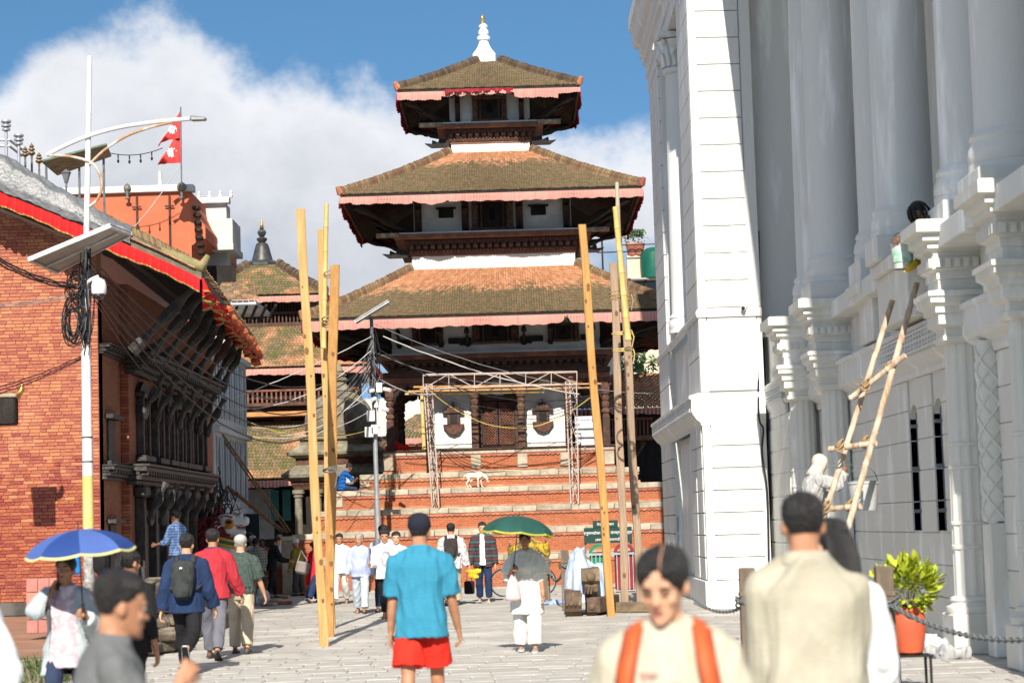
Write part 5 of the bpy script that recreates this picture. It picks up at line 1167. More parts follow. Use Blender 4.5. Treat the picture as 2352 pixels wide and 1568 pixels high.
 for s,ar in zip((-1,1),arms):
  rt,fw,up=frame(.44);S=spine(.422)+rt*s*sh_w*k;ar=ar or('a',4,8,14)
  if ar[0]=='a':
   fl,ab,el=R(ar[1]),R(ar[2]),R(ar[3]);d1=(rt*s*math .sin(ab)+(Vector((0,0,-1))*math .cos(fl)+fw*math .sin(fl))*math .cos(ab)).normalized()
   ax=rt;d2=Matrix .Rotation(el,3,ax)@d1;inn=ar[4]if len(ar)>4 else 0;d2=(d2-rt*s*inn).normalized();E_=S+d1*.285*k;Wp=E_+d2*.25*k
  else:
   T=Vector(ar[1]);T=Vector((T .x,T .y,T .z));d=T-S;l1,l2=.285*k,.25*k;dist=min(d .length,(l1+l2)*.995);d .normalize();c=(l1*l1-l2*l2+dist*dist)/(2*dist);hh=math .sqrt(max(0,l1*l1-c*c));hint=Vector(ar[2]);hint=(hint-d*hint .dot(d)).normalized();E_=S+d*c+hint*hh;Wp=S+d*dist
  A .append((S,E_,Wp,s))
  # body: one continuous skin
 b=MB();b .loft([ring(*r)for r in RG])
 for hip,kn,an,fp,s in legs2:
  rcone(b,hip+Vector((0,0,-.02*k)),kn,.083*k,.055*k);rcone(b,kn,kn .lerp(an,.35),.054*k,.055*k);rcone(b,kn .lerp(an,.35),an,.055*k,.036*k)
  d=Vector((0,math .cos(fp),math .sin(fp)));rcone(b,an+Vector((0,0,-.045*k))-d*.03*k,an+Vector((0,0,-.05*k))+d*.15*k,.035*k,.028*k)
 for S,E_,Wp,s in A:
  rt,fw,up=frame(.455);rcone(b,spine(.495)+rt*s*.045*k,S,.058*k,.056*k);rcone(b,S,E_,.053*k,.040*k);rcone(b,E_,E_ .lerp(Wp,.35),.040*k,.040*k);rcone(b,E_ .lerp(Wp,.35),Wp,.040*k,.026*k)
 nb=spine(.53);rt,fw,up=frame(.6);hy,hp=R(head[0]),R(head[1])
 m3=Matrix((rt,fw,up)).transposed();hm=Matrix .Rotation(hy,3,'Z');uf=up .lerp(Vector((0,0,1)),.6).normalized();fwh=(fw-uf*fw .dot(uf)).normalized();m3=Matrix((fwh .cross(uf),fwh,uf)).transposed()
 HM=m3@hm@Matrix .Rotation(hp,3,'X');hs=k**.5*(1.0 if female else 1.05);chin_c=nb+up*(.032 if female else .022)*k+fwh*.012
 HX4=Matrix .Translation(chin_c)@(HM .to_4x4())@Matrix .Scale(hs,4)
 rcone(b,spine(.50),HX4@Vector((0,-.02,.06)),.062*k if not female else .052*k,.056*k if not female else .046*k)
 hb_=MB();hb_ .loft(head_rings(fem=female))
 if face or detail:
  rcone(hb_,(0,.084,.118),(0,.106,.082),.009,.0125,8);hb_ .ell((.012,.094,.078),.009,8,6);hb_ .ell((-.012,.094,.078),.009,8,6);hb_ .ell((0,.089,.050),(.024,.009,.011),10,6);hb_ .ell((0,.088,.012),(.02,.012,.014),10,6)
  for s in(-1,1):hb_ .ell((s*.033,.083,.131),(.024,.009,.008),10,6);hb_ .ell((s*.04,.07,.085),(.022,.016,.02),10,6)
 for s in(-1,1):hb_ .ell((s*.077,-.012,.10),(.009,.02,.031),10,7,Matrix .Rotation(s*-.25,3,'Z'))
 hb_ .xf(HX4);o0=len(b .v);b .add(hb_ .v,hb_ .f)
 hands=[]
 for(S,E_,Wp,s),cu in zip(A,curl):
  d=(Wp-E_).normalized();rt,fw,up=frame(.455);inward=(-rt*s);n_=(inward-d*inward .dot(d))
  if n_ .length<.2:n_=(Vector((0,0,-1))-d*-d .z)
  n_ .normalize();tdir=n_ .cross(d)*s;
  if tdir .dot(fw+Vector((0,0,.6)))<0:tdir=-tdir
  tdir=(tdir-d*tdir .dot(d)).normalized();pe=Wp+d*.085*k
  for q in(-.026,0,.024):rcone(b,Wp+d*.012+tdir*q*.6*k,pe+tdir*q*k,.017*k,.0155*k,8)
  hands .append((Wp,d,n_,tdir,pe,cu,s))
 me=remesh(b,vox,3,'body')
 fb=MB()
 for Wp,d,n_,tdir,pe,cu,s in hands:
  for q,ln in((.030,.068),(.0105,.078),(-.0095,.072),(-.028,.056)):
   p=pe+tdir*q*k-d*.02*k;dd=d .copy();pts=[p];a=cu*.55
   for sg in(.45,.33,.27):
    dd=(dd*math .cos(a)+n_*math .sin(a)).normalized();nn2=(n_*math .cos(a)-d*math .sin(a));a=cu*1.15;p=p+dd*(ln*sg+(.02 if len(pts)==1 else 0))*k;pts .append(p);axis=dd .cross(n_).normalized();n_l=n_
    n_=axis .cross(dd).normalized()if axis .length>.5 else n_
   n_=hands[[h[6]for h in hands].index(s)][2]
   fb .tube(pts+[pts[-1]+(pts[-1]-pts[-2]).normalized()*.006],[.0092*k,.0088*k,.008*k,.007*k,.003*k],7)
  p=Wp+d*.025*k+tdir*.022*k;t1=(tdir*.8+d*.75+n_*.25*(1+cu)).normalized();t2=(tdir*.25+d*.95+n_*.5*cu).normalized();fb .tube([p-t1*.01,p+t1*.04*k,p+t1*.04*k+t2*.03*k,p+t1*.04*k+t2*.05*k],[.0125*k,.011*k,.0095*k,.005*k],7)
 nv=len(me .vertices);bm=bmesh .new();bm .from_mesh(me);vs=[bm .verts .new(v)for v in fb .v]
 for f in fb .f:
  try:bm .faces .new([vs[i]for i in f]).smooth=True
  except ValueError:pass
 bm .to_mesh(me);bm .free();me .materials .clear();me .materials .append(SK);piece('body',me,root)
 # face
 if face:
  for s in(-1,1):
   if eyes=='down':
    q=MB();q .tube([(s*.017,.0905,.111),(s*.032,.0915,.1075),(s*.047,.082,.1105)],[.002,.0038,.002],6);piece('eyelash',q .xf(HX4).mesh('eyelash',HAIR,True),root)
   else:q=MB();q .ell((s*.031,.0835,.1135),(.012,.0072,.0042),10,6);e=piece('eye',q .xf(HX4).mesh('eye',EYEW,True),root)
   if eyes!='down':q=MB();q .ell((s*.031,.0872,.1135),(.0068,.0042,.0048),8,6);q .xf(HX4);piece('iris',q .mesh('iris',IRIS,True),e)
   q=MB();q .tube([(s*.014,.0935,.130),(s*.034,.0925,.135),(s*.052,.080,.131)],[.003,.0042,.002],6);piece('eyebrow',q .xf(HX4).mesh('eyebrow',hairmat,True),root)
  q=MB();q .ell((0,.0945,.0535),(.021,.0055,.0045),10,6);q .ell((0,.0955,.0465),(.018,.0055,.005),10,6);piece('lips',q .xf(HX4).mesh('lips',LIP,True),root)
  # hair
 def hline(v,style):
  y=v .y
  if y>.06:zl=.180
  elif y>.0:zl=.108+(.180-.108)*(y/.06)**.8
  else:zl=.108+(.045-.108)*min(1,-y/.07)
  if style in('parted','bun','pony','long'):zl=.190-.095*min(1,abs(v .x)/.068)**1.8 if y>.0 else max(.03,.085+.6*y)
  if style=='thin':zl+=.012 if y>0 else 0
  return zl
 if hair and hair!='none':
  tk={'short':.013,'thin':.008,'tight':.006,'puffy':.026,'pony':.010,'long':.013,'bun':.010,'dread':.02,'parted':.017}.get(hair,.012)
  def infl(v):
   t=smooth01((v .z-hline(v,hair))/.055+.5);lump=.004*mnoise .noise(v*38)+(.006*mnoise .noise(v*17)if hair in('puffy','short')else 0);ex=.010*smooth01((v .z-.15)/.06)if hair in('short','puffy')else 0
   return-.010+t*(.013+(tk-.002+ex+lump)*smooth01((v .z-.085)/.09))
  q=MB();q .loft(head_rings(infl,40))
  if vox<.01:
   q .xf(HX4);hm_=remesh(q,.006,1,'hair');wrinkle(hm_,.0012,160,seed,(1,1,.3));hm_ .materials .clear();hm_ .materials .append(hairmat);piece('hair',hm_,root)
  else:piece('hair',q .xf(HX4).mesh('hair',hairmat,True),root)
  q=None
  if hair=='pony':q=MB();q .tube([(0,-.085,.17),(0,-.125,.165),(0,-.145,.12),(0,-.14,.04),(0,-.12,-.05),(0,-.105,-.11)],[.02,.03,.034,.032,.024,.006],10)
  if hair=='bun':q=MB();q .ell((0,-.12,.15),(.045,.04,.042),14,9)
  if hair=='long':q=MB();q .tube([(0,-.02,.19),(0,-.075,.13),(0,-.105,.03),(0,-.12,-.10),(0,-.12,-.22),(.0,-.11,-.30)],[.06,.082,.085,.075,.058,.02],14,flat=.55)
  if hair=='dread':
   q=MB();rg=random .Random(4)
   for i in range(46):
    a=rg .uniform(0,6.28);el=rg .uniform(.2,1.2);v=Vector((.075*math .cos(a)*math .cos(el),-.01+.09*math .sin(a)*math .cos(el),.13+.09*math .sin(el)))
    if v .y>.07 and v .z<.16:continue
    w=Vector((math .cos(a),math .sin(a),0));ln=rg .uniform(.12,.22);q .tube([v,v+w*.04+Vector((0,0,.005)),v+w*.065+Vector((0,0,-ln*.5)),v+w*.06+Vector((0,0,-ln))],[.012,.012,.011,.006],5)
  if q:piece('hair_tail' if hair in('pony','long','bun')else 'dreadlocks',q .xf(HX4).mesh('hair_tail',hairmat,True),root)
 if cap:
  def ci(v):return-.02+.038*smooth01((v .z-(.135 if v .y>0 else .115)+.01)/.02)+(.012 if cap .get('tall')and v .z>.19 else 0)
  q=MB();q .loft(head_rings(ci,32));c_=piece('cap',q .xf(HX4).mesh('cap',cap['mat'],True),root)
  if cap .get('brim'):
   q=MB();br=cap['brim'];q .ell((0,br*.115,.148),(.072,.075,.007),18,6,Matrix .Rotation(-br*.18,3,'X'));piece('brim',q .xf(HX4).mesh('brim',cap['mat'],True),c_)
   # clothes
 def garment(nm,mb,mat,amp=.004,freq=26,cut=None,smooth=2,stretch=(1,1,.45),vx=None):
  me=remesh(mb,vx or max(vox,.010),smooth,nm);wrinkle(me,amp,freq,seed+len(nm),stretch)
  if cut:
   bm=bmesh .new();bm .from_mesh(me);bmesh .ops .delete(bm,geom=[f for f in bm .faces if cut(f .calc_center_median())],context='FACES');bm .to_mesh(me);bm .free()
  me .materials .clear();me .materials .append(mat);return piece(nm,me,root)
 tops=top if isinstance(top,list)else[top]if top else[]
 for T in tops:
  t=T .get('t',.016);q=MB();hem=T .get('hem',-.10);fl=T .get('flare',.012);rs=[];n=14
  for i in range(n+1):
   s=hem+(.535-hem)*i/n;hw,hd,yo=interp(max(s,-.06));g=t+fl*smooth01((.12-s)/.25)
   if s<-.06:g+=(-.06-s)*T .get('a',.15)
   if s>.47:g*=.8
   rs .append(ring(s,hw+g,hd+g,yo))
  if T .get('neck',True):hw,hd,yo=interp(.55);rs .append(ring(.548,hw+t*.6,hd+t*.6,yo))
  q .loft(rs);sl=T .get('sleeve',1)
  for S,E_,Wp,s in A:
   rt,fw,up=frame(.455);rcone(q,spine(.49)+rt*s*.045*k,S,.060*k+t*.6,.060*k+t*.7)
   if sl<=0:continue
   w=T .get('wide',0);e=S .lerp(E_,min(1,sl/.5)*1.0)if sl<=.5 else E_
   rcone(q,S,S .lerp(e,.2),.062*k+t*.7,.060*k+t*.8+w*.2);q .tube([S,S .lerp(e,.5),e],[.061*k+t*.8,.057*k+t*.9+w*.5,(.047 if sl<=.5 else .046)*k+t+w],12)
   if sl>.5:
    rcone(q,S .lerp(E_,.9),E_,.046*k+t+w,.046*k+t+w);f_=E_ .lerp(Wp,(sl-.5)/.5);q .tube([E_,E_ .lerp(f_,.5),f_],[.045*k+t+w,.043*k+t*.9+w,.034*k+t*.8+w*1.2],12)
  cut=None
  if T .get('open'):
   ow=T['open']
   def cut(c,ow=ow):return c .y>.02 and abs(c .x-.005)<ow*(1.0+.5*(pz+.35*k-c .z))and c .z<pz+.60*k and c .z>pz-.5*k and abs(c .x)<.12
  g_=garment(T .get('name','shirt'),q,T['mat'],T .get('amp',.0042),T .get('freq',24),cut)
  if T .get('collar'):
   cl=MB();cl .loft([ring(.515,.088+t*.5,.07+t*.5,0),ring(.56,.072+t*.4,.066+t*.4,-.004),ring(.562,.060,.056,-.004),ring(.52,.075,.06,0)],cap=False);piece('collar',cl .mesh('collar',T .get('cmat',T['mat']),True),g_)
  if T .get('belt'):cl=MB();cl .loft([ring(.02,.168+.022,.118+.022,0),ring(.05,.166+.022,.116+.022,0)],cap=False);piece('belt',cl .mesh('belt',T['belt'],True),g_)
 if bottom:
  B=bottom;t=B .get('t',.014);q=MB();kind=B .get('kind','trousers')
  if kind in('trousers','shorts'):
   top_s=B .get('top',.03);q .loft([ring(s,interp(s)[0]+t*(.4 if s>-.03 else 1),interp(s)[1]+t*(.4 if s>-.03 else 1),interp(s)[2])for s in(-.13,-.09,-.05,-.01,top_s)])
   w=B .get('wide',0.0)
   for hip,kn,an,fp,s in legs2:
    end=B .get('end',.93 if kind=='trousers' else .0);rcone(q,hip+Vector((0,0,-.01)),hip .lerp(kn,.4),.086*k+t,.076*k+t+w*.5)
    if kind=='shorts':q .tube([hip .lerp(kn,.2),hip .lerp(kn,.5),hip .lerp(kn,B .get('short',.88))],[.083*k+t,.08*k+t+w,.078*k+t+w*1.4],14)
    else:
     rcone(q,hip .lerp(kn,.3),kn,.078*k+t+w*.4,.056*k+t+w);e=kn .lerp(an,end+.02);q .tube([kn,kn .lerp(e,.4),e],[.057*k+t+w,.055*k+t+w,.044*k+t+w*1.2],12)
   garment(kind,q,B['mat'],B .get('amp',.004),B .get('freq',22))
  else:
   z1=B .get('len',.55);rs=[];mid=(legs2[0][2]+legs2[1][2])/2
   for i in range(12):
    tt=i/11;s=.05-tt*(.06+z1);hw,hd,yo=interp(max(s,-.05));gr=t+B .get('a',.12)*tt
    if s>-.05:rs .append(ring(s,hw+gr,hd+gr,yo))
    else:
     c0=Vector((0,0,pz+s*k));sh=(mid-Vector((0,0,mid .z)))*tt*.5;rs .append([c0+sh+Vector(((.172*k+gr)*math .cos(a),(.12*k+gr)*math .sin(a),0))for a in[2*math .pi*j/22 for j in range(22)]])
   q .loft(rs);garment('skirt',q,B['mat'],B .get('amp',.006),B .get('freq',18),stretch=(1,1,.12))
 if shoes:
  for hip,kn,an,fp,s in legs2:
   q=MB();d=Vector((0,math .cos(fp),math .sin(fp)));upv=Vector((0,-math .sin(fp),math .cos(fp)));hl=an+Vector((0,0,0))-upv*.085*k;rs=[]
   for y,hw,hh in((-.075,.022,.03),(-.065,.032,.062),(-.03,.036,.085),(.03,.038,.078),(.08,.043,.055),(.13,.046,.044),(.165,.038,.034),(.18,.018,.022)):
    c=hl+d*y*k;rs .append([c+Vector((1,0,0))*hw*k*a+upv*hh*k*e for a,e in((-1,.0),(1,.0),(1.02,.3),(.8,.75),(.35,1),(-.35,1),(-.8,.75),(-1.02,.3))])
   q .loft(rs);o=piece('shoe',q .mesh('shoe',shoes .get('mat'),'auto'),root)
   q=MB();rs=[]
   for y,hw in((-.08,.024),(-.06,.036),(0,.040),(.08,.047),(.14,.049),(.175,.032),(.187,.012)):
    c=hl+d*y*k;rs .append([c+Vector((1,0,0))*hw*k*a+upv*e*k for a,e in((-1,.001),(1,.001),(1,.024),(-1,.024))])
   q .loft(rs);piece('sole',q .mesh('sole',shoes .get('sole',M('sole_dark',(.05,.05,.05)))),o)
 info=dict(root=root,spine=spine,frame=frame,A=A,HX4=HX4,k=k,ring=ring,interp=interp,pz=pz,hands=hands,legs=legs2)
 return info
def local(info,v):
 r=info['root'];return r .location+Matrix .Rotation(r .rotation_euler .z,3,'Z')@Vector(v)
def worn(info,name,label,cat):
 t=thing(name,label,cat,info['root'].location);t .rotation_euler=info['root'].rotation_euler;return t
def backpack(info,label,mat,w=.30,h=.44,d=.16,s_top=.46,strap=True,mat2=None,front=True):
 t=worn(info,'backpack',label,'backpack');sp,fr,k=info['spine'],info['frame'],info['k'];mat2=mat2 or mat
 rt,fw,up=fr(.35);c0=sp(.42)-fw*(.118*k+.03);q=MB();rs=[]
 for tt,ww,dd in((0,.55,.5),(.03,.8,.8),(.12,.97,1),(.45,1,1),(.75,.92,.85),(.92,.7,.6),(1,.45,.35)):
  c=c0+up*(.05-tt*h+.0)*1+up*0;c=c0+up*(.06-(1-(1-tt))*h);ring=[]
  for j in range(20):
   a=2*math .pi*j/20;pw=3.2;r=1/(abs(math .cos(a))**pw+abs(math .sin(a))**pw)**(1/pw);ring .append(c+rt*w/2*ww*r*math .cos(a)-fw*(d/2+d/2*dd*r*math .sin(a)))
  rs .append(ring)
 q .loft(rs[::-1]);me=remesh(q,.012,2,'pack_body');wrinkle(me,.003,30,5);me .materials .clear();me .materials .append(mat);piece('pack_body',me,t)
 q=MB();rs=[]
 for tt,ww in((0,.5),(.06,.8),(.5,.85),(.9,.8),(1,.6)):
  c=c0+up*(.06-.5*h-tt*h*.44)-fw*(d*.62);rs .append([c+rt*w*.42*ww*a-fw*d*.52*e for a,e in((-1,0),(1,0),(1,.6),(.7,1),(-.7,1),(-1,.6))])
 q .loft(rs[::-1]);piece('front_pocket',q .mesh('front_pocket',mat2,True),t)
 q=MB();q .tube([c0+up*.05+rt*.03-fw*.02,c0+up*.10-fw*.03,c0+up*.05-rt*.03-fw*.02],.007,6);piece('handle',q .mesh('handle',mat2),t)
 for s in(-1,1):
  pts=[sp(.45)+rt*s*.10*k-fw*.125*k,sp(.505)+rt*s*.105*k-fw*.06*k+up*.03*k,sp(.50)+rt*s*.115*k+fw*.05*k+up*.025*k,sp(.42)+rt*s*.135*k+fw*.148*k,sp(.30)+rt*s*.155*k+fw*.155*k,sp(.20)+rt*s*.19*k+fw*.06*k,sp(.14)+rt*s*.15*k-fw*.13*k]
  q=MB()
  rings=[];
  sm=[]
  for a,b_ in zip(pts,pts[1:]):sm+=[a,a .lerp(b_,.5)]
  sm .append(pts[-1])
  for i,p in enumerate(sm):
   tn=(sm[min(i+1,len(sm)-1)]-sm[max(0,i-1)]).normalized();out=(p-sp(.35));out=(out-tn*out .dot(tn)).normalized();sd=tn .cross(out);rings .append([p+sd*.032*a+out*e for a,e in((-1,-.012),(1,-.012),(1,.012),(-1,.012))])
  q .loft(rings);piece('strap',q .mesh('strap',mat2,True),t)
 return t
def umbrella(label,tip,axis,rad,depth,mats,trim,handle_to,nribs=8,rot=0.0):
 """tip: top point, axis: unit vector pointing up the shaft"""
 t=thing('umbrella',label,'umbrella',tip);ax=Vector(axis).normalized();u=ax .orthogonal().normalized();w=ax .cross(u);org=Vector(tip)
 def pt(a,f):
  seg=2*math .pi/nribs;fr=(a/seg)%1;dip=1-.055*math .sin(math .pi*fr)*f;r=rad*math .sin(f*1.25)/math .sin(1.25)*dip;z=-depth*(1-math .cos(f*1.25))/(1-math .cos(1.25))+.02*math .sin(math .pi*fr)*f*f*-1
  return org+(u*math .cos(a+rot)+w*math .sin(a+rot))*r+ax*z
 for i in range(nribs):
  a0,a1=2*math .pi*i/nribs,2*math .pi*(i+1)/nribs
  q=MB();q .sheet(lambda x,y:pt(a0+(a1-a0)*x,.02+.93*y),8,10);q .build('canopy_panel',mats[i%len(mats)],t,smooth=True)
  q=MB();q .sheet(lambda x,y:pt(a0+(a1-a0)*x,.95+.06*y),8,2);q .build('trim_band',trim,t,smooth=True)
  q=MB();q .tube([pt(a0,f)-ax*.008 for f in(0.02,.25,.5,.75,1.0)],.0035,5);q .build('rib',M('rib_steel',(.06,.06,.065),rough=.4,metal=.5,bump=0),t)
 q=MB();q .tube([org+ax*.06,org,Vector(handle_to)+ax*.12,Vector(handle_to)],[.004,.007,.007,.007],6);q .build('shaft',_mats['rib_steel'],t)
 q=MB();q .tube([Vector(handle_to)+ax*.08,Vector(handle_to)-ax*.06],[.013,.015],8);q .build('handle',M('black_plastic',(.02,.02,.02),rough=.4,bump=0),t);return t
DK=M('dark_shoe',(.03,.028,.025),rough=.5);BRN=M('brown_shoe',(.12,.065,.04),rough=.6);WSO=M('white_sole',(.62,.62,.6),rough=.6)
NAVY=cloth('navy',(.022,.04,.10),(.016,.03,.075));BLACKC=cloth('black',(.018,.018,.02));WHT_C=cloth('white',(.74,.74,.74),(.68,.68,.69));KHAKI=cloth('khaki',(.50,.42,.31),(.44,.37,.27));GREYT=cloth('grey_trouser',(.15,.15,.18));BEIGE=cloth('cream',(.48,.44,.34),(.43,.40,.31),bump=.1)
TEAL=cloth('teal_blue',(.04,.225,.34),(.034,.20,.305),scale=3);REDS=cloth('red_shorts',(.72,.035,.02),(.62,.028,.018));REDJ=cloth('red_jacket',(.42,.035,.05),(.36,.03,.042));GREENS=cloth('green_print',(.075,.10,.09),(.04,.06,.052),scale=34,contrast=.8);LAV=cloth('lavender',(.40,.45,.62),(.36,.41,.57));PALEBLUE=cloth('pale_blue',(.45,.51,.58));OLIVE=cloth('olive',(.22,.17,.03),(.17,.13,.025));CHAR=cloth('charcoal',(.06,.06,.055));DENIM=cloth('denim',(.035,.05,.095),(.025,.036,.07));GREYP=cloth('grey_polo',(.145,.15,.152),(.13,.135,.138));PALEW=cloth('white_grey',(.62,.62,.60))
G=lambda px,py:gnd(px,py)
def P0(px,Y):p=at(px,1215,Y);return(p .x,Y,0)
walkA=((22,8),(-16,14));walkB=((-14,22),(22,6))
# near figures
f=person('young woman in cream print shirt with orange backpack straps facing the camera',P0(1528,7.2),172,1.65,'light',True,legs=walkA,arms=(('a',4,9,12),('a',-6,9,10)),head=(-14,-16),hair='parted',eyes='down',vox=.007,top=dict(mat=BEIGE,sleeve=.55,hem=-.12,t=.032,wide=.035,amp=.004),bottom=dict(mat=DENIM),shoes=dict(mat=WSO),lean=2)
backpack(f,'orange backpack worn by the woman in the cream print shirt',M('orange_nylon',(.62,.11,.03),(.55,.09,.025),rough=.6,bump=.1));GIRL=f
q=MB();q .tube([(0,-.088,.18),(0,-.12,.17)],[.02,.03],8);piece('hair_tail',q .xf(f['HX4']).mesh('hair_tail',HAIR,True),f['root'])
sp,fr,k=f['spine'],f['frame'],f['k'];rt,fw,up=fr(.3)
def front_patch(f,s,x0,x1,s0,s1,mat,off=.004,name='shirt_print',shape='rect',g=.036):
 q=MB();sp,k=f['spine'],f['k']
 def fn(u,v):
  uu,vv=(u,v)
  if shape=='oval':a=2*math .pi*u;uu,vv=.5+.5*v*math .cos(a),.5+.5*v*math .sin(a)
  if shape=='dome':a=math .pi*u;uu,vv=.5+.5*v*math .cos(a),v*math .sin(a)
  x=x0+(x1-x0)*uu;ss=s0+(s1-s0)*vv;hw,hd,yo=f['interp'](ss);rt,fw,up=f['frame'](ss);xx=x/((hw+g)*k);d=(hd+g)*k*(1-min(.95,abs(xx))**2.4)**(1/2.4);return sp(ss)+rt*x+fw*(yo*k+d+off)
 q .sheet(fn,14,6);return piece(name,q .mesh(name,mat,True),f['root'])
PRINT_R=M('print_pink',(.60,.24,.22),rough=.9,bump=0);PRINT_D=M('print_dark',(.05,.045,.06),(.25,.05,.06),scale=20,rough=.9,bump=0);PRINT_O=M('print_orange',(.65,.27,.05),rough=.9,bump=0)
front_patch(f,0,-.085,.03,.30,.355,PRINT_D,.016,shape='dome');front_patch(f,0,.045,.055,.27,.37,PRINT_R,.016);front_patch(f,0,.07,.08,.26,.38,PRINT_R,.016);front_patch(f,0,.03,.09,.385,.394,PRINT_R,.016);front_patch(f,0,-.06,-.02,.235,.28,PRINT_O,.016,shape='oval');front_patch(f,0,.01,.04,.23,.265,PRINT_O,.016,shape='oval')
q=MB();q .tube([Vector((-.018,.082,.188)),Vector((-.018,.058,.224)),Vector((-.017,.012,.250)),Vector((-.014,-.03,.252))],[.0015,.0022,.002,.001],6);piece('hair_parting',q .xf(f['HX4']).mesh('hair_parting',skin_mat('light'),True),f['root'])
f=person('man in loose cream shirt seen from behind with thinning black hair',P0(1850,9.0),4,1.85,'mid',fat=.03,legs=walkB,arms=(('a',-4,3,12),('a',6,3,16)),head=(-6,0),hair='thin',vox=.007,face=False,sh=.76,top=dict(mat=cloth('cream_linen',(.40,.375,.295),(.34,.315,.24),bump=.15),sleeve=.92,hem=-.16,t=.032,wide=.004,collar=True,amp=.014,freq=11),bottom=dict(mat=CHAR),shoes=dict(mat=DK))
def bald(f):
 q=MB();q .ell((.012,-.062,.196),(.024,.022,.022),12,8);piece('bald_spot',q .xf(f['HX4']).mesh('bald_spot',skin_mat('mid'),True),f['root'])
bald(f)
person('woman in white blouse with long dark hair tied low beside the cream shirted man',P0(1916,10.2),12,1.72,'light',True,legs=walkA,arms=(('a',5,8,10),('a',4,12,22)),head=(16,-4),hair='long',vox=.008,face=False,top=dict(mat=WHT_C,sleeve=.9,hem=-.10,t=.02,wide=.01),bottom=dict(mat=PALEW,wide=.02),shoes=dict(mat=DK))
person('man in grey polo shirt in profile raising his right fist in the near left corner',P0(221,8.2),-72,1.61,'mid',fat=.03,legs=walkA,arms=(('a',10,8,30),('ik',(.15,.29,1.19),(.3,-.5,-1))),head=(6,-6),hair='short',vox=.007,lean=8,top=dict(mat=GREYP,sleeve=.42,hem=-.12,t=.022,collar=True,wide=.02),bottom=dict(mat=DENIM),shoes=dict(mat=DK),curl=(.5,1.15))
person('person in white shirt with bare forearm cut off by the left edge of the frame',P0(-132,10.6),-8,1.76,'dark',legs=walkB,arms=(('a',0,10,12),('a',-6,20,22)),hair='short',vox=.009,face=False,top=dict(mat=WHT_C,sleeve=.52,hem=-.14,t=.03,wide=.03),bottom=dict(mat=PALEBLUE),shoes=dict(mat=DK))
WPR=cloth('white_floral',(.72,.71,.71),(.50,.36,.40),scale=16,contrast=.4,var=.04)
f=person('smiling woman in white floral top holding a phone to her ear under the blue umbrella',P0(152,17.8),178,1.60,'mid',True,fat=.03,legs=walkB,arms=(('ik',(-.22,.24,1.10),(-.3,-.3,-1)),('ik',(.10,.13,1.33),(.6,.1,-1))),head=(-8,6),hair='bun',vox=.008,top=[dict(mat=WPR,sleeve=.2,hem=-.16,t=.018,name='blouse'),dict(mat=cloth('pale_grey_blue',(.42,.47,.49)),sleeve=.98,hem=-.22,t=.028,open=.10,name='cardigan',wide=.01)],bottom=dict(mat=DENIM),shoes=dict(mat=DK),curl=(1.1,.9));PHW=f
h0=f['hands'][1];c=h0[0]+h0[1]*.08;q=MB();q .cbox((0,0,0),(.012,.075,.15),.006);q .xf(Matrix .Translation(c+Vector((-.02,0,.01))));ph=worn(f,'mobile_phone','dark mobile phone held to the ear of the woman under the blue umbrella','phone');piece('phone_case',q .mesh('phone_case',M('black_plastic',(.02,.02,.02),rough=.4,bump=0)),ph)
h0=f['hands'][0];hp=local(f,h0[0]+h0[1]*.08);tip=at(180,1216,17.4)
umbrella('blue umbrella in two blues with a pale yellow border over the smiling woman',tip,(-.07,-.05,1),.45,.19,[cloth('umb_blue',(.022,.055,.22),(.02,.05,.19),rough=.6),cloth('umb_blue2',(.075,.13,.36),(.065,.115,.33),rough=.6)],M('pale_yellow_trim',(.62,.60,.24),rough=.7,bump=0),hp,8,.2)
person('woman in black with dark hair in a low ponytail seen from behind',P0(292,18.6),-14,1.63,'mid',True,legs=walkA,arms=(('a',5,7,20),('a',-6,9,14)),head=(-20,0),hair='pony',vox=.009,face=False,top=dict(mat=BLACKC,sleeve=.8,hem=-.12,t=.02),bottom=dict(mat=BLACKC),shoes=dict(mat=DK))
CAPN=cloth('cap_navy',(.02,.022,.035),(.016,.018,.028))
f=person('man in turquoise T-shirt red shorts and dark cap walking away from the camera',P0(962,18.0),-3,1.85,'mid',legs=((-10,12),(16,6)),arms=(('a',2,6,12),('a',6,9,14)),hair='tight',vox=.007,face=False,fat=.02,top=dict(mat=TEAL,sleeve=.44,hem=-.14,t=.022,wide=.016,amp=.0045,collar=True),bottom=dict(kind='shorts',mat=REDS,wide=.025,short=.86),shoes=dict(mat=DK),cap=dict(mat=CAPN,brim=1,tall=True))
# middle distance
f=person('man in navy jacket and black trousers walking away with a black backpack',tuple(G(432,1545)),-4,1.75,'light',legs=((26,6),(-20,52)),arms=(('a',-10,12,14),('a',8,12,14)),hair='short',face=False,vox=.010,top=dict(mat=NAVY,sleeve=.97,hem=-.13,t=.03,wide=.014,collar=True),bottom=dict(mat=BLACKC,wide=.012),shoes=dict(mat=BLACKC,sole=WSO))
pk=backpack(f,'black backpack worn by the man in the navy jacket',cloth('pack_black',(.022,.024,.026),(.04,.045,.045),scale=10),w=.30,h=.50,d=.15)
q=MB();rt,fw,up=f['frame'](.35);q .box(f['spine'](.38)-fw*.33+up*.0,(.035,.01,.025));piece('logo_tag',q .mesh('logo_tag',WSO),pk)
person('man in red jacket and grey trousers walking beside the navy jacket',tuple(G(492,1514)),-3,1.81,'mid',legs=walkA,arms=(('a',-8,9,14),('a',10,16,16)),hair='short',face=False,vox=.011,top=dict(mat=REDJ,sleeve=.97,hem=-.10,t=.03,flare=.04,wide=.012,collar=True,cmat=NAVY),bottom=dict(mat=GREYT,wide=.015),shoes=dict(mat=BRN))
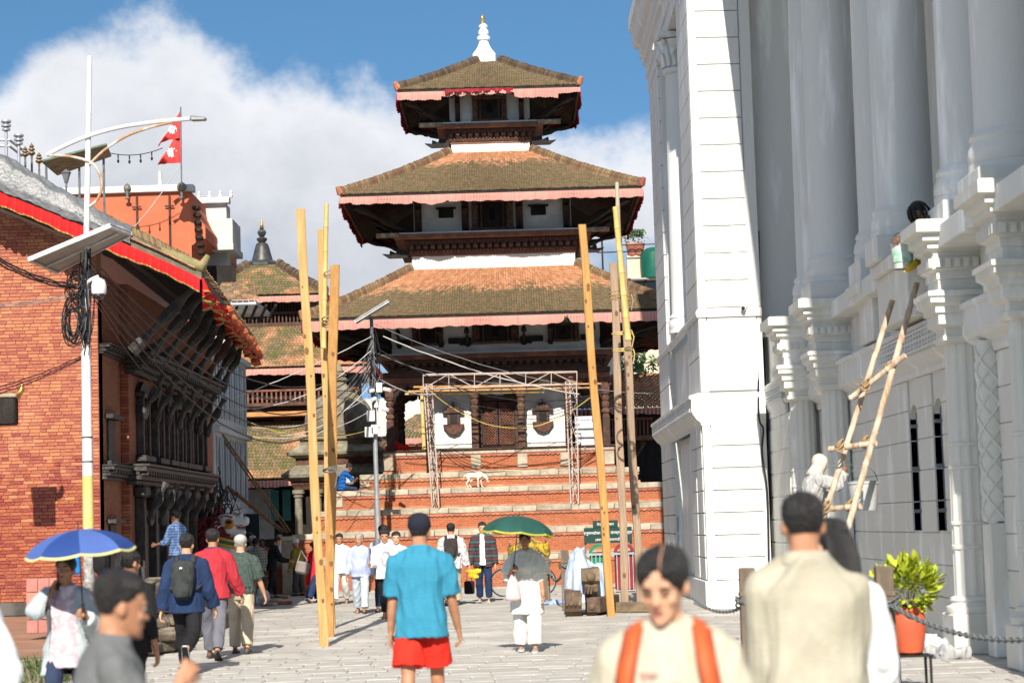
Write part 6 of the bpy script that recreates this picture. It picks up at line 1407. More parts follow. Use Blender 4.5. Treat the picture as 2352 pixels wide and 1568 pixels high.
person('older man in dark green shirt khaki trousers and pale grey flat cap',tuple(G(556,1500)),-2,1.72,'light',legs=((8,10),(-10,8)),arms=(('a',4,8,14),('a',10,14,12)),hair='tight',hairmat=GREYHAIR,face=False,vox=.010,fat=.05,top=dict(mat=GREENS,sleeve=.46,hem=-.04,t=.026,wide=.02,belt=BLACKC),bottom=dict(mat=KHAKI,wide=.022),shoes=dict(mat=BRN),cap=dict(mat=cloth('cap_grey',(.40,.41,.39)),brim=1))
f=person('woman in white kurta and trousers under the dark green umbrella facing the camera',tuple(G(1214,1497)),176,1.64,'mid',True,fat=.03,legs=((10,4),(-8,8)),arms=(('a',4,8,12),('ik',(.17,.26,1.12),(.4,-.3,-1))),head=(0,-4),hair='bun',vox=.010,top=[dict(mat=cloth('white_kurta',(.74,.73,.69)),sleeve=.6,hem=-.36,t=.026,a=.10,flare=.02,name='kurta'),dict(mat=cloth('white_shawl',(.74,.74,.66)),sleeve=.42,hem=.13,t=.045,wide=.05,flare=.05,name='shawl',neck=False)],bottom=dict(mat=cloth('white_trouser',(.75,.745,.71)),wide=.035,end=.90),shoes=dict(mat=M('pale_blue_shoe',(.36,.50,.56),rough=.6),sole=WSO),curl=(.5,1.1));UMW=f
h0=f['hands'][1];hp=local(f,h0[0]+h0[1]*.07);tip=at(1192,1184,29.0)
umbrella('dark green umbrella with an olive yellow border held over the woman in white',tip,(.10,.02,1),.50,.24,[cloth('umb_green',(.022,.085,.07),(.018,.07,.058),rough=.6)],M('olive_trim',(.40,.40,.05),rough=.7,bump=0),hp,8,.1)
hp2=local(f,f['hands'][1][0]);bag=thing('cloth_bag','pale pink cloth bag hanging from the umbrella holding arm of the woman in white','bag',hp2);q=MB();rs=[]
for z,w_,d_ in((-.05,.02,.015),(-.14,.07,.03),(-.26,.10,.05),(-.36,.11,.055),(-.40,.10,.05)):rs .append([hp2+Vector((w_*math .cos(a),d_*math .sin(a),z))for a in[6.283*j/14 for j in range(14)]])
q .loft(rs);q .build('bag_body',cloth('pink_bag',(.66,.48,.48)),bag,smooth=True);q=MB();q .tube([hp2+Vector((.03,0,.0)),hp2+Vector((.03,0,-.12))],.008,6);q .build('bag_handle',cloth('pink_bag',(.6,.38,.4)),bag)
f=person('grey haired man in lavender shirt and pale blue trousers walking towards the camera',tuple(G(830,1408)),176,1.66,'mid',fat=.05,legs=((16,4),(-12,10)),arms=(('a',-4,9,14),('a',8,9,14)),head=(-16,0),hair='short',hairmat=GREYHAIR,top=dict(mat=LAV,sleeve=.97,hem=-.12,t=.024,collar=True),bottom=dict(mat=PALEBLUE,wide=.022),shoes=dict(mat=BRN))
person('man in white shirt with a face mask under his chin beside the lavender shirt',P0(884,41.5),172,1.73,'mid',legs=walkA,arms=(('a',8,8,20),('a',20,4,70)),head=(10,-4),hair='puffy',top=dict(mat=WHT_C,sleeve=.97,hem=-.12,t=.022,collar=True),bottom=dict(mat=BLACKC),shoes=dict(mat=DK))
person('man with thick curly hair in white just behind the masked man',P0(880,45.5),178,1.81,'mid',legs=walkB,hair='puffy',top=dict(mat=WHT_C,sleeve=.97,hem=-.1,t=.02),bottom=dict(mat=NAVY),shoes=dict(mat=DK))
person('round faced man in pale grey shirt close to the turquoise T-shirt',P0(909,43.0),184,1.68,'light',legs=walkB,hair='short',top=dict(mat=cloth('grey_white',(.55,.57,.6)),sleeve=.97,hem=-.1,t=.02,collar=True),bottom=dict(mat=CHAR),shoes=dict(mat=DK))
person('dark haired person half hidden behind the shoulder of the turquoise T-shirt',P0(968,44),170,1.66,'dark',legs=walkA,hair='short',top=dict(mat=PALEBLUE,sleeve=.97,hem=-.1,t=.02),bottom=dict(mat=KHAKI),shoes=dict(mat=DK))
HOOD=cloth('white_leaf_hoodie',(.72,.72,.72),(.25,.25,.27),scale=22,contrast=.9,var=.03)
f=person('man in white patterned hooded jacket and khaki trousers walking to the temple',tuple(G(1040,1390)),-2,1.82,'mid',legs=((-14,10),(14,4)),arms=(('a',6,10,16),('a',-4,14,12)),hair='short',face=False,top=dict(mat=HOOD,sleeve=.98,hem=-.14,t=.034,wide=.014,collar=True),bottom=dict(mat=KHAKI,wide=.014),shoes=dict(mat=DK))
backpack(f,'dark brown backpack worn over the white patterned jacket',cloth('pack_brown',(.05,.04,.04),(.035,.03,.03)),w=.31,h=.44,d=.14)
hw_=local(f,f['hands'][1][0]+f['hands'][1][1]*.10);yb=thing('cloth_bundle','neon yellow and orange bundle in the hand of the man in the white jacket','bundle',hw_);q=MB()
for i,(dx,dz,r_)in enumerate(((.0,-.02,.07),(.10,-.05,.10),(.2,-.02,.08),(.04,-.12,.08),(.13,-.15,.07))):q .ell(hw_+Vector((dx+.02,0,dz)),(r_,r_*.7,r_*.75),10,7)
m_=remesh(q,.015,1,'bundle_cloth');wrinkle(m_,.008,30,3);m_ .materials .clear();m_ .materials .append(M('neon_mix',(.55,.62,.02),(.60,.25,.02),scale=9,contrast=1,rough=.8));o=piece('bundle_cloth',m_,yb);o .location=-hw_
SJ=M_pattern('striped_jacket',(.035,.035,.04),(.10,.03,.035),'stripe2',.16,.3)
f=person('man in open striped jacket over white T-shirt carrying a black bag',tuple(G(1113,1382)),176,1.83,'light',legs=((8,6),(-8,6)),arms=(('a',2,8,14),('a',4,10,16)),head=(10,0),hair='short',top=[dict(mat=WHT_C,sleeve=.3,hem=-.12,t=.016,name='tshirt'),dict(mat=SJ,sleeve=.98,hem=-.16,t=.034,open=.055,wide=.012,name='jacket')],bottom=dict(mat=NAVY,wide=.014),shoes=dict(mat=BLACKC,sole=WSO))
hb2=local(f,f['hands'][1][0]+f['hands'][1][1]*.12);bag=thing('hand_bag','small black bag hanging from the hand of the man in the striped jacket','bag',hb2);q=MB();q .cbox(hb2+Vector((0,0,-.42)),(.24,.13,.30),.03);q .build('bag_body',BLACKC,bag);q=MB();q .tube([hb2+Vector((-.06,0,-.28)),hb2+Vector((-.04,0,-.05)),hb2,hb2+Vector((.04,0,-.05)),hb2+Vector((.06,0,-.28))],.008,6);q .build('bag_handle',BLACKC,bag)
YB=M('yellow_black',(.60,.40,.02),(.03,.03,.04),scale=7,contrast=1,rough=.8)
person('person in yellow and black jacket mostly hidden behind the green umbrella',P0(1212,46),186,1.70,'mid',legs=walkA,arms=(('ik',(-.36,.20,1.36),(-.3,-.3,-1)),('ik',(.42,.22,1.30),(.3,-.2,-1))),hair='short',top=dict(mat=YB,sleeve=.98,hem=-.1,t=.035),bottom=dict(mat=BLACKC),shoes=dict(mat=DK))
person('old man in olive jacket and white cap standing in front of the low brick wall',tuple(G(686,1368)),62,1.54,'mid',legs=((4,2),(-4,4)),arms=(('a',4,8,18),('a',2,6,16)),head=(0,-12),hair='tight',hairmat=GREYHAIR,top=dict(mat=OLIVE,sleeve=.96,hem=-.08,t=.03,collar=True),bottom=dict(mat=CHAR,wide=.02),shoes=dict(mat=DK),cap=dict(mat=cloth('topi',(.62,.6,.6)),tall=True))
f=person('woman in red dress and navy trousers carrying a grey shoulder bag',tuple(G(722,1384)),-40,1.49,'mid',True,fat=.02,legs=walkA,arms=(('a',4,8,14),('a',4,8,18)),hair='bun',face=False,top=dict(mat=cloth('red_kurta',(.50,.022,.035),(.45,.02,.03)),sleeve=.9,hem=-.38,t=.024,a=.14,name='kurta'),bottom=dict(mat=NAVY,wide=.035),shoes=dict(mat=BRN))
q=MB();c=local(f,(-.16,-.20,.86));bag=thing('shoulder_bag','large grey shoulder bag on the back of the woman in red','bag',c);q .cbox(c,(.36,.14,.30),.05,Matrix .Rotation(.25,3,'Y'));q .build('bag_body',cloth('grey_bag',(.24,.21,.20)),bag);q=MB();q .tube([c+Vector((-.14,0,.13)),c+Vector((-.04,.05,.42)),c+Vector((.12,.02,.15))],.02,6);q .build('bag_strap',cloth('grey_bag',(.34,.3,.29)),bag)
person('man in white long shirt half hidden by the left timber poles',P0(779,51),178,1.66,'mid',legs=walkB,arms=(('a',2,8,12),('a',4,9,12)),hair='short',top=dict(mat=WHT_C,sleeve=.97,hem=-.14,t=.026),bottom=dict(mat=PALEW,wide=.02),shoes=dict(mat=BRN))
BCK=M_pattern('blue_check',(.13,.20,.36),(.02,.05,.15),'check',.055,.35)
person('man in blue checked shirt standing by the shaded brick house wall',(at(408,1215,43.5).x,43.5,.55),60,1.70,'dark',legs=((2,2),(-2,4)),arms=(('a',20,8,60),('a',10,8,50)),hair='short',top=dict(mat=BCK,sleeve=.75,hem=-.12,t=.028),bottom=dict(mat=DENIM),shoes=dict(mat=DK))
PLD=M_pattern('plaid_shirt',(.12,.13,.11),(.36,.36,.30),'check',.07,.3)
person('man in plaid shirt and dark cap bending over the low wall',P0(592,53.5),20,1.62,'dark',lean=30,legs=((14,8),(-4,8)),arms=(('a',40,8,40),('a',36,8,40)),hair='tight',face=False,top=dict(mat=PLD,sleeve=.9,hem=-.1,t=.026),bottom=dict(mat=CHAR),shoes=dict(mat=DK),cap=dict(mat=cloth('cap_plum',(.045,.03,.045)),brim=1))
person('dark faced person in maroon and white headwear facing the camera',P0(580,56.5),178,1.66,'dark',legs=walkA,hair='none',top=dict(mat=cloth('white_dark',(.5,.5,.5)),sleeve=.97,hem=-.1,t=.026),bottom=dict(mat=CHAR),shoes=dict(mat=DK),cap=dict(mat=cloth('maroon_cap',(.10,.03,.04),(.6,.58,.56),scale=14,contrast=1),tall=True))
person('tall person with black hair at the back of the stall group',P0(573,60.5),10,1.74,'dark',legs=walkA,hair='puffy',face=False,top=dict(mat=BLACKC,sleeve=.97,hem=-.1,t=.02),bottom=dict(mat=CHAR),shoes=dict(mat=DK))
person('woman in pink top beside the man in the black suit',P0(603,63.5),182,1.56,'mid',True,legs=walkA,hair='bun',top=dict(mat=cloth('pink_top',(.5,.12,.16)),sleeve=.9,hem=-.1,t=.02),bottom=dict(mat=NAVY),shoes=dict(mat=DK))
person('bald man in black suit leaning over papers on the low wall',P0(622,57),-70,1.64,'mid',lean=16,legs=((10,4),(-6,8)),arms=(('a',34,8,46),('a',30,8,50)),head=(0,-16),hair='tight',top=dict(mat=BLACKC,sleeve=.97,hem=-.14,t=.028,collar=True),bottom=dict(mat=BLACKC),shoes=dict(mat=DK))
person('man in slate blue shirt turned away at the right of the stall group',P0(641,65.5),-30,1.66,'mid',legs=walkA,hair='short',face=False,top=dict(mat=cloth('slate',(.05,.06,.11)),sleeve=.9,hem=-.1,t=.024),bottom=dict(mat=CHAR),shoes=dict(mat=DK))
BLU=cloth('bright_blue',(.015,.10,.36),(.012,.085,.31))
pz_=2.885;sp_=at(783,1128,62.75)
person('man in blue T-shirt sitting on the left end of the plinth step',(sp_ .x,63.0,pz_-.34),-68,1.66,'dark',lean=24,pelvis=.45,legs=((96,88),(84,92)),arms=(('ik',(-.05,.42,.66),(-.6,0,-.6)),('ik',(.10,.44,.70),(.6,0,-.6))),head=(0,-22),hair='short',top=dict(mat=BLU,sleeve=.45,hem=-.06,t=.022),bottom=dict(mat=DENIM),shoes=dict(mat=DK))
q=MB();c=Vector((sp_ .x+.25,62.95,pz_+.32));q .cbox(c,(.28,.2,.26),.06);m_=remesh(q,.02,3,'bag_cloth');wrinkle(m_,.01,18,2);m_ .materials .clear();m_ .materials .append(PALEW);o=piece('carrier_bag',m_);tag(o,'pale bag on the lap of the man sitting on the step','bag')
pp=at(1862,1150,31.2)
LIM=cloth('lime_spattered',(.44,.44,.43),(.36,.36,.36),scale=9)
f=person('painter in pale hood and grey shirt working on the bamboo ladder',(pp .x,31.2,.98),-78,1.66,'dark',lean=14,legs=((10,14),(-4,10)),arms=(('ik',(-.16,.46,1.28),(-.4,-.2,-1)),('ik',(.12,.48,1.40),(.3,-.2,-1))),head=(0,-18),hair='none',vox=.010,top=dict(mat=LIM,sleeve=.97,hem=-.24,t=.036,wide=.02,amp=.007),bottom=dict(mat=PALEBLUE,wide=.015),shoes=dict(mat=DK),curl=(1,1))
def hood_i(v):return-.012+.040*smooth01((.085-v .y+.02*(v .z>.18))/.03)+.006*mnoise .noise(v*30)
q=MB();q .loft(head_rings(hood_i,36));q .xf(f['HX4']);o=piece('head_cloth',q .mesh('head_cloth',cloth('pale_headcloth',(.62,.57,.50),(.52,.46,.39)),True),f['root'])
q=MB();q .loft([[Vector((.105*math .cos(a)*s_,-.01+.10*math .sin(a)*s_,z))for a in[6.283*j/24 for j in range(24)]]for z,s_ in((.10,.85),(.04,.95),(-.03,1.15),(-.09,1.35))]);q .xf(f['HX4']);piece('scarf',q .mesh('scarf',cloth('pale_headcloth',(.62,.57,.5)),True),f['root'])
pd=at(2112,510,27.9)
f=person('painter with dreadlocks leaning over the palace ledge above the pillar',(pd .x+.92,27.9,5.285-.06),90,1.68,'dark',lean=80,pelvis=.30,legs=((70,118),(66,116)),arms=(('ik',(-.30,1.06,.10),(-.5,.3,-.6)),('ik',(.16,.86,.16),(.5,.3,-.6))),head=(0,4),hair='dread',vox=.010,top=dict(mat=cloth('olive_tee',(.07,.075,.05)),sleeve=.5,hem=-.05,t=.022),bottom=dict(mat=DENIM),shoes=dict(mat=DK))
hd_=local(f,f['HX4']@Vector((0,0,.13)));f['root'].location+=at(2106,484,27.3)-hd_
# street lamp at the left
POLEW=M('white_pole_paint',(0.70,0.71,0.72),(0.58,0.59,0.60),rough=.45,scale=3,var=.06,bump=.05);POLEY=M('yellow_pole_paint',(0.66,0.50,0.13),(0.60,0.48,0.20),rough=.6,scale=6,var=.1,bump=.1);PEEL=M('peeling_black',(0.04,0.04,0.04),(0.45,0.45,0.43),rough=.7,scale=7,var=.2,contrast=1,bump=.3)
LY=35.0
b0=at(205,1330,LY);b0=Vector((b0 .x,LY,0));tp=at(206,130,LY);LAMP=thing('street_lamp','tall white street lamp pole with yellow band and curved double arm','street lamp',b0)
def lp(z):
 m=at(196,700,LY);return b0 .lerp(m,z/m .z)if z<m .z else m .lerp(tp,(z-m .z)/(tp .z-m .z))
zY0,zY1=at(200,1212,LY).z,at(200,1092,LY).z
def ptube(z0,z1,r0,r1,mat,name):mb=MB();n=6;mb .tube([lp(z0+(z1-z0)*i/n)for i in range(n+1)],[r0+(r1-r0)*i/n for i in range(n+1)],20);return mb .build(name,mat,LAMP,smooth='auto')
ptube(0,zY0,.098,.094,PEEL,'pole_base');ptube(zY0-.004,zY1,.092,.088,POLEY,'yellow_band');ptube(zY1-.004,5.6,.086,.074,POLEW,'pole_shaft');ptube(5.58,tp .z,.055,.040,POLEW,'pole_top')
for z in(zY1+.22,zY1+.62):ptube(z,z+.02,.091,.091,DARK_WOOD,'clamp_band')
L3=lambda pts,Y=LY-.06:[at(x,y,Y)for x,y in pts]
def smooth_path(p,n=6):
 p=[Vector(q)for q in p];out=[]
 for i in range(len(p)-1):
  a,b,c,d=p[max(i-1,0)],p[i],p[i+1],p[min(i+2,len(p)-1)]
  for k in range(n):t=k/n;out .append(.5*((2*b)+(c-a)*t+(2*a-5*b+4*c-d)*t*t+(-a+3*b-3*c+d)*t**3))
 out .append(p[-1]);return out
def lt(name,pts,r,mat=POLEW):mb=MB();mb .tube(smooth_path(L3(pts)),r,8);return mb .build(name,mat,LAMP,smooth=True)
RUST=M('rusty_white',(0.60,0.60,0.58),(0.36,0.20,0.10),rough=.6,scale=5,contrast=.5,bump=.1)
lt('arm',[(108,356),(150,335),(205,312),(270,294),(330,284),(390,277),(440,273)],.036);lt('brace',[(205,378),(240,345),(290,313),(345,293),(400,280)],.024,RUST);lt('scroll',[(108,357),(150,358),(190,366),(215,378),(231,405),(233,435),(222,460),(205,475)],.024,RUST)
a,b=at(436,273,LY-.06),at(474,274,LY-.06);mb=MB();mb .loft([[p+Vector((0,u*w,v*h))for u,v in((-1,-.6),(1,-.6),(1,.2),(.5,1),(-.5,1),(-1,.2))]for p,w,h in((a,.05,.035),(a .lerp(b,.15),.10,.05),(a .lerp(b,.9),.09,.03),(b,.05,.02))]);mb .build('lamp_head',M('grey_metal',(.30,.31,.31),rough=.5,metal=.3),LAMP)
def panel(name,label,q,th,mat_f,mat_b,parent=None):
 t=thing(name,label,'solar panel',(Vector(q[0])+Vector(q[2]))/2);q=[Vector(p)for p in q];n=(q[1]-q[0]).cross(q[3]-q[0]).normalized();n=n if n .z>0 else-n
 mb=MB();mb .hexa([p for p in q]+[p+n*th for p in q]);mb .build('backing',mat_b,t)
 for i in range(4):
  a,b=q[i],q[(i+1)%4];d=(b-a).normalized();inn=n .cross(d);c=(q[0]+q[2])/2
  if inn .dot(c-a)<0:inn=-inn
  mb=MB();mb .hexa([a-n*.03,b-n*.03,b+inn*.05-n*.03,a+inn*.05-n*.03,a+n*(th+.012),b+n*(th+.012),b+inn*.03+n*(th+.012),a+inn*.03+n*(th+.012)]);mb .build('frame_rail',mat_f,t)
 m=(q[0]+q[3])/2;m2=(q[1]+q[2])/2;mb=MB();mb .tube([m .lerp(m2,.05)-n*.035,m .lerp(m2,.95)-n*.035],.022,6);mb .build('mounting_rail',mat_f,t)
 mb=MB();mb .hexa([p .lerp((q[0]+q[2])/2,.03)+n*(th+.001)for p in q]+[p .lerp((q[0]+q[2])/2,.03)+n*(th+.006)for p in q]);mb .build('cells',M('solar_cells',(.012,.018,.045),rough=.15,spec=.6,bump=0),t);return t
FRM=M('alu_frame',(.62,.62,.62),rough=.4,metal=.2,bump=0);BACK=M('panel_back',(.40,.38,.35),rough=.7,bump=0)
panel('solar_panel','large solar panel with white frame tilted on the street lamp pole',[at(64,597,34.3),at(254,518,34.3),at(304,537,35.7),at(128,626,35.7)],.03,FRM,BACK)
cb=at(227,652,LY-.15);CCTV=thing('dome_camera','white dome security camera on a bracket of the street lamp','security camera',cb)
mb=MB();mb .tube(smooth_path([at(198,662,LY),at(205,646,LY-.1),cb+Vector((0,0,.12))]),.035,8);mb .build('bracket',POLEW,CCTV,smooth=True);mb=MB();mb .lathe([(.03,.10),(.10,.06),(.125,-.02),(.125,-.14),(.11,-.17)],cb,n=20);mb .build('housing',POLEW,CCTV,smooth='auto');mb=MB();mb .ell(cb+Vector((0,0,-.17)),(.095,.095,.10),16,10);mb .build('dome',M('smoked_dome',(.03,.03,.04),rough=.12,spec=.7,bump=0),CCTV,smooth=True)
mb=MB();mb .ell(cb+Vector((.01,-.10,-.19)),.028,10,6);mb .build('lens',M('lens_glass',(.15,.15,.18),rough=.1,bump=0),CCTV,smooth=True)
rg=random .Random(8);COIL=thing('cable_coil','big tangle of coiled black cables hanging on the street lamp pole','cable',at(176,740,LY-.2))
for i in range(26):
 up_=i<9;c=at(165+rg .uniform(-3,14),(650 if up_ else 735)+rg .uniform(-14,22),LY-.15+rg .uniform(-.08,.08));rx,rz=(rg .uniform(.10,.18),rg .uniform(.20,.40))if not up_ else(rg .uniform(.08,.16),rg .uniform(.10,.22));ph=rg .uniform(0,6);tw=rg .uniform(-.3,.3)
 mb=MB();mb .tube([c+Vector((rx*math .cos(a)+tw*rz*math .sin(a)*.3,.05*math .sin(a*2+ph),rz*math .sin(a)))+Vector((rg .uniform(-.008,.008),0,rg .uniform(-.008,.008)))for a in[6.4*t/22 for t in range(23)]],.010,5);mb .build('loop',BLACK_CABLE,COIL)
for i in range(14):
 x=196+rg .uniform(-10,12);mb=MB();mb .tube(smooth_path([at(x,590+rg .uniform(-20,20),LY-.11),at(x+rg .uniform(-16,12),660+rg .uniform(-20,20),LY-.12),at(x+rg .uniform(-10,16),740,LY-.11),at(195+rg .uniform(-5,12),800+rg .uniform(-30,20),LY-.1)]),.008,4);mb .build('hanging_wire',BLACK_CABLE,COIL)
def wire(a,b,s,r,label,mat=None,seed=0,name='cable'):return cable(name,sag(a,b,s,18,.01,seed),r,mat or BLACK_CABLE,None,5,label,'cable','cables strung across the square')
ORD=('topmost','second','third','fourth','lowest')
GREYC=M('grey_cable',(.22,.22,.23),rough=.5,bump=0);WHITEC=M('white_cable',(.62,.60,.57),rough=.5,bump=0);REDC=M('maroon_cable',(.10,.03,.03),rough=.6,bump=0);YELC=M('yellow_cable',(.55,.40,.10),rough=.6,bump=0)
for i in range(3):wire(at(-30,575+i*7,33.5),at(188,655+i*4,LY),.12,.016,ORD[i]+' of three thick black cables running from the left edge to the street lamp',seed=i)
for i in range(2):wire(at(-30,700+i*5,34),at(190,668+i*6,LY),.05,.009,ORD[i]+' of two thin grey cables left of the lamp below the thick bundle',GREYC,seed=i+9)
for i in range(3):wire(at(-30,896+i*8,36),at(192,815+i*4,LY),.05,.012,ORD[i]+' of three maroon cables crossing the brick wall low beside the lamp pole',REDC,seed=i+20)
MP=at(858,760,59)
for i in range(5):wire(at(205,588+i*12,LY),at(856,812+i*9,59),1.5+i*.22,.016,ORD[i]+' of five black cables swooping from the street lamp to the middle pole',seed=i+30)
for i in range(3):wire(at(205,650+i*8,LY),at(486,935,55),.3+.2*i,.011,ORD[i]+' of three thin black cables from lamp to far end of the brick house',seed=i+40)
for i,(x,y)in enumerate(((858,770),(858,800),(860,872))):wire(at(486,932+2*i,55),at(x,y,59),.1+.5*i,.012,ORD[i]+' of three pale cables from the brick house corner to the middle pole',WHITEC,seed=i+50)
# middle pole
GP=M('galvanised',(.42,.44,.46),(.34,.35,.37),rough=.4,metal=.5,scale=6,bump=.05);DP=M('weathered_steel',(.07,.08,.085),(.14,.15,.15),rough=.5,scale=5)
p0=at(872,1352,59);p0 .z=0;pt_=at(853,728,59);MPO=thing('utility_pole','slim grey utility pole with boxes cameras and tangled wires before the temple steps','pole',p0)
mb=MB();mb .tube([p0,p0 .lerp(pt_,.33)],.085,14);mb .build('lower_shaft',GP,MPO,smooth='auto');mb=MB();mb .tube([p0 .lerp(pt_,.328),p0 .lerp(pt_,.58)],.065,14);mb .build('middle_shaft',GP,MPO,smooth='auto');mb=MB();mb .tube([p0 .lerp(pt_,.578),pt_],[.06,.05],12);mb .build('upper_shaft',DP,MPO,smooth='auto')
WBX=M('white_box',(.66,.66,.64),rough=.5,bump=.02,var=.03)
for px,py,w,h,m in((852,955,.26,.36,WBX),(848,992,.28,.34,WBX),(877,990,.26,.34,WBX),(865,986,.36,.32,M('pale_box',(.56,.58,.56),rough=.5)),(871,890,.20,.32,WBX),(864,930,.14,.18,WBX)):
 c=at(px,py,58.8);mb=MB();mb .cbox(c,(w*.84,.14,h*.84),.015);mb .build('equipment_box',m,MPO)
for px,py,dx in((858,896,-.16),(882,893,.18),(878,938,.16),(862,915,-.10)):
 c=at(px,py,58.7);mb=MB();mb .tube([c,c+Vector((dx,-.12,-.05))],.055,10);mb .build('camera',WBX,MPO,smooth='auto')
rg=random .Random(5)
for i in range(16):
 x=856+rg .uniform(-6,9);y0=750+rg .uniform(0,60);mb=MB();mb .tube(smooth_path([at(x,y0,58.9),at(x+rg .uniform(-22,22),y0+50,58.8),at(x+rg .uniform(-8,14),y0+100,58.8),at(860+rg .uniform(-6,12),y0+150,58.85)]),.010,4);mb .build('loose_wire',rg .choice((BLACK_CABLE,GREYC,BLACK_CABLE,GREYC)),MPO)
panel('solar_panel','narrow solar panel tilted on top of the middle pole',[at(815,739,58.5),at(893,691,58.5),at(896,695,59.6),at(819,742,59.6)],.04,FRM,BACK)
for i,(a,b,s,m,r)in enumerate((((862,745),(1560,905),.5,GREYC,.010),((880,772),(1330,905),.2,WHITEC,.016),((868,800),(1370,905),.7,BLACK_CABLE,.016),((872,870),(1000,905),.15,WHITEC,.018),((868,812),(1200,880),.25,GREYC,.012))):
 wire(at(*a,59),at(*b,61.3),s,r,('thin grey wire','bright white wire','sagging black wire','short pale wire','dark grey wire')[i]+' from the middle pole across the temple front',m,seed=i+70)
for i in range(4):wire(at(985,892+2*i,61.6),at(1370,905+i,61.6),.55+.12*i,.010,ORD[i]+' of four black wires sagging between the two scaffold towers',seed=i+80)
wire(at(985,895,61.5),at(1365,905,61.5),1.05,.012,'yellow rope hanging in a curve across the temple door',YELC,seed=90)
for i in range(5):wire(at(735+10*i,930-12*i,60),at(856,800+10*i,59),.3+.1*i,.010,ORD[i]+' of five grey wires looping from the left timber poles to the middle pole',GREYC,seed=i+95)
for i,(y0,y1)in enumerate(((1010,868),(1000,940),(980,905),(965,985))):wire(at(566,y0,62),at(858,y1,59),.35,.010,ORD[i]+' of four fine pale wires crossing the distant pagoda',(YELC,WHITEC,WHITEC,YELC)[i],seed=i+110)
# timber poles
def timber_mat(n,c,c2):return M(n,c,c2,rough=.8,scale=2.4,var=.22,bump=.4,bscale=30,stretch=(9,9,.5),contrast=.5)
T1=timber_mat('pale_timber',(.56,.37,.16),(.42,.255,.095));T2=timber_mat('warm_timber',(.52,.29,.10),(.42,.22,.075));T3=timber_mat('grey_timber',(.38,.27,.18),(.28,.20,.14));T4=timber_mat('orange_timber',(.52,.31,.11),(.40,.21,.065));BAM=M('bamboo',(.60,.45,.17),(.48,.34,.12),rough=.5,scale=4,stretch=(4,4,1),var=.1);ROPE=M('rope',(.42,.30,.17),(.30,.2,.1),rough=.95,scale=30,bump=.4);KNOT=M('knot',(.20,.10,.04),rough=.9)
def plank(label,base,top,w,d,mat,yaw=0.0,group='timber poles standing in the square',knots=5,seed=0):
 base,top=Vector(base),Vector(top);t=thing('timber_pole',label,'timber pole',base,group);ax=(top-base);x=Vector((math .cos(yaw),math .sin(yaw),0));y=Vector((-math .sin(yaw),math .cos(yaw),0));rg=random .Random(seed);rings=[];n=16
 for i in range(n+1):
  c=base+ax*(i/n)+x*.012*math .sin(i*.7+seed);ww=w*(1+.04*math .sin(i*1.3+seed));rings .append([c+x*ww/2*a+y*d/2*b for a,b in((-1,-.8),(-.85,-1),(.85,-1),(1,-.8),(1,.8),(.85,1),(-.85,1),(-1,.8))])
 mb=MB();mb .loft(rings);mb .build('beam',mat,t)
 for i in range(knots):c=base+ax*rg .uniform(.08,.9)+x*rg .uniform(-.3,.3)*w-y*(d/2+.001);mb=MB();mb .tube([c+y*.004,c-y*.003],[.019*rg .uniform(.6,1.9)]*2,8,flat=1.7);mb .build('knot',KNOT,t)
 return t
def bamboo(label,a,b,r,name='bamboo_pole',mat=None,group='bamboo poles'):
 a,b=Vector(a),Vector(b);t=thing(name,label,'bamboo pole',a,group);n=max(3,int((b-a).length/.38));pts=[];rs=[]
 for i in range(n):
  for f,k in((0.0,1.0),(.04,1.14),(.08,.98),(.5,.95),(.96,.98)):pts .append(a .lerp(b,(i+f)/n));rs .append(r*k*(1-.2*i/n))
 pts .append(b);rs .append(r*.8);mb=MB();mb .tube(pts,rs,12);mb .build('cane',mat or BAM,t,smooth='auto');return t
YL=33.0
b1=gnd(743,1484);plank('leftmost pale timber plank pole leaning to the left, with dark knots',b1,at(691,481,b1 .y),.135,.09,T1,.1,seed=1,knots=9)
b2=gnd(762,1442);plank('pale timber plank behind the leftmost pole, topped at mid height of the bamboo',b2,at(737,527,b2 .y),.11,.10,T1,-.1,seed=2)
b3=gnd(757,1462);plank('shorter orange brown timber beam lashed to the left pole group',b3,at(768,609,b3 .y-1.2),.15,.12,T2,.05,seed=3,knots=8)
bamboo('upper bamboo cane lashed to the left timber poles',at(743,800,b2 .y-.3),at(750,468,b2 .y-.3),.05);
def lash(label,c,w,d,n=4,mat=ROPE):
 t=thing('rope_lashing',label,'rope',c,'rope lashings');c=Vector(c)
 for i in range(n):
  mb=MB();z=(i-n/2)*.035;mb .tube([c+Vector((w*math .cos(a),d*math .sin(a),z+.03*math .sin(a+i)))for a in[6.283*k/16 for k in range(17)]],.012,5);mb .build('turn',mat,t)
 mb=MB();mb .tube([c+Vector((w,-d*.5,0)),c+Vector((w+.03,-d,-.12)),c+Vector((w-.01,-d,-.3))],.010,5);mb .build('loose_end',mat,t)
lash('rope lashing high on the left poles at the bamboo top',at(757,628,34.6),.09,.14,3);lash('rope lashing on the left poles at the middle',at(754,738,34.6),.10,.14,4);lash('wire tie low on the left poles',at(757,1075,33.6),.10,.12,2,DP)
r1=gnd(1405,1415);plank('tall orange timber plank, leftmost of the right pole group',r1,at(1336,516,r1 .y),.145,.10,T4,.1,seed=4,knots=10)
r2=gnd(1437,1405);plank('weathered grey timber beam in the middle of the right pole group',r2,at(1409,604,r2 .y),.15,.12,T3,0,seed=5,knots=6)
r3=gnd(1472,1398);plank('greyish brown timber beam, rightmost of the right pole group',r3,at(1430,610,r3 .y),.155,.12,T3,.05,seed=6,knots=6)
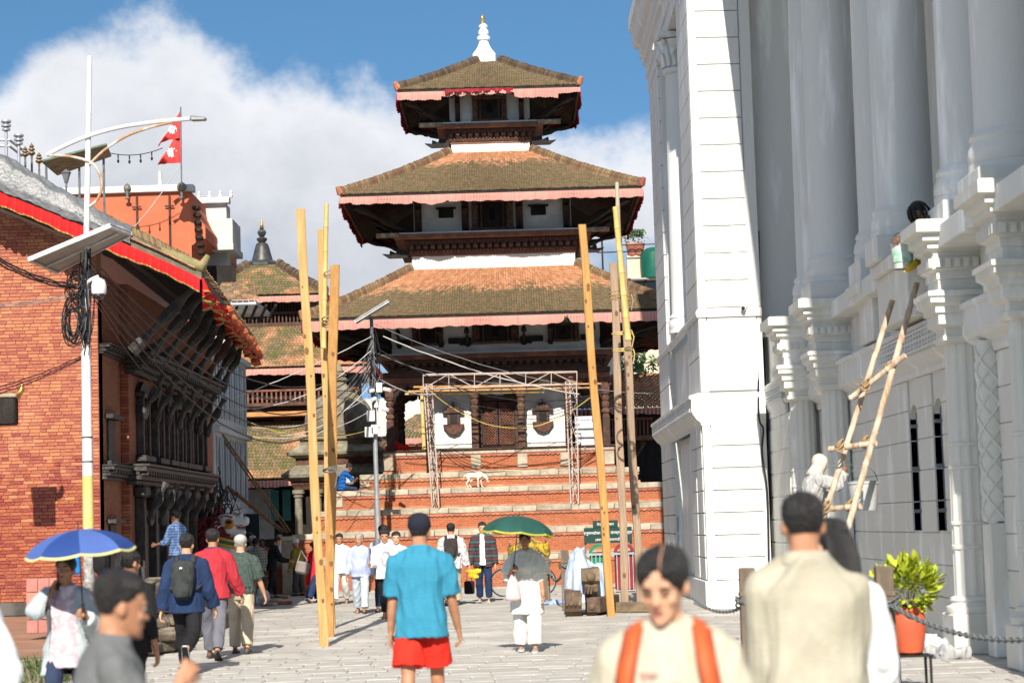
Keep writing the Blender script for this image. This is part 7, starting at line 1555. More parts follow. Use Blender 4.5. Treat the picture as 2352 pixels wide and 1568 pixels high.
bamboo('thin upper bamboo cane at the top of the right poles',at(1425,640,38.6),at(1417,419,38.6),.045,mat=M('grey_bamboo',(.42,.38,.28),(.34,.3,.22),rough=.6,stretch=(4,4,1)));bamboo('yellow bamboo cane lashed to the right poles, hanging free at its lower end',at(1443,782,38.4),at(1413,475,38.4),.062)
lash('rope lashing on the right poles at roof height',at(1424,678,39.0),.20,.2,4);lash('rope lashing on the right poles at the valance',at(1428,762,39.0),.18,.2,2,BAM);lash('lowest rope lashing on the right poles',at(1430,800,39.0),.18,.2,2,BAM)
# steel scaffold before the temple door
SCF=M('scaffold_paint',(.40,.28,.22),(.46,.40,.36),rough=.5,scale=5,var=.15,bump=.1,contrast=.7)
scf=thing('scaffold_frame','welded lattice scaffold gateway standing on the temple steps','scaffold',(at(992,1160,61.9).x,61.9,2.3))
def st(a,b,r=.024,name='steel_tube'):mb=MB();mb .tube([a,b],r,7);return mb .build(name,SCF,scf)
SY0=61.75
def tower(xb0,xb1,yb,xt0,xt1,yt):
 A0,A1,B0,B1=at(xb0,yb,SY0+.3),at(xb1,yb,SY0),at(xt0,yt,SY0+.3),at(xt1,yt,SY0);A2=at((xb0+xb1)/2-3,yb,SY0+.35);B2=at((xt0+xt1)/2-3,yt,SY0+.35)
 for a in(A0,A1,A2):a .z=2.305
 for a,b in((A0,B0),(A1,B1),(A2,B2)):st(a,b,.020)
 for i in range(6):
  t0,t1=i/6,(i+1)/6;st(A0 .lerp(B0,t0),A1 .lerp(B1,t1),.011,'brace');st(A0 .lerp(B0,t1),A1 .lerp(B1,t1),.012,'rung');st(A1 .lerp(B1,t0),A2 .lerp(B2,t1),.009,'brace')
tower(993,1008,1160,973,992,882);tower(1311,1329,1150,1299,1324,876)
c0,c1,d0,d1=at(972,860,SY0),at(1325,853,SY0),at(972,893,SY0),at(1325,882,SY0)
st(c0,c1,.020);st(d0,d1,.020);st(c0+Vector((0,.4,0)),c1+Vector((0,.4,0)),.014)
for i in range(7):
 t0=i/6;st(c0 .lerp(c1,t0),d0 .lerp(d1,t0),.014,'strut')
 if i<6:st((c0 if i%2 else d0).lerp(c1 if i%2 else d1,t0),(d0 if i%2 else c0).lerp(d1 if i%2 else c1,t0+1/6),.013,'brace');st(c0 .lerp(c1,t0),c0 .lerp(c1,t0+1/6)+Vector((0,.4,0)),.009,'brace')
COPPER=M('copper_bamboo',(.46,.25,.09),(.38,.19,.07),rough=.5)
bamboo('highest of the three bamboo rails tied across the scaffold',at(950,889,62.4),at(1380,881,62.4),.035,mat=COPPER);bamboo('middle of the three bamboo rails tied across the scaffold',at(938,899,62.2),at(1362,890,62.2),.035,mat=COPPER);bamboo('lowest of the three bamboo rails, ending short at the left tower',at(930,905,62.3),at(1250,900,62.3),.03,mat=BAM)
bamboo('upright bamboo beside the left scaffold tower',at(972,1030,62.0)+Vector((0,.6,0)),at(968,890,62.6),.06)
q=MB();c=at(912,1026,64.3);c .z=4.09;
for dx,r in((-.22,.12),(0,.18),(.2,.12),(.36,.07)):q .ell(c+Vector((dx,0,r*.55)),(r*1.3,r,r*.8),10,7)
m_=remesh(q,.025,1,'cloth_bundle');wrinkle(m_,.02,14,3);m_ .materials .clear();m_ .materials .append(RED_BRIGHT);tag(piece('cloth_bundle',m_),'crumpled red cloth lying on the temple floor under the end bay','cloth')
nb_=thing('notice_board','white notice board at the right end of the temple veranda','notice board',at(1345,1005,64.2));c=worldpos(nb_);mb=MB();mb .cbox(c+Vector((0,0,.15)),(.62,.04,1.0),.01);mb .build('board',M('board_white',(.70,.70,.70),rough=.5,bump=0),nb_)
def text(txt,loc,size,mat,parent,rot=(math .pi/2,0,0),name='lettering',align='CENTER'):
 cu=bpy .data .curves .new(name,'FONT');cu .body=txt;cu .size=size;cu .align_x=align;cu .extrude=.002;cu .resolution_u=3
 o=bpy .data .objects .new(name,cu);C .objects .link(o);dg=bpy .context .evaluated_depsgraph_get();dg .update();me=bpy .data .meshes .new_from_object(o .evaluated_get(dg));bpy .data .objects .remove(o);me .materials .clear();me .materials .append(mat)
 r=piece(name,me,parent,Matrix .Translation(Vector(loc)-worldpos(parent))@Euler(rot).to_matrix().to_4x4());return r
text('श्री सार्वजनिक सूचना',c+Vector((0,-.024,.50)),.085,M('blue_ink',(.10,.14,.5),bump=0,var=0),nb_)
for k in range(5):text('~ ~~ ~ ~~~ ~~',c+Vector((0,-.024,.36-k*.09)),.05,M('grey_ink',(.35,.38,.5),bump=0,var=0),nb_)if False else None
# dog
dp=at(1092,1119,62.55);dp .z=2.885
dogr=thing('dog','white dog walking along a temple step with its nose down','dog',dp);dq=MB()
def dl(x,y,z):return Vector((x,y,z))
dq .loft([[Vector((x,r1*math .cos(a),z+r2*math .sin(a)))for a in[6.283*j/14 for j in range(14)]]for x,z,r1,r2 in((-.30,.40,.03,.04),(-.27,.40,.075,.09),(-.18,.40,.085,.10),(-.06,.405,.08,.09),(.06,.40,.095,.115),(.16,.40,.10,.13),(.24,.42,.08,.10),(.29,.43,.04,.05))])
for s in(-1,1):
 fx=.17+s*.05;rcone(dq,(fx,s*.06,.36),(fx-.02,s*.065,.22),.05,.03);rcone(dq,(fx-.02,s*.065,.22),(fx-.01+s*.02,s*.065,.05),.028,.020);rcone(dq,(fx-.01+s*.02,s*.065,.03),(fx+.04+s*.02,s*.065,.02),.022,.018)
 hx=-.22+s*.05;rcone(dq,(hx,s*.055,.38),(hx+.05,s*.065,.25),.075,.042);rcone(dq,(hx+.05,s*.065,.25),(hx-.05,s*.065,.14),.036,.022);rcone(dq,(hx-.05,s*.065,.14),(hx-.02,s*.065,.04),.021,.018);rcone(dq,(hx-.02,s*.065,.025),(hx+.03,s*.065,.02),.022,.018)
rcone(dq,(.22,0,.43),(.37,0,.36),.07,.055);rcone(dq,(.38,0,.34),(.42,0,.27),.06,.05);rcone(dq,(.42,0,.27),(.46,0,.17),.042,.026)
dq .tube([(-.29,0,.43),(-.36,0,.42),(-.41,0,.33),(-.42,0,.22)],[.025,.02,.016,.008],8)
for s in(-1,1):dq .tube([(.36,s*.045,.37),(.35,s*.075,.33),(.37,s*.08,.27)],[.025,.022,.008],8,flat=.5)
m_=remesh(dq,.011,2,'body');wrinkle(m_,.002,60,2);m_ .materials .clear();m_ .materials .append(M('white_fur',(.68,.64,.56),(.60,.54,.44),rough=.9,scale=6,var=.06,bump=.3,bscale=90));piece('body',m_,dogr);q=MB();q .ell((.472,0,.158),(.014,.014,.012),8,6);piece('nose',q .mesh('nose',BLACK_CABLE,True),dogr);dogr .scale=(.82,.82,.86)
# sign, bins, carved timber, tarp, posts on the right
sb=thing('sign_board','dark green sign board with white Devanagari lettering behind the right poles','sign',(at(1400,1300,55).x,55,0));SG=M('sign_green',(.006,.042,.036),rough=.5,bump=0,var=.04);a,b=at(1341,1214,55),at(1452,1246,55)
mb=MB();mb .cbox(((a .x+b .x)/2,55,(a .z+b .z)/2+.02),(b .x-a .x,.05,.40),.008);mb .build('board',SG,sb);mb=MB();mb .cbox(((a .x+b .x)/2-.06,55,(a .z+b .z)/2+.31),(.64,.05,.18),.008);mb .build('crest_board',SG,sb)
for x in(a .x+.03,b .x-.03):mb=MB();mb .bb((x-.025,55.03,0),(x+.025,55.08,(a .z+b .z)/2));mb .build('post',DP,sb)
TXW=M('sign_white',(.75,.75,.74),rough=.6,bump=0,var=0);zc=(a .z+b .z)/2;xm=(a .x+b .x)/2
text('नेपाल सरकार',(xm-.06,54.972,zc+.27),.09,TXW,sb);text('हनुमानढोका दरबार संरक्षण अड्डा',(xm,54.972,zc+.05),.098,TXW,sb);text('(बसन्तपुर, काठमाडौँ)',(xm,54.972,zc-.12),.085,TXW,sb)
BINS=thing('bin_stand','pair of green and red litter bins in a grey rail frame below the sign','litter bin',(at(1385,1300,53.5).x,53.5,0));x0=at(1350,1300,53.5).x
for i,(m,nm)in enumerate(((M('bin_green',(.0,.22,.11),rough=.45),'green_bin'),(M('bin_red',(.26,.02,.03),rough=.45),'red_bin'))):
 x=x0+.30+i*.62;mb=MB();mb .cbox((x,53.5,.50),(.48,.4,.9),.03);o=mb .build(nm,m,BINS);mb=MB();pts=[(x+.26*math .cos(t*math .pi/12),.96+.26*math .sin(t*math .pi/12))for t in range(13)]+[(x+.19*math .cos(t*math .pi/12),.97+.18*math .sin(t*math .pi/12))for t in range(12,-1,-1)]
 mb .prism(pts,'y',53.32,53.6);mb .build('arched_lid',m,o);mb=MB();mb .cbox((x,53.5,1.0),(.36,.3,.02),.005);mb .build('opening',_mats['black_void'],o)
 for k in range(5):mb=MB();mb .bb((x-.2+k*.1-.012,53.24,.05),(x-.2+k*.1+.012,53.262,.93));mb .build('guard_bar',GP,BINS)
mb=MB();mb .bb((x0-.05,53.23,.935),(x0+1.3,53.27,.99));mb .build('top_rail',GP,BINS);mb=MB();mb .bb((x0-.05,53.23,.03),(x0+1.3,53.27,.06));mb .build('low_rail',GP,BINS)
OLDW=M('old_carved_timber',(.22,.155,.10),(.11,.075,.05),rough=.85,scale=3,var=.2,rnd=.25,bump=.5,bscale=25,stretch=(1,.4,1))
tb=gnd(1352,1415);TP='salvaged carved timbers under the tarp'
def otimber(label,c,d,rz=0,rx=0,parts=()):
 t=thing('carved_timber',label,'timber',c,TP);mb=MB();m3=Matrix .Rotation(rz,3,'Z')@Matrix .Rotation(rx,3,'X');mb .cbox(c,d,.02,m3);mb .build('beam',OLDW,t)
 for a,e in parts:mb=MB();mb .cbox(Vector(c)+m3@Vector(a),e,.015,m3);mb .build('carved_end',OLDW,t)
def carved(label,pieces):
 t=thing('carved_timber',label,'timber',tb,TP)
 for nm,prof,x0,x1 in pieces:mb=MB();mb .prism([(tb .y+y,z)for y,z in prof],'x',tb .x+x0,tb .x+x1);mb .build(nm,OLDW,t)
 return t
t=carved('tall carved bracket end facing the square in front of the tarp',(('bracket_top',[(1.5,.62),(.20,.60),(.12,.66),(.12,.80),(.2,.88),(1.5,.92)],-.10,.24),('bracket_neck',[(1.4,.40),(.30,.38),(.18,.46),(.16,.56),(.21,.598),(1.4,.618)],-.05,.19),('bracket_foot',[(1.2,.0),(.22,.0),(.10,.08),(.10,.26),(.2,.34),(1.2,.38)],-.02,.16)))
for z,r in((.73,.085),(.17,.07)):mb=MB();mb .ell((tb .x+.07,tb .y+.11,z),(r,.05,r),12,8);mb .build('rosette',OLDW,t,smooth=True)
for k in range(3):mb=MB();mb .tube([(tb .x-.06+.06*k,tb .y+.15,.42),(tb .x-.02+.06*k,tb .y+.13,.56)],.02,6);mb .build('carved_leaf',OLDW,t)
t=carved('rounded carved block with slanting grooves left of the bracket',(('block',[(1.0,.0),(.22,.0),(.06,.10),(.0,.24),(.06,.38),(.22,.46),(1.0,.50)],-.42,-.12),))
for k in range(4):mb=MB();mb .tube([(tb .x-.43+.09*k,tb .y+.18,.06),(tb .x-.40+.08*k,tb .y-.01,.22),(tb .x-.34+.07*k,tb .y+.16,.43)],.028,6);mb .build('groove_ridge',OLDW,t)
otimber('beam end leaning on the right of the carved pair',(tb .x+.34,tb .y+.9,.2),(.22,1.5,.3),-.3,0)
otimber('long dark sleeper on the ground right of the tarp',(tb .x+.95,tb .y+1.2,.1),(1.6,.22,.2),-.55)
def tarp(u,v):
 a=2*math .pi*u;x=math .cos(a);y=math .sin(a);r=v;top=1.02*max(0,1-r**4)**.6*(1-.2*x);cx_=tb .x+.05;w=.40+.16*max(0,x);z=max(.03,top);n=mnoise .noise(Vector((x*r*3,y*r*3,4)))*.07+mnoise .noise(Vector((x*r*8,y*r*8,z*3)))*.035
 return Vector((cx_+x*r*(w+n)-.05,tb .y+1.25+y*r*(.75+n),z*(.92+.12*math .sin(a*3+1)*r)+n+.16))
mb=MB();mb .sheet(tarp,72,26);TARPM=M('white_blue_tarp',(.66,.68,.70),(.40,.50,.66),rough=.5,scale=2.2,var=.1,bump=.3,bscale=12,contrast=.3);tag(mb .build('tarpaulin',TARPM,smooth=True),'white and blue tarpaulin draped over carved timbers','tarpaulin')
c=gnd(1262,1388);q=MB();rg=random .Random(3)
for i in range(7):q .ell(c+Vector((.1*i-.1,rg .uniform(-.1,.3),.03)),(.12,.12,.045+.02*(i%3)),9,6)
m_=remesh(q,.025,1,'m');wrinkle(m_,.012,20,5);m_ .materials .clear();m_ .materials .append(M('blue_tarp',(.16,.27,.50),(.30,.40,.58),rough=.55,scale=5));tag(piece('tarp_corner',m_),'crumpled blue tarp corner lying on the paving left of the timbers','tarpaulin')
POSTW=M('post_wood',(.22,.16,.115),(.12,.095,.07),rough=.9,scale=4,var=.15,bump=.4,stretch=(5,5,.6))
def chain_post(label,b,h,w,mat=POSTW):
 t=thing('chain_post',label,'bollard',b,'bollards with chains');b=Vector(b);mb=MB();mb .cbox(b+Vector((0,0,h/2)),(w,w,h),.012);mb .build('shaft',mat,t);mb=MB();mb .cbox(b+Vector((0,0,h*.80)),(w*1.12,w*1.12,.05),.01);mb .build('carved_band',mat,t)
 for k in range(3):
  mb=MB();z=h*(.72+.02*k);mb .tube([b+Vector((w*.78*math .cos(a),w*.78*math .sin(a),z+.03*math .sin(a*2+k)))for a in[6.283*i/14 for i in range(15)]],.012,5);mb .build('wire_turn',DP,t)
 return b+Vector((0,0,h*.74))
CH1=chain_post('stone grey post with a chain next to the tarpaulin',gnd(1301,1402),1.22,.16);CH0=chain_post('slim post behind the one with the chain',gnd(1258,1381),1.18,.13)
CH2=chain_post('weathered wooden bollard left of the cream shirted man',P0(1711,20.8),1.27,.15);CH3=chain_post('wooden bollard in front of the terracotta plant pot',P0(2025,19.8),1.27,.16)
CH4=Vector(P0(2420,17.0))+Vector((0,0,.75))
def chain(label,a,b,s,link=.055,r=.008):
 a,b=Vector(a),Vector(b);t=thing('chain',label,'chain',a,'chains between the bollards');n=int(((b-a).length+s)/(link*.8));P_=[a .lerp(b,i/n)-Vector((0,0,s*4*(i/n)*(1-i/n)))for i in range(n+1)]
 me=MB();me .tube([(.45*link*math .cos(x)*1.3,.45*link*.6*math .sin(x),0)for x in[6.283*i/10 for i in range(11)]],r,5,cap=False);me=me .mesh('link',DP)
 for i in range(n):
  d=(P_[i+1]-P_[i]).normalized();q=d .to_track_quat('X','Z').to_matrix().to_4x4();piece('link',me,t,Matrix .Translation((P_[i]+P_[i+1])/2-a)@q@Matrix .Rotation(math .pi/2*(i%2),4,'X'))
chain('chain drooping from the grey post past the tarpaulin',CH0,CH1,.35,.09,.013);chain('chain drooping between far post and the bollard by the cream shirt',at(1580,1362,22.0),CH2+Vector((-.02,0,-.03)),.12,.05,.007);chain('chain sagging right from the bollard by the plant pot',CH3,CH4,.15,.07,.010)
# potted plant on its stand
pp_=Vector(P0(2082,20.6));zb_=at(2082,1502,20.6).z
STD=thing('plant_stand','black iron stand under the terracotta plant pot','stand',pp_)
for sx in(-1,1):
 for sy_ in(-1,1):mb=MB();mb .bb(pp_+Vector((sx*.15-.012,sy_*.13-.012,0)),pp_+Vector((sx*.15+.012,sy_*.13+.012,zb_-.021)));mb .build('leg',BLACK_CABLE,STD)
mb=MB();mb .cbox(pp_+Vector((0,0,zb_-.01)),(.36,.32,.02),.005);mb .build('top_frame',BLACK_CABLE,STD)
PT=thing('potted_shrub','yellow green leafy shrub in a terracotta pot on an iron stand by the palace','plant',pp_+Vector((0,0,zb_)));mb=MB();mb .lathe([(.10,0),(.125,.02),(.155,.18),(.165,.30),(.16,.36),(.145,.39),(.155,.41),(.165,.42),(.165,.45),(.14,.45),(.13,.42)],pp_+Vector((-.02,0,zb_+.002)),n=28);mb .build('pot',M('terracotta_paint',(.56,.115,.045),(.46,.09,.04),rough=.6,scale=3),PT,smooth='auto')
SHRUB=M('lime_leaf',(.52,.52,.04),(.30,.38,.03),rough=.6,scale=9,var=.2,rnd=.35,bump=0);rg=random .Random(21)
st_=MB()
for i in range(14):
 a=rg .uniform(0,6.28);e=rg .uniform(.5,1.4);L_=rg .uniform(.25,.42);st_ .tube([pp_+Vector((0,0,zb_+.42)),pp_+Vector((math .cos(a)*math .cos(e)*L_*.5,math .sin(a)*math .cos(e)*L_*.5,zb_+.45+math .sin(e)*L_*.5)),pp_+Vector((math .cos(a)*math .cos(e)*L_,math .sin(a)*math .cos(e)*L_,zb_+.45+math .sin(e)*L_*.85))],[.008,.006,.004],5)
st_ .build('stems',POSTW,PT)
lm=MB();lm .add([(0,0,0),(.35,-.28,.06),(.7,-.24,.05),(1,0,-.05),(.7,.24,.05),(.35,.28,.06),(.5,0,-.02)],[(0,1,6),(1,2,6),(2,3,6),(3,4,6),(4,5,6),(5,0,6)]);lme=lm .mesh('leaf',SHRUB,True)
pr2=MB()
def leafm(c,out,s):
 x=out .normalized();y=x .cross(Vector((rg .gauss(0,.4),rg .gauss(0,.4),1))).normalized();z=x .cross(y);return Matrix .Translation(c)@Matrix((x,y,z)).transposed().to_4x4()@Matrix .Scale(s,4)
for i in range(300):
 d=Vector((rg .gauss(0,1),rg .gauss(0,1),rg .gauss(.25,.8))).normalized();rr_=rg .uniform(.45,1)**.5;lob=1+.25*mnoise .noise(d*2.3);c=Vector((-.02+d .x*.30*rr_*lob,d .y*.27*rr_*lob,.66+d .z*.27*rr_*lob))
 piece('leaf',lme,PT,leafm(c,d+Vector((rg .gauss(0,.5),rg .gauss(0,.5),.3)),rg .uniform(.07,.12)))
for i in range(500):
 d=Vector((rg .gauss(0,1),rg .gauss(0,1),rg .gauss(.1,.8))).normalized();c=Vector((-.02+d .x*.22,d .y*.2,.63+d .z*.2))*1.0;m4=leafm(c,d+Vector((0,0,.3)),.09);pr2 .add([m4@Vector(v)for v in[(0,0,0),(.5,-.25,.04),(1,0,-.05),(.5,.25,.04)]],[(0,1,2,3)])
pr2 .xf(Matrix .Translation(worldpos(PT)));pr2 .build('inner_leaves',SHRUB,PT,kind='stuff')
for i,(px,py,lab,mt_,r)in enumerate(((2150,1500,'white cement sack slumped by the palace base',PALEW,.26),(2118,1482,'crumpled pale sack behind the plant stand',PALEW,.2),(2122,1462,'blue plastic sheet bunched up by the palace column',M('blue_plastic',(.03,.16,.48),rough=.4),.15),(2195,1512,'grey sack lying flat by the palace column',cloth('grey_sack',(.4,.4,.4)),.22))):
 c=gnd(px,py);q=MB();rg2=random .Random(i)
 for k in range(5):q .ell(c+Vector((rg2 .uniform(-r,r),rg2 .uniform(-.1,.2),r*.3)),(r*.6,r*.5,r*.42),9,6)
 m_=remesh(q,.02,2,'sack');wrinkle(m_,.018,18,i);m_ .materials .clear();m_ .materials .append(mt_);tag(piece('sack',m_),lab,'sack')
 # bamboo ladder and buckets of the painters
LAD=thing('bamboo_ladder','lashed bamboo ladder leaning on the palace front','ladder',at(1935,1225,28.6));LB=M('whitewashed_bamboo',(.33,.20,.11),(.52,.44,.34),rough=.7,scale=4,var=.15,stretch=(3,3,1),contrast=.6)
def cane(name,a,b,r):
 a,b=Vector(a),Vector(b);n=max(3,int((b-a).length/.4));pts=[];rs=[]
 for i in range(n):
  for f_,k_ in((0,1),(.05,1.15),(.1,.97),(.9,.97)):pts .append(a .lerp(b,(i+f_)/n));rs .append(r*k_)
 pts .append(b);rs .append(r);mb=MB();mb .tube(pts,rs,10);return mb .build(name,LB,LAD,smooth='auto')
def ext(a,b,z):a,b=Vector(a),Vector(b);t=(z-a .z)/(b .z-a .z);return a .lerp(b,t)
ra0,ra1=at(1898,1168,27.9),at(2050,690,28.2);rb0,rb1=at(1944,1225,27.3),at(2106,650,27.7)
cane('rail',ext(ra0,ra1,0.02),ra1,.040);cane('rail',ext(rb0,rb1,0.02),rb1,.042)
for a,b in(((1953,915),(2079,816)),((1905,1031),(2012,1017)),((1880,1170),(1976,1162))):cane('rung',at(*a,27.95),at(*b,27.4),.038)
cane('rung',ext(ra0,ra1,1.0)+Vector((-.1,0,0)),ext(rb0,rb1,.95)+Vector((.1,0,0)),.04);
for px,py in((1987,888),(2040,848),(1928,1028),(1985,1020),(1895,1168),(1950,1165)):c=at(px,py,27.7);mb=MB();[mb .tube([c+Vector((.056*math .cos(a),.07*math .sin(a),.05*math .sin(a+k)+.03*k))for a in[6.283*i/10 for i in range(11)]],.014,5)for k in range(3)];mb .build('lashing',ROPE,LAD)
def bucket(label,c,r,h,mat,lab=None):
 t=thing('bucket',label,'bucket',c);mb=MB();mb .lathe([(r*.82,0),(r*.85,.01),(r,h*.9),(r*1.06,h*.91),(r*1.06,h*.95),(r,h*.96),(r*1.04,h),(r*.95,h),(r*.80,.03)],c,n=24,cap=False);mb .build('pail',mat,t,smooth='auto');c=Vector(c);mb=MB();mb .tube([c+Vector((r*math .cos(a),0,h*.95+r*1.1*math .sin(a)))for a in[math .pi*i/14 for i in range(15)]],.006,5);mb .build('wire_handle',DP,t)
 if lab:mb=MB();mb .sheet(lambda u,v:c+Vector((r*.975*math .sin((u-.5)*2.2),-r*.975*math .cos((u-.5)*2.2),h*(.25+.5*v))),12,2);mb .build('label',lab,t,smooth=True)
 return t
bucket('white paint bucket with green label at the ledge by the reaching painter',at(2074,618,27.2),.145,.33,M('bucket_white',(.62,.66,.62),rough=.4,bump=0),M('label_green',(.12,.42,.22),(.55,.6,.6),scale=14,contrast=1,rough=.5,bump=0));bucket('grey white plastic bucket hanging beside the ladder',at(1985,1172,28.9),.20,.40,M('bucket_grey',(.50,.51,.50),(.42,.43,.42),rough=.5))
h=at(2090,608,27.0);gl=thing('glove','yellow rubber glove of the painter reaching down from the ledge','glove',h);q=MB();rcone(q,h+Vector((.26,.3,.12)),h+Vector((.08,.1,.02)),.06,.05);rcone(q,h+Vector((.1,.1,.02)),h+Vector((-.02,0,-.05)),.05,.045);[rcone(q,h+Vector((-.02,.02*k,-.05)),h+Vector((-.09,.025*k-.02,-.10)),.013,.010)for k in(-1,0,1,2)]
m_=remesh(q,.009,1,'glove_shell');m_ .materials .clear();m_ .materials .append(M('yellow_rubber',(.62,.42,.02),rough=.4));o=piece('glove_shell',m_,gl);o .location=-h
c=at(1712,706,PY-.1);t=thing('bullet_camera','tiny white bullet camera on the palace corner','security camera',c);mb=MB();mb .tube([c+Vector((0,.1,0)),c+Vector((-.05,-.06,-.02))],.05,10);mb .build('housing',STUCCO,t);mb=MB();mb .tube([c+Vector((-.05,-.061,-.02)),c+Vector((-.053,-.07,-.021))],.04,10);mb .build('lens',BLACK_CABLE,t)
cable('drain_cable',smooth_path([at(1742,530,42.0),at(1744,700,42.0),at(1742,940,41.6),at(1753,985,41.6),at(1750,1040,41.6),at(1762,1130,41.6),at(1766,1290,41.6)]),.022,BLACK_CABLE,None,6,'dark cable running down the joint of the palace corner pavilion')
def bird(label,c,yaw,mat):
 t=thing('pigeon',label,'pigeon',c,None);q=MB();q .loft([[Vector((x,r_*math .cos(a),z+r_*1.05*math .sin(a)))for a in[6.283*j/12 for j in range(12)]]for x,z,r_ in((-.19,.055,.008),(-.12,.075,.035),(-.03,.095,.06),(.05,.11,.055),(.09,.14,.035),(.11,.17,.03),(.135,.18,.022),(.165,.175,.004))]);
 for s in(-1,1):q .tube([(0,s*.02,.06),(.01,s*.022,0)],.007,5)
 m_=remesh(q,.008,1,'body');m_ .materials .clear();m_ .materials .append(mat);piece('body',m_,t);t .rotation_euler=(0,0,yaw)
bird('dark pigeon perched on the palace cornice above the capital',at(1497,68,53.8),math .pi,M('dark_feather',(.04,.05,.055),rough=.6));bird('pale grey pigeon under the eaves of the brick house',at(418,733,46),.3,M('pale_feather',(.45,.47,.5),rough=.6))
# guardian lion
LIOX=at(505,1290,51.5);LI=thing('guardian_lion','painted guardian lion statue with maroon mane and white face by the brick house','statue',(LIOX .x,51.5,0));O=Vector((LIOX .x,51.5,0));zl=1.1
PW=M('painted_white',(.64,.64,.66),(.55,.55,.57),rough=.5,scale=6);PM=M('painted_maroon',(.16,.012,.018),(.10,.008,.012),rough=.6,scale=30,var=.3,bump=.6,bscale=40);PO=M('painted_orange',(.62,.26,.02),rough=.5);PB=M('painted_black',(.02,.02,.025),rough=.4,bump=0);PG2=M('painted_green',(.04,.16,.08),rough=.5);PYEL=M('painted_yellow',(.60,.38,.05),rough=.5)
def part(nm,q,mat,vox=.02,sm=3):m_=remesh(q,vox,sm,nm);m_ .materials .clear();m_ .materials .append(mat);o=piece(nm,m_,LI);return o
mb=MB();mb .cbox(O+Vector((-.1,.1,.28)),(1.5,.8,.56),.03);mb .build('pedestal',STN,LI)
q=MB();q .ell((-.35,.05,.95),(.34,.30,.42));q .ell((.05,0,1.0),(.30,.28,.45));q .ell((.18,-.02,.95),(.2,.24,.4));rcone(q,(.2,-.15,.9),(.26,-.16,.58),.10,.08);rcone(q,(.2,.15,.9),(.26,.16,.58),.10,.08);rcone(q,(.26,-.16,.6),(.38,-.16,.58),.08,.06);rcone(q,(-.35,-.2,.75),(-.1,-.22,.62),.16,.1);rcone(q,(-.35,.2,.75),(-.1,.22,.62),.16,.1);part('body',q,PW)
q=MB();q .ell((-.28,.02,1.18),(.40,.34,.52));q .ell((-.05,.02,1.42),(.28,.30,.34));q .ell((-.45,.02,.95),(.3,.28,.4));m_=remesh(q,.02,3,'mane');wrinkle(m_,.018,30,4,(1,1,1));m_ .materials .clear();m_ .materials .append(PM);piece('mane',m_,LI)
q=MB();q .ell((.16,-.02,1.56),(.20,.21,.20));q .ell((.14,-.02,1.70),(.18,.19,.08));rcone(q,(.24,-.02,1.60),(.50,-.02,1.62),.14,.09);q .ell((.52,-.02,1.66),(.07,.09,.06));rcone(q,(.20,-.02,1.44),(.47,-.02,1.42),.10,.055);q .ell((-.02,-.2,1.50),(.07,.05,.16));q .ell((-.02,.17,1.50),(.07,.05,.16));rcone(q,(.4,-.02,1.70),(.46,-.02,1.80),.05,.02);part('head',q,PW,.016,2)
q=MB();q .ell((.36,-.02,1.515),(.17,.085,.028));part('mouth',q,M('painted_mouth',(.25,.02,.03),rough=.5),.012,1)
for s in(-1,1):
 y=-.02+s*.175;q=MB();q .ell((.22,y,1.60),(.10,.05,.09),14,9);o=piece('eye_rim',q .mesh('eye_rim',PO,True),LI);q=MB();q .ell((.225,y+s*.03,1.615),(.062,.035,.042),12,8);piece('eyeball',q .mesh('eyeball',PB,True),o);q=MB();q .ell((.20,y+s*.02,1.52),(.10,.045,.035),12,7);piece('cheek_mark',q .mesh('cheek_mark',PO,True),o)
 q=MB();q .tube([(.06,y-s*.02,1.72),(.16,y-s*.015,1.74),(.28,y-s*.02,1.71)],.018,6);piece('brow_line',q .mesh('brow_line',PM,True),LI);q=MB();q .tube([(-.02,s*.2,1.62),(-.06,s*.22,1.52),(-.01,s*.22,1.40),(.06,s*.2,1.38)],.022,6);piece('ear_line',q .mesh('ear_line',PM,True),LI)
 q=MB();q .tube([(.46,y-s*.10,1.56),(.40,y-s*.095,1.55),(.30,y-s*.05,1.545)],.010,5);piece('lip_line',q .mesh('lip_line',PM,True),LI)
for i in range(5):q=MB();q .lathe([(.014,0),(0,-.035)],(.34+.03*i,-.09,1.545),n=6);piece('tooth',q .mesh('tooth',PW),LI)
for z,r,m in((1.36,.25,PM),(1.31,.27,PYEL),(1.25,.285,PG2),(1.20,.29,PYEL)):q=MB();q .tube([(.06+r*1.0*math .cos(a),-.01+r*math .sin(a),z-.08*math .cos(a))for a in[6.283*i/24 for i in range(25)]],.03,8);piece('collar',q .mesh('collar',m,True),LI)
for s in(-1,1):q=MB();q .tube([(.30,s*.1,1.12),(.36,s*.13,1.0),(.35,s*.12,.88),(.30,s*.08,.84)],.028,7);piece('curl_mark',q .mesh('curl_mark',PM,True),LI)
q=MB();q .lathe([(.05,1.72),(.07,1.80),(.03,1.92),(.04,1.95),(0,2.0)],(.02,0,0),n=10);piece('crest',q .mesh('crest',PM,True),LI)
LI .scale=(1.25,1.25,1.25)
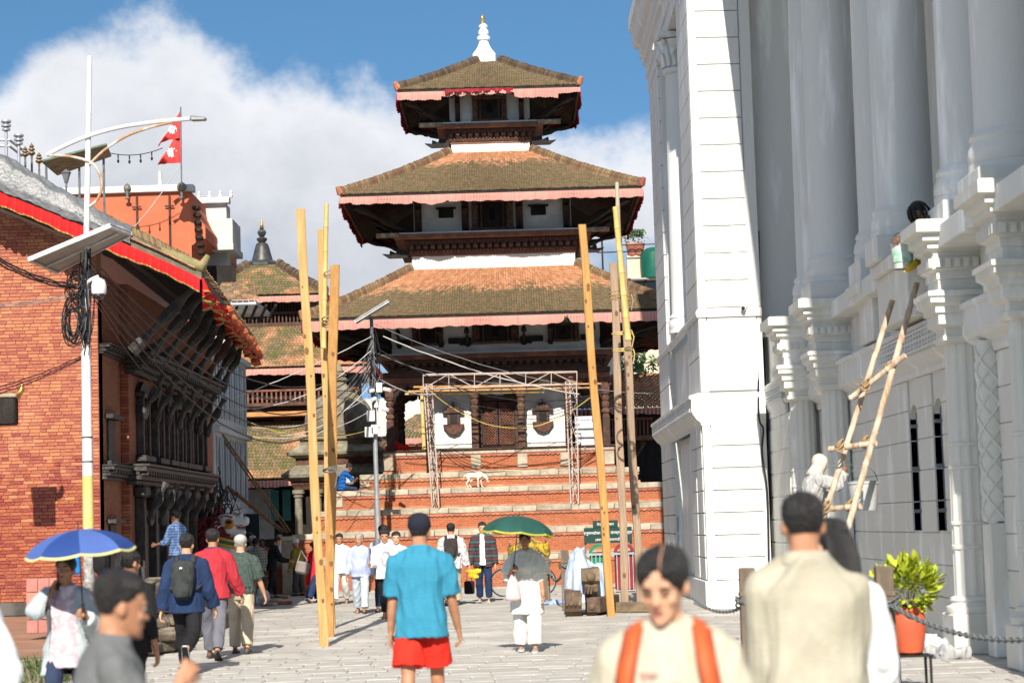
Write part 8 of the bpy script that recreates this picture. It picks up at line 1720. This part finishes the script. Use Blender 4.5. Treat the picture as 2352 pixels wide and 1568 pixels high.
# stacked timbers by the brick house
rg=random .Random(12);WP='salvaged timbers stacked by the brick house'
LOGM=M('grey_log',(.20,.17,.135),(.09,.07,.05),rough=.9,scale=4,var=.2,rnd=.3,bump=.5,stretch=(1,.4,1))
k=0
for row in range(6):
 for j in range(3-row//3):
  c=at(318+j*34+row*5+rg .uniform(-5,5),1402-row*19,31.5+row*.5+j*.4);c .z=.11+row*.17;d=(rg .uniform(.22,.34),rg .uniform(1.0,1.6),rg .uniform(.14,.18));t=thing('stacked_timber','weathered grey timber, '+('left','middle','right')[j]+' in the '+('bottom','second','third','fourth','fifth','top')[row]+' row of the stack beside the brick house','timber',c,WP)
  mb=MB();m3=Matrix .Rotation(rg .uniform(-.5,.5),3,'Z')@Matrix .Rotation(rg .uniform(-.06,.06),3,'X');mb .cbox(c,d,.025,m3);mb .build('block',LOGM,t);mb=MB();mb .cbox(c+m3@Vector((0,-d[1]/2-.02,0)),(d[0]*.7,.05,d[2]*.7),.012,m3);mb .build('tenon',LOGM,t)
def simple(name,label,cat,mb,mat,group=None,smooth=False):o=mb .build(name,mat,None,smooth);tag(o,label,cat,group);return o
PINKT=M('pink_tile',(.46,.20,.16),(.38,.16,.13),rough=.6,scale=4,var=.1,rnd=.1)
c=Vector(P0(104,31.5));t=thing('tiled_planter','low pink tiled pillar on the terrace behind the woman with the phone','pillar',c);
for i in range(3):
 for j in range(4):mb=MB();mb .cbox(c+Vector(((i-1)*.17,-.02,.48+j*.2)),(.165,.3,.19),.006);mb .build('tile_block',PINKT,t)
c=gnd(378,1420);c .z=.17;t=thing('crate','orange pink plastic crate at the foot of the timber stack','crate',c);mb=MB();mb .cbox(c,(.36,.3,.30),.02);mb .build('tub',M('salmon_plastic',(.55,.20,.15),rough=.5),t);mb=MB();mb .cbox(c+Vector((0,0,.155)),(.39,.33,.03),.01);mb .build('rim',_mats['salmon_plastic'],t)
TE=MB();TE .bb((-16,26.4,-.4),(-5.75,40.85,.29));o=TE .build('terrace',M('terrace_tile',(.36,.20,.13),(.26,.14,.09),rough=.8,scale=2),kind='structure')
mo=M('mossy_stone',(.10,.11,.035),(.17,.15,.10),rough=.95,scale=5,var=.3,bump=.5);x=-16
me=None;i=0
while x<-5.8:w=rg .choice((.5,.7,.9));w=min(w,-5.75-x+.01);mb=MB();mb .cbox((0,0,0),(w-.012,.34,.33),.02);piece('kerb_stone',mb .mesh('kerb_stone',mo),o,Matrix .Translation((x+w/2,26.25,.135+rg .uniform(-.008,.008))));x+=w
y=26.45
while y<40.5:w=rg .choice((.6,.8,1.0));mb=MB();mb .cbox((0,0,0),(.3,w-.012,.33),.02);piece('kerb_stone',mb .mesh('kerb_stone',mo),o,Matrix .Translation((-5.62,y+w/2,.135+rg .uniform(-.008,.008))));y+=w
gr=MB()
for i in range(2600):x=rg .uniform(-9.5,-5.5);p=Vector((x,26.07+rg .uniform(-.05,.10),rg .uniform(.0,.30)));h=rg .uniform(.04,.11);a=rg .uniform(-.04,.04);gr .add([p,p+Vector((.012,0,0)),p+Vector((a,-.04,h))],[(0,1,2)])
gr .build('moss_grass',LEAF,kind='stuff')
for i,(px,py,d,lab,m)in enumerate(((607,1376,(.30,.2,.14),'dark red brick lump nearest the white bag',TERRACOTTA),(625,1384,(.34,.2,.1),'flat reddish stone beside the brick lump',PALE_STONE),(648,1388,(.5,.22,.09),'long tan brick on the paving',TERRACOTTA),(655,1374,(.16,.12,.08),'single small orange brick behind the long tan one',TERRACOTTA),(617,1391,(.4,.2,.08),'low broken tile in front of the rubble',GREY_STONE),(840,1340,(.3,.2,.2),'orange brick block beyond the lavender shirt',TERRACOTTA))):
 c=gnd(px,py);mb=MB();mb .cbox(c+Vector((0,0,d[2]/2)),d,.02,Matrix .Rotation(rg .uniform(-.5,.5),3,'Z'));simple('rubble_brick',lab,'brick',mb,m)
c=gnd(598,1389);q=MB();[q .ell(c+Vector((.06*i-.12,.05*(i%2),.14+.05*(i%3))),(.12,.12,.17),9,7)for i in range(5)];m_=remesh(q,.02,2,'plastic_bag');wrinkle(m_,.014,24,8);m_ .materials .clear();m_ .materials .append(M('white_plastic',(.66,.66,.67),rough=.4));tag(piece('plastic_bag',m_),'white plastic bags slumped on the ground by the metal frame','bag')
c=gnd(620,1368);t=thing('metal_frame','bent pale metal chair frame against the low brick wall','frame',c);fr_=M('pale_metal',(.5,.44,.4),rough=.5,metal=.3)
for a,b in(((-.25,0,0),(-.2,.05,.55)),((.12,0,0),(.1,.05,.55)),((-.2,.05,.55),(.1,.05,.55)),((-.05,.1,0),(-.06,.05,.4)),((-.22,.0,.25),(.12,0,.25))):mb=MB();mb .tube([c+Vector(a),c+Vector(b)],.018,6);mb .build('bar',fr_,t)
for i,px in enumerate((652,668)):pass
mb=MB();c=at(662,1290,60.0);mb .cbox((c .x,60.05,.75),(.34,.4,1.5),.02);mb .cbox((c .x,60.05,1.56),(.40,.46,.12),.02);simple('gate_pier','squat pale stone pier at the left end of the second plinth step','pier',mb,PALE_STONE)
mb=MB();c=at(610,1275,59.0);
for i in range(3):mb=MB();p_=at(600+16*i,1278,59.6);mb .cbox((p_ .x,59.9,.93+.02),(.26,.18,.03),.004);simple('paper_stack',('left','middle','right')[i]+' of three paper stacks lying on the low wall','papers',mb,M('paper',(.66,.66,.70),rough=.8,bump=0))
for i,(a,b)in enumerate((((487,972),(660,1222)),((491,968),(666,1219)),((520,1118),(648,1222)),((524,1116),(655,1221)))):
 bamboo(('first','second','third','fourth')[i]+' of four thin brown stays slanting down to the plinth pier, counted from the top',at(*a,57.5),at(*b,60.2),.030,'guy_pole',M('stay_brown',(.20,.12,.07),(.12,.07,.04),rough=.7),'slanting stays')
rg=random .Random(44);TG=thing('cable_tangle','mess of wires hanging from the grey blue street house','cable',at(520,1140,56))
for i in range(22):x,y=rg .uniform(490,545),rg .uniform(1090,1180);mb=MB();mb .tube(smooth_path([at(x,y,55.9),at(x+rg .uniform(-22,22),y+rg .uniform(5,45),55.8),at(x+rg .uniform(-18,18),y+rg .uniform(-25,35),55.8),at(x+rg .uniform(-26,26),y+rg .uniform(10,60),55.9)],5),.014,4);mb .build('loop',BLACK_CABLE,TG)
c=at(232,1287,33);q=MB();q .ell(c,(.13,.10,.24),14,10);m_=remesh(q,.02,1,'bag_body');wrinkle(m_,.01,18,3);m_ .materials .clear();m_ .materials .append(BLACKC);tag(piece('hanging_bag',m_),'black bag hanging beside the lamp pole','bag')
c=at(172,1275,19);mb=MB();mb .cbox(c,(.09,.06,.34),.02);simple('blue_sleeve','bright blue folded umbrella sleeve beside the lamp pole','sleeve',mb,cloth('sleeve_blue',(.02,.22,.60)))
c=at(12,945,38.5);t=thing('wall_bracket','dark carved bracket with a gilt horn at the left edge of the brick wall','bracket',c);mb=MB();mb .cbox(c,(.42,.3,.5),.03);mb .build('block',DARK_WOOD,t);mb=MB();mb .cbox(c+Vector((0,0,.28)),(.5,.36,.07),.02);mb .build('top_slab',GREY_STONE,t);mb=MB();mb .tube(smooth_path([c+Vector((.05,-.1,.34)),c+Vector((.22,-.1,.30)),c+Vector((.32,-.1,.36)),c+Vector((.34,-.1,.50))]),[.015]+[.03+.055*math .sin(math .pi*i/18)for i in range(17)]+[.01],12,flat=.6);mb .build('gilt_horn',GOLD,t,smooth=True)
# on the roofs
FLG=thing('flag','red double pennant flag with white emblems on a roof pole','flag',at(416,420,60));a,b=at(417,425,60),at(415,246,60);mb=MB();mb .tube([a,b],.022,6);mb .build('flagpole',DP,FLG)
FR=M('flag_red',(.62,.06,.05),(.50,.04,.04),rough=.8,scale=4,bump=0);FBL=M('flag_blue',(.03,.03,.12),bump=0)
def penn(p,name,mat,off=0):
 P_=[at(x,y,60)for x,y in p];mb=MB()
 def fn(u,v):
  top=P_[0].lerp(P_[1],u);bot=P_[3].lerp(P_[2],u);q=top .lerp(bot,v);q .y+=.10*math .sin(u*5+v*4)*u-off+.04*math .sin(u*14+v*3);q .x+=.03*math .sin(v*9)*u;return q
 mb .sheet(fn,14,12);return mb .build(name,mat,FLG,smooth=True),fn
_,f1=penn([(415,252),(363,338),(366,325),(414,318)],'upper_pennant',FR);_,f2=penn([(413,296),(362,380),(364,376),(415,375)],'lower_pennant',FR)
def emblem(fn,u0,v0,r,name):
 mb=MB();n=20;c=fn(u0,v0)+Vector((0,-.02,0));pts=[c]
 for i in range(n):rr_=r*(1 if i%2 else .72);pts .append(c+Vector((rr_*math .cos(6.283*i/n),0,rr_*math .sin(6.283*i/n))))
 mb .add(pts,[(0,1+(i+1)%n,1+i)for i in range(n)]);mb .build(name,M('flag_white',(.7,.7,.7),bump=0),FLG)
emblem(f1,.34,.45,.14,'white_moon');emblem(f2,.36,.5,.16,'white_sun')
canopy=thing('roof_canopy','green corrugated canopy on posts above the silver covered roof','canopy',at(190,400,58));qd=[at(94,372,58),at(244,333,58),at(256,360,59.5),at(132,404,59.5)];CG=M('corrugated_green',(.15,.21,.15),(.08,.12,.085),rough=.6)
for i in range(9):
 t0,t1=i/9,(i+.92)/9;a,b,c_,d=qd[0].lerp(qd[3],t0),qd[1].lerp(qd[2],t0),qd[1].lerp(qd[2],t1),qd[0].lerp(qd[3],t1);mb=MB();mb .hexa([a,b,c_,d]+[p+Vector((0,0,.05))for p in(a,b,c_,d)]);mb .build('roof_sheet',CG,canopy)
for px,py in((182,385),(238,365),(106,372)):a=at(px,py,58.6);mb=MB();mb .tube([a,a-Vector((0,0,1.6))],.035,6);mb .build('post',DP,canopy)
for i,(px,py,h)in enumerate(((58,372,38),(73,372,46),(90,388,40))):
 c=at(px,py,56);s=h/87;t=thing('roof_finial',('left','tallest middle','right and lowest')[i]+' of three small tiered bell finials over the silver sheet','finial',c);mb=MB();mb .lathe([(.02,0),(.03,s*.3),(.10,s*.42),(.09,s*.5),(.03,s*.55),(.09,s*.6),(.08,s*.68),(.03,s*.72),(.07,s*.76),(.05,s*.84),(.02,s*.9),(0,s)],c,n=12);mb .build('bells',M('dull_brass',(.22,.15,.08),rough=.5,metal=.4),t,smooth='auto');mb=MB();mb .tube([c,c-Vector((0,0,.6))],.03,6);mb .build('stem',DP,t)
RAILG=thing('roof_railing','grey roof railing with capped posts at the upper left','railing',at(20,340,55));
for px,py in((14,300),(43,332)):
 c=at(px,py,55);mb=MB();mb .lathe([(.04,-1),(.04,-.02),(.11,0),(.11,.05),(.05,.07),(.13,.10),(.13,.15),(.06,.17),(.14,.22),(.12,.27)],c,n=12);mb .build('post',GP,RAILG,smooth='auto')
for dy in(22,36):
 mb=MB();mb .tube([at(-20,300+dy,55),at(22,300+dy,55),at(50,322+dy,55.5)],.035,6);mb .build('rail',GP,RAILG)
for i,(px,py,r)in enumerate(((292,432,.10),(417,430,.13))):
 c=at(px,py,61.8);t=thing('roof_lantern',('small','larger')[i]+' globe lantern on the orange house roof','lantern',c);mb=MB();mb .ell(c,r,12,8);mb .build('globe',M('lantern_amber',(.22,.18,.12),rough=.3),t,smooth=True)
 mb=MB();mb .lathe([(.09,-r-.22),(.03,-r-.15),(.05,-r),(.05,-r+.02)],c,n=10);mb .build('stem',DP,t);mb=MB();mb .lathe([(.06,r*.9),(.03,r*1.2),(0,r*1.6)],c,n=10);mb .build('cap',DP,t)
 for k in range(6):a=k*math .pi/3;mb=MB();mb .tube([c+Vector((r*1.03*math .cos(a)*math .sin(b),r*1.03*math .sin(a)*math .sin(b),r*1.03*math .cos(b)))for b in[math .pi*j/10 for j in range(11)]],.008,4);mb .build('cage_bar',DP,t)
c=at(368,440,63);mb=MB();mb .tube([c-Vector((0,0,.3)),c+Vector((0,0,.62))],.06,12);simple('vent_pipe','white vent pipe standing on the orange house roof','pipe',mb,WHT)
c=at(152,404,58);t=thing('post_lantern','black glass lantern on a post under the canopy','lantern',c);mb=MB();mb .lathe([(.05,-.2),(.12,.05),(.15,.08),(.03,.18)],c,n=8);mb .build('lamp_glass',M('lantern_glass',(.15,.16,.17),rough=.2,bump=0),t);mb=MB();mb .tube([c-Vector((0,0,.2)),c-Vector((0,0,.9))],.03,6);mb .build('post',DP,t)
SL=thing('string_lights','string of small bulbs from the canopy to the flag','string lights',at(255,355,59.5));P_=sag(at(254,352,59.5),at(374,340,59.8),.12,14);mb=MB();mb .tube(P_,.012,4);mb .build('wire',BLACK_CABLE,SL)
for i in(2,5,8,11):mb=MB();mb .tube([P_[i],P_[i]-Vector((0,0,.12))],.02,6);mb .ell(P_[i]-Vector((0,0,.19)),(.035,.035,.06),8,6);mb .build('bulb',BLACK_CABLE,SL)
wire(at(412,380,60),at(300,530,52),.1,.012,'pale rope from the flagpole down to the roof verge',WHITEC,seed=130)
t=thing('hanging_scarf','white scarf with red edge hanging at the end of the brick house eave','scarf',at(527,770,54));mb=MB();mb .sheet(lambda u,v:at(521+15*u+3*math .sin(v*5),765+55*v,54+.06*math .sin(u*9)),8,8);mb .build('cloth',cloth('scarf_white',(.6,.58,.68)),t,smooth=True);mb=MB();mb .sheet(lambda u,v:at(534+5*u,742+55*v,53.9),2,6);mb .build('red_edge',RED_BRIGHT,t,smooth=True)
# bicycle
bk=gnd(1198,1368);BI=thing('bicycle','black bicycle parked behind the woman in white','bicycle',bk);RUB=M('rubber',(.03,.03,.032),rough=.8,bump=0)
for px in(1157,1246):
 c=Vector((at(px,1338,bk .y).x,bk .y,.34));mb=MB();mb .tube([c+Vector((.33*math .cos(a),.05*math .cos(a)*.3,.33*math .sin(a)))for a in[6.283*i/36 for i in range(37)]],.020,6);wt=mb .build('wheel',RUB,BI,smooth=True)
 mb=MB();mb .tube([c+Vector((.305*math .cos(a),0,.305*math .sin(a)))for a in[6.283*i/36 for i in range(37)]],.010,5);mb .build('rim',GP,wt)
 for k in range(12):a=k*6.283/12;mb=MB();mb .tube([c,c+Vector((.30*math .cos(a),0,.30*math .sin(a)))],.0025,4);mb .build('spoke',GP,wt)
w0,w1=at(1157,1338,bk .y).x,at(1246,1338,bk .y).x;ax_=lambda x,z:Vector((w0+(w1-w0)*x,bk .y,z));FRB=M('bike_frame',(.04,.05,.10),rough=.35,bump=0)
for a,b,r in((ax_(0,.34),ax_(.15,.90),.016),(ax_(.16,.80),ax_(.58,.82),.018),(ax_(.2,.68),ax_(.50,.32),.020),(ax_(.58,.82),ax_(.50,.32),.016),(ax_(.50,.32),ax_(1,.34),.012),(ax_(.58,.78),ax_(1,.34),.012),(ax_(.58,.80),ax_(.6,.95),.014)):mb=MB();mb .tube([a,b],r,8);mb .build('frame_tube',FRB,BI)
mb=MB();mb .tube([ax_(.15,.90)+Vector((0,-.28,.06)),ax_(.15,.95),ax_(.15,.90)+Vector((0,.28,.06))],.013,6);mb .build('handlebar',GP,BI);mb=MB();mb .ell(ax_(.62,.97),(.13,.07,.035),12,6);mb .build('saddle',RUB,BI,smooth=True)
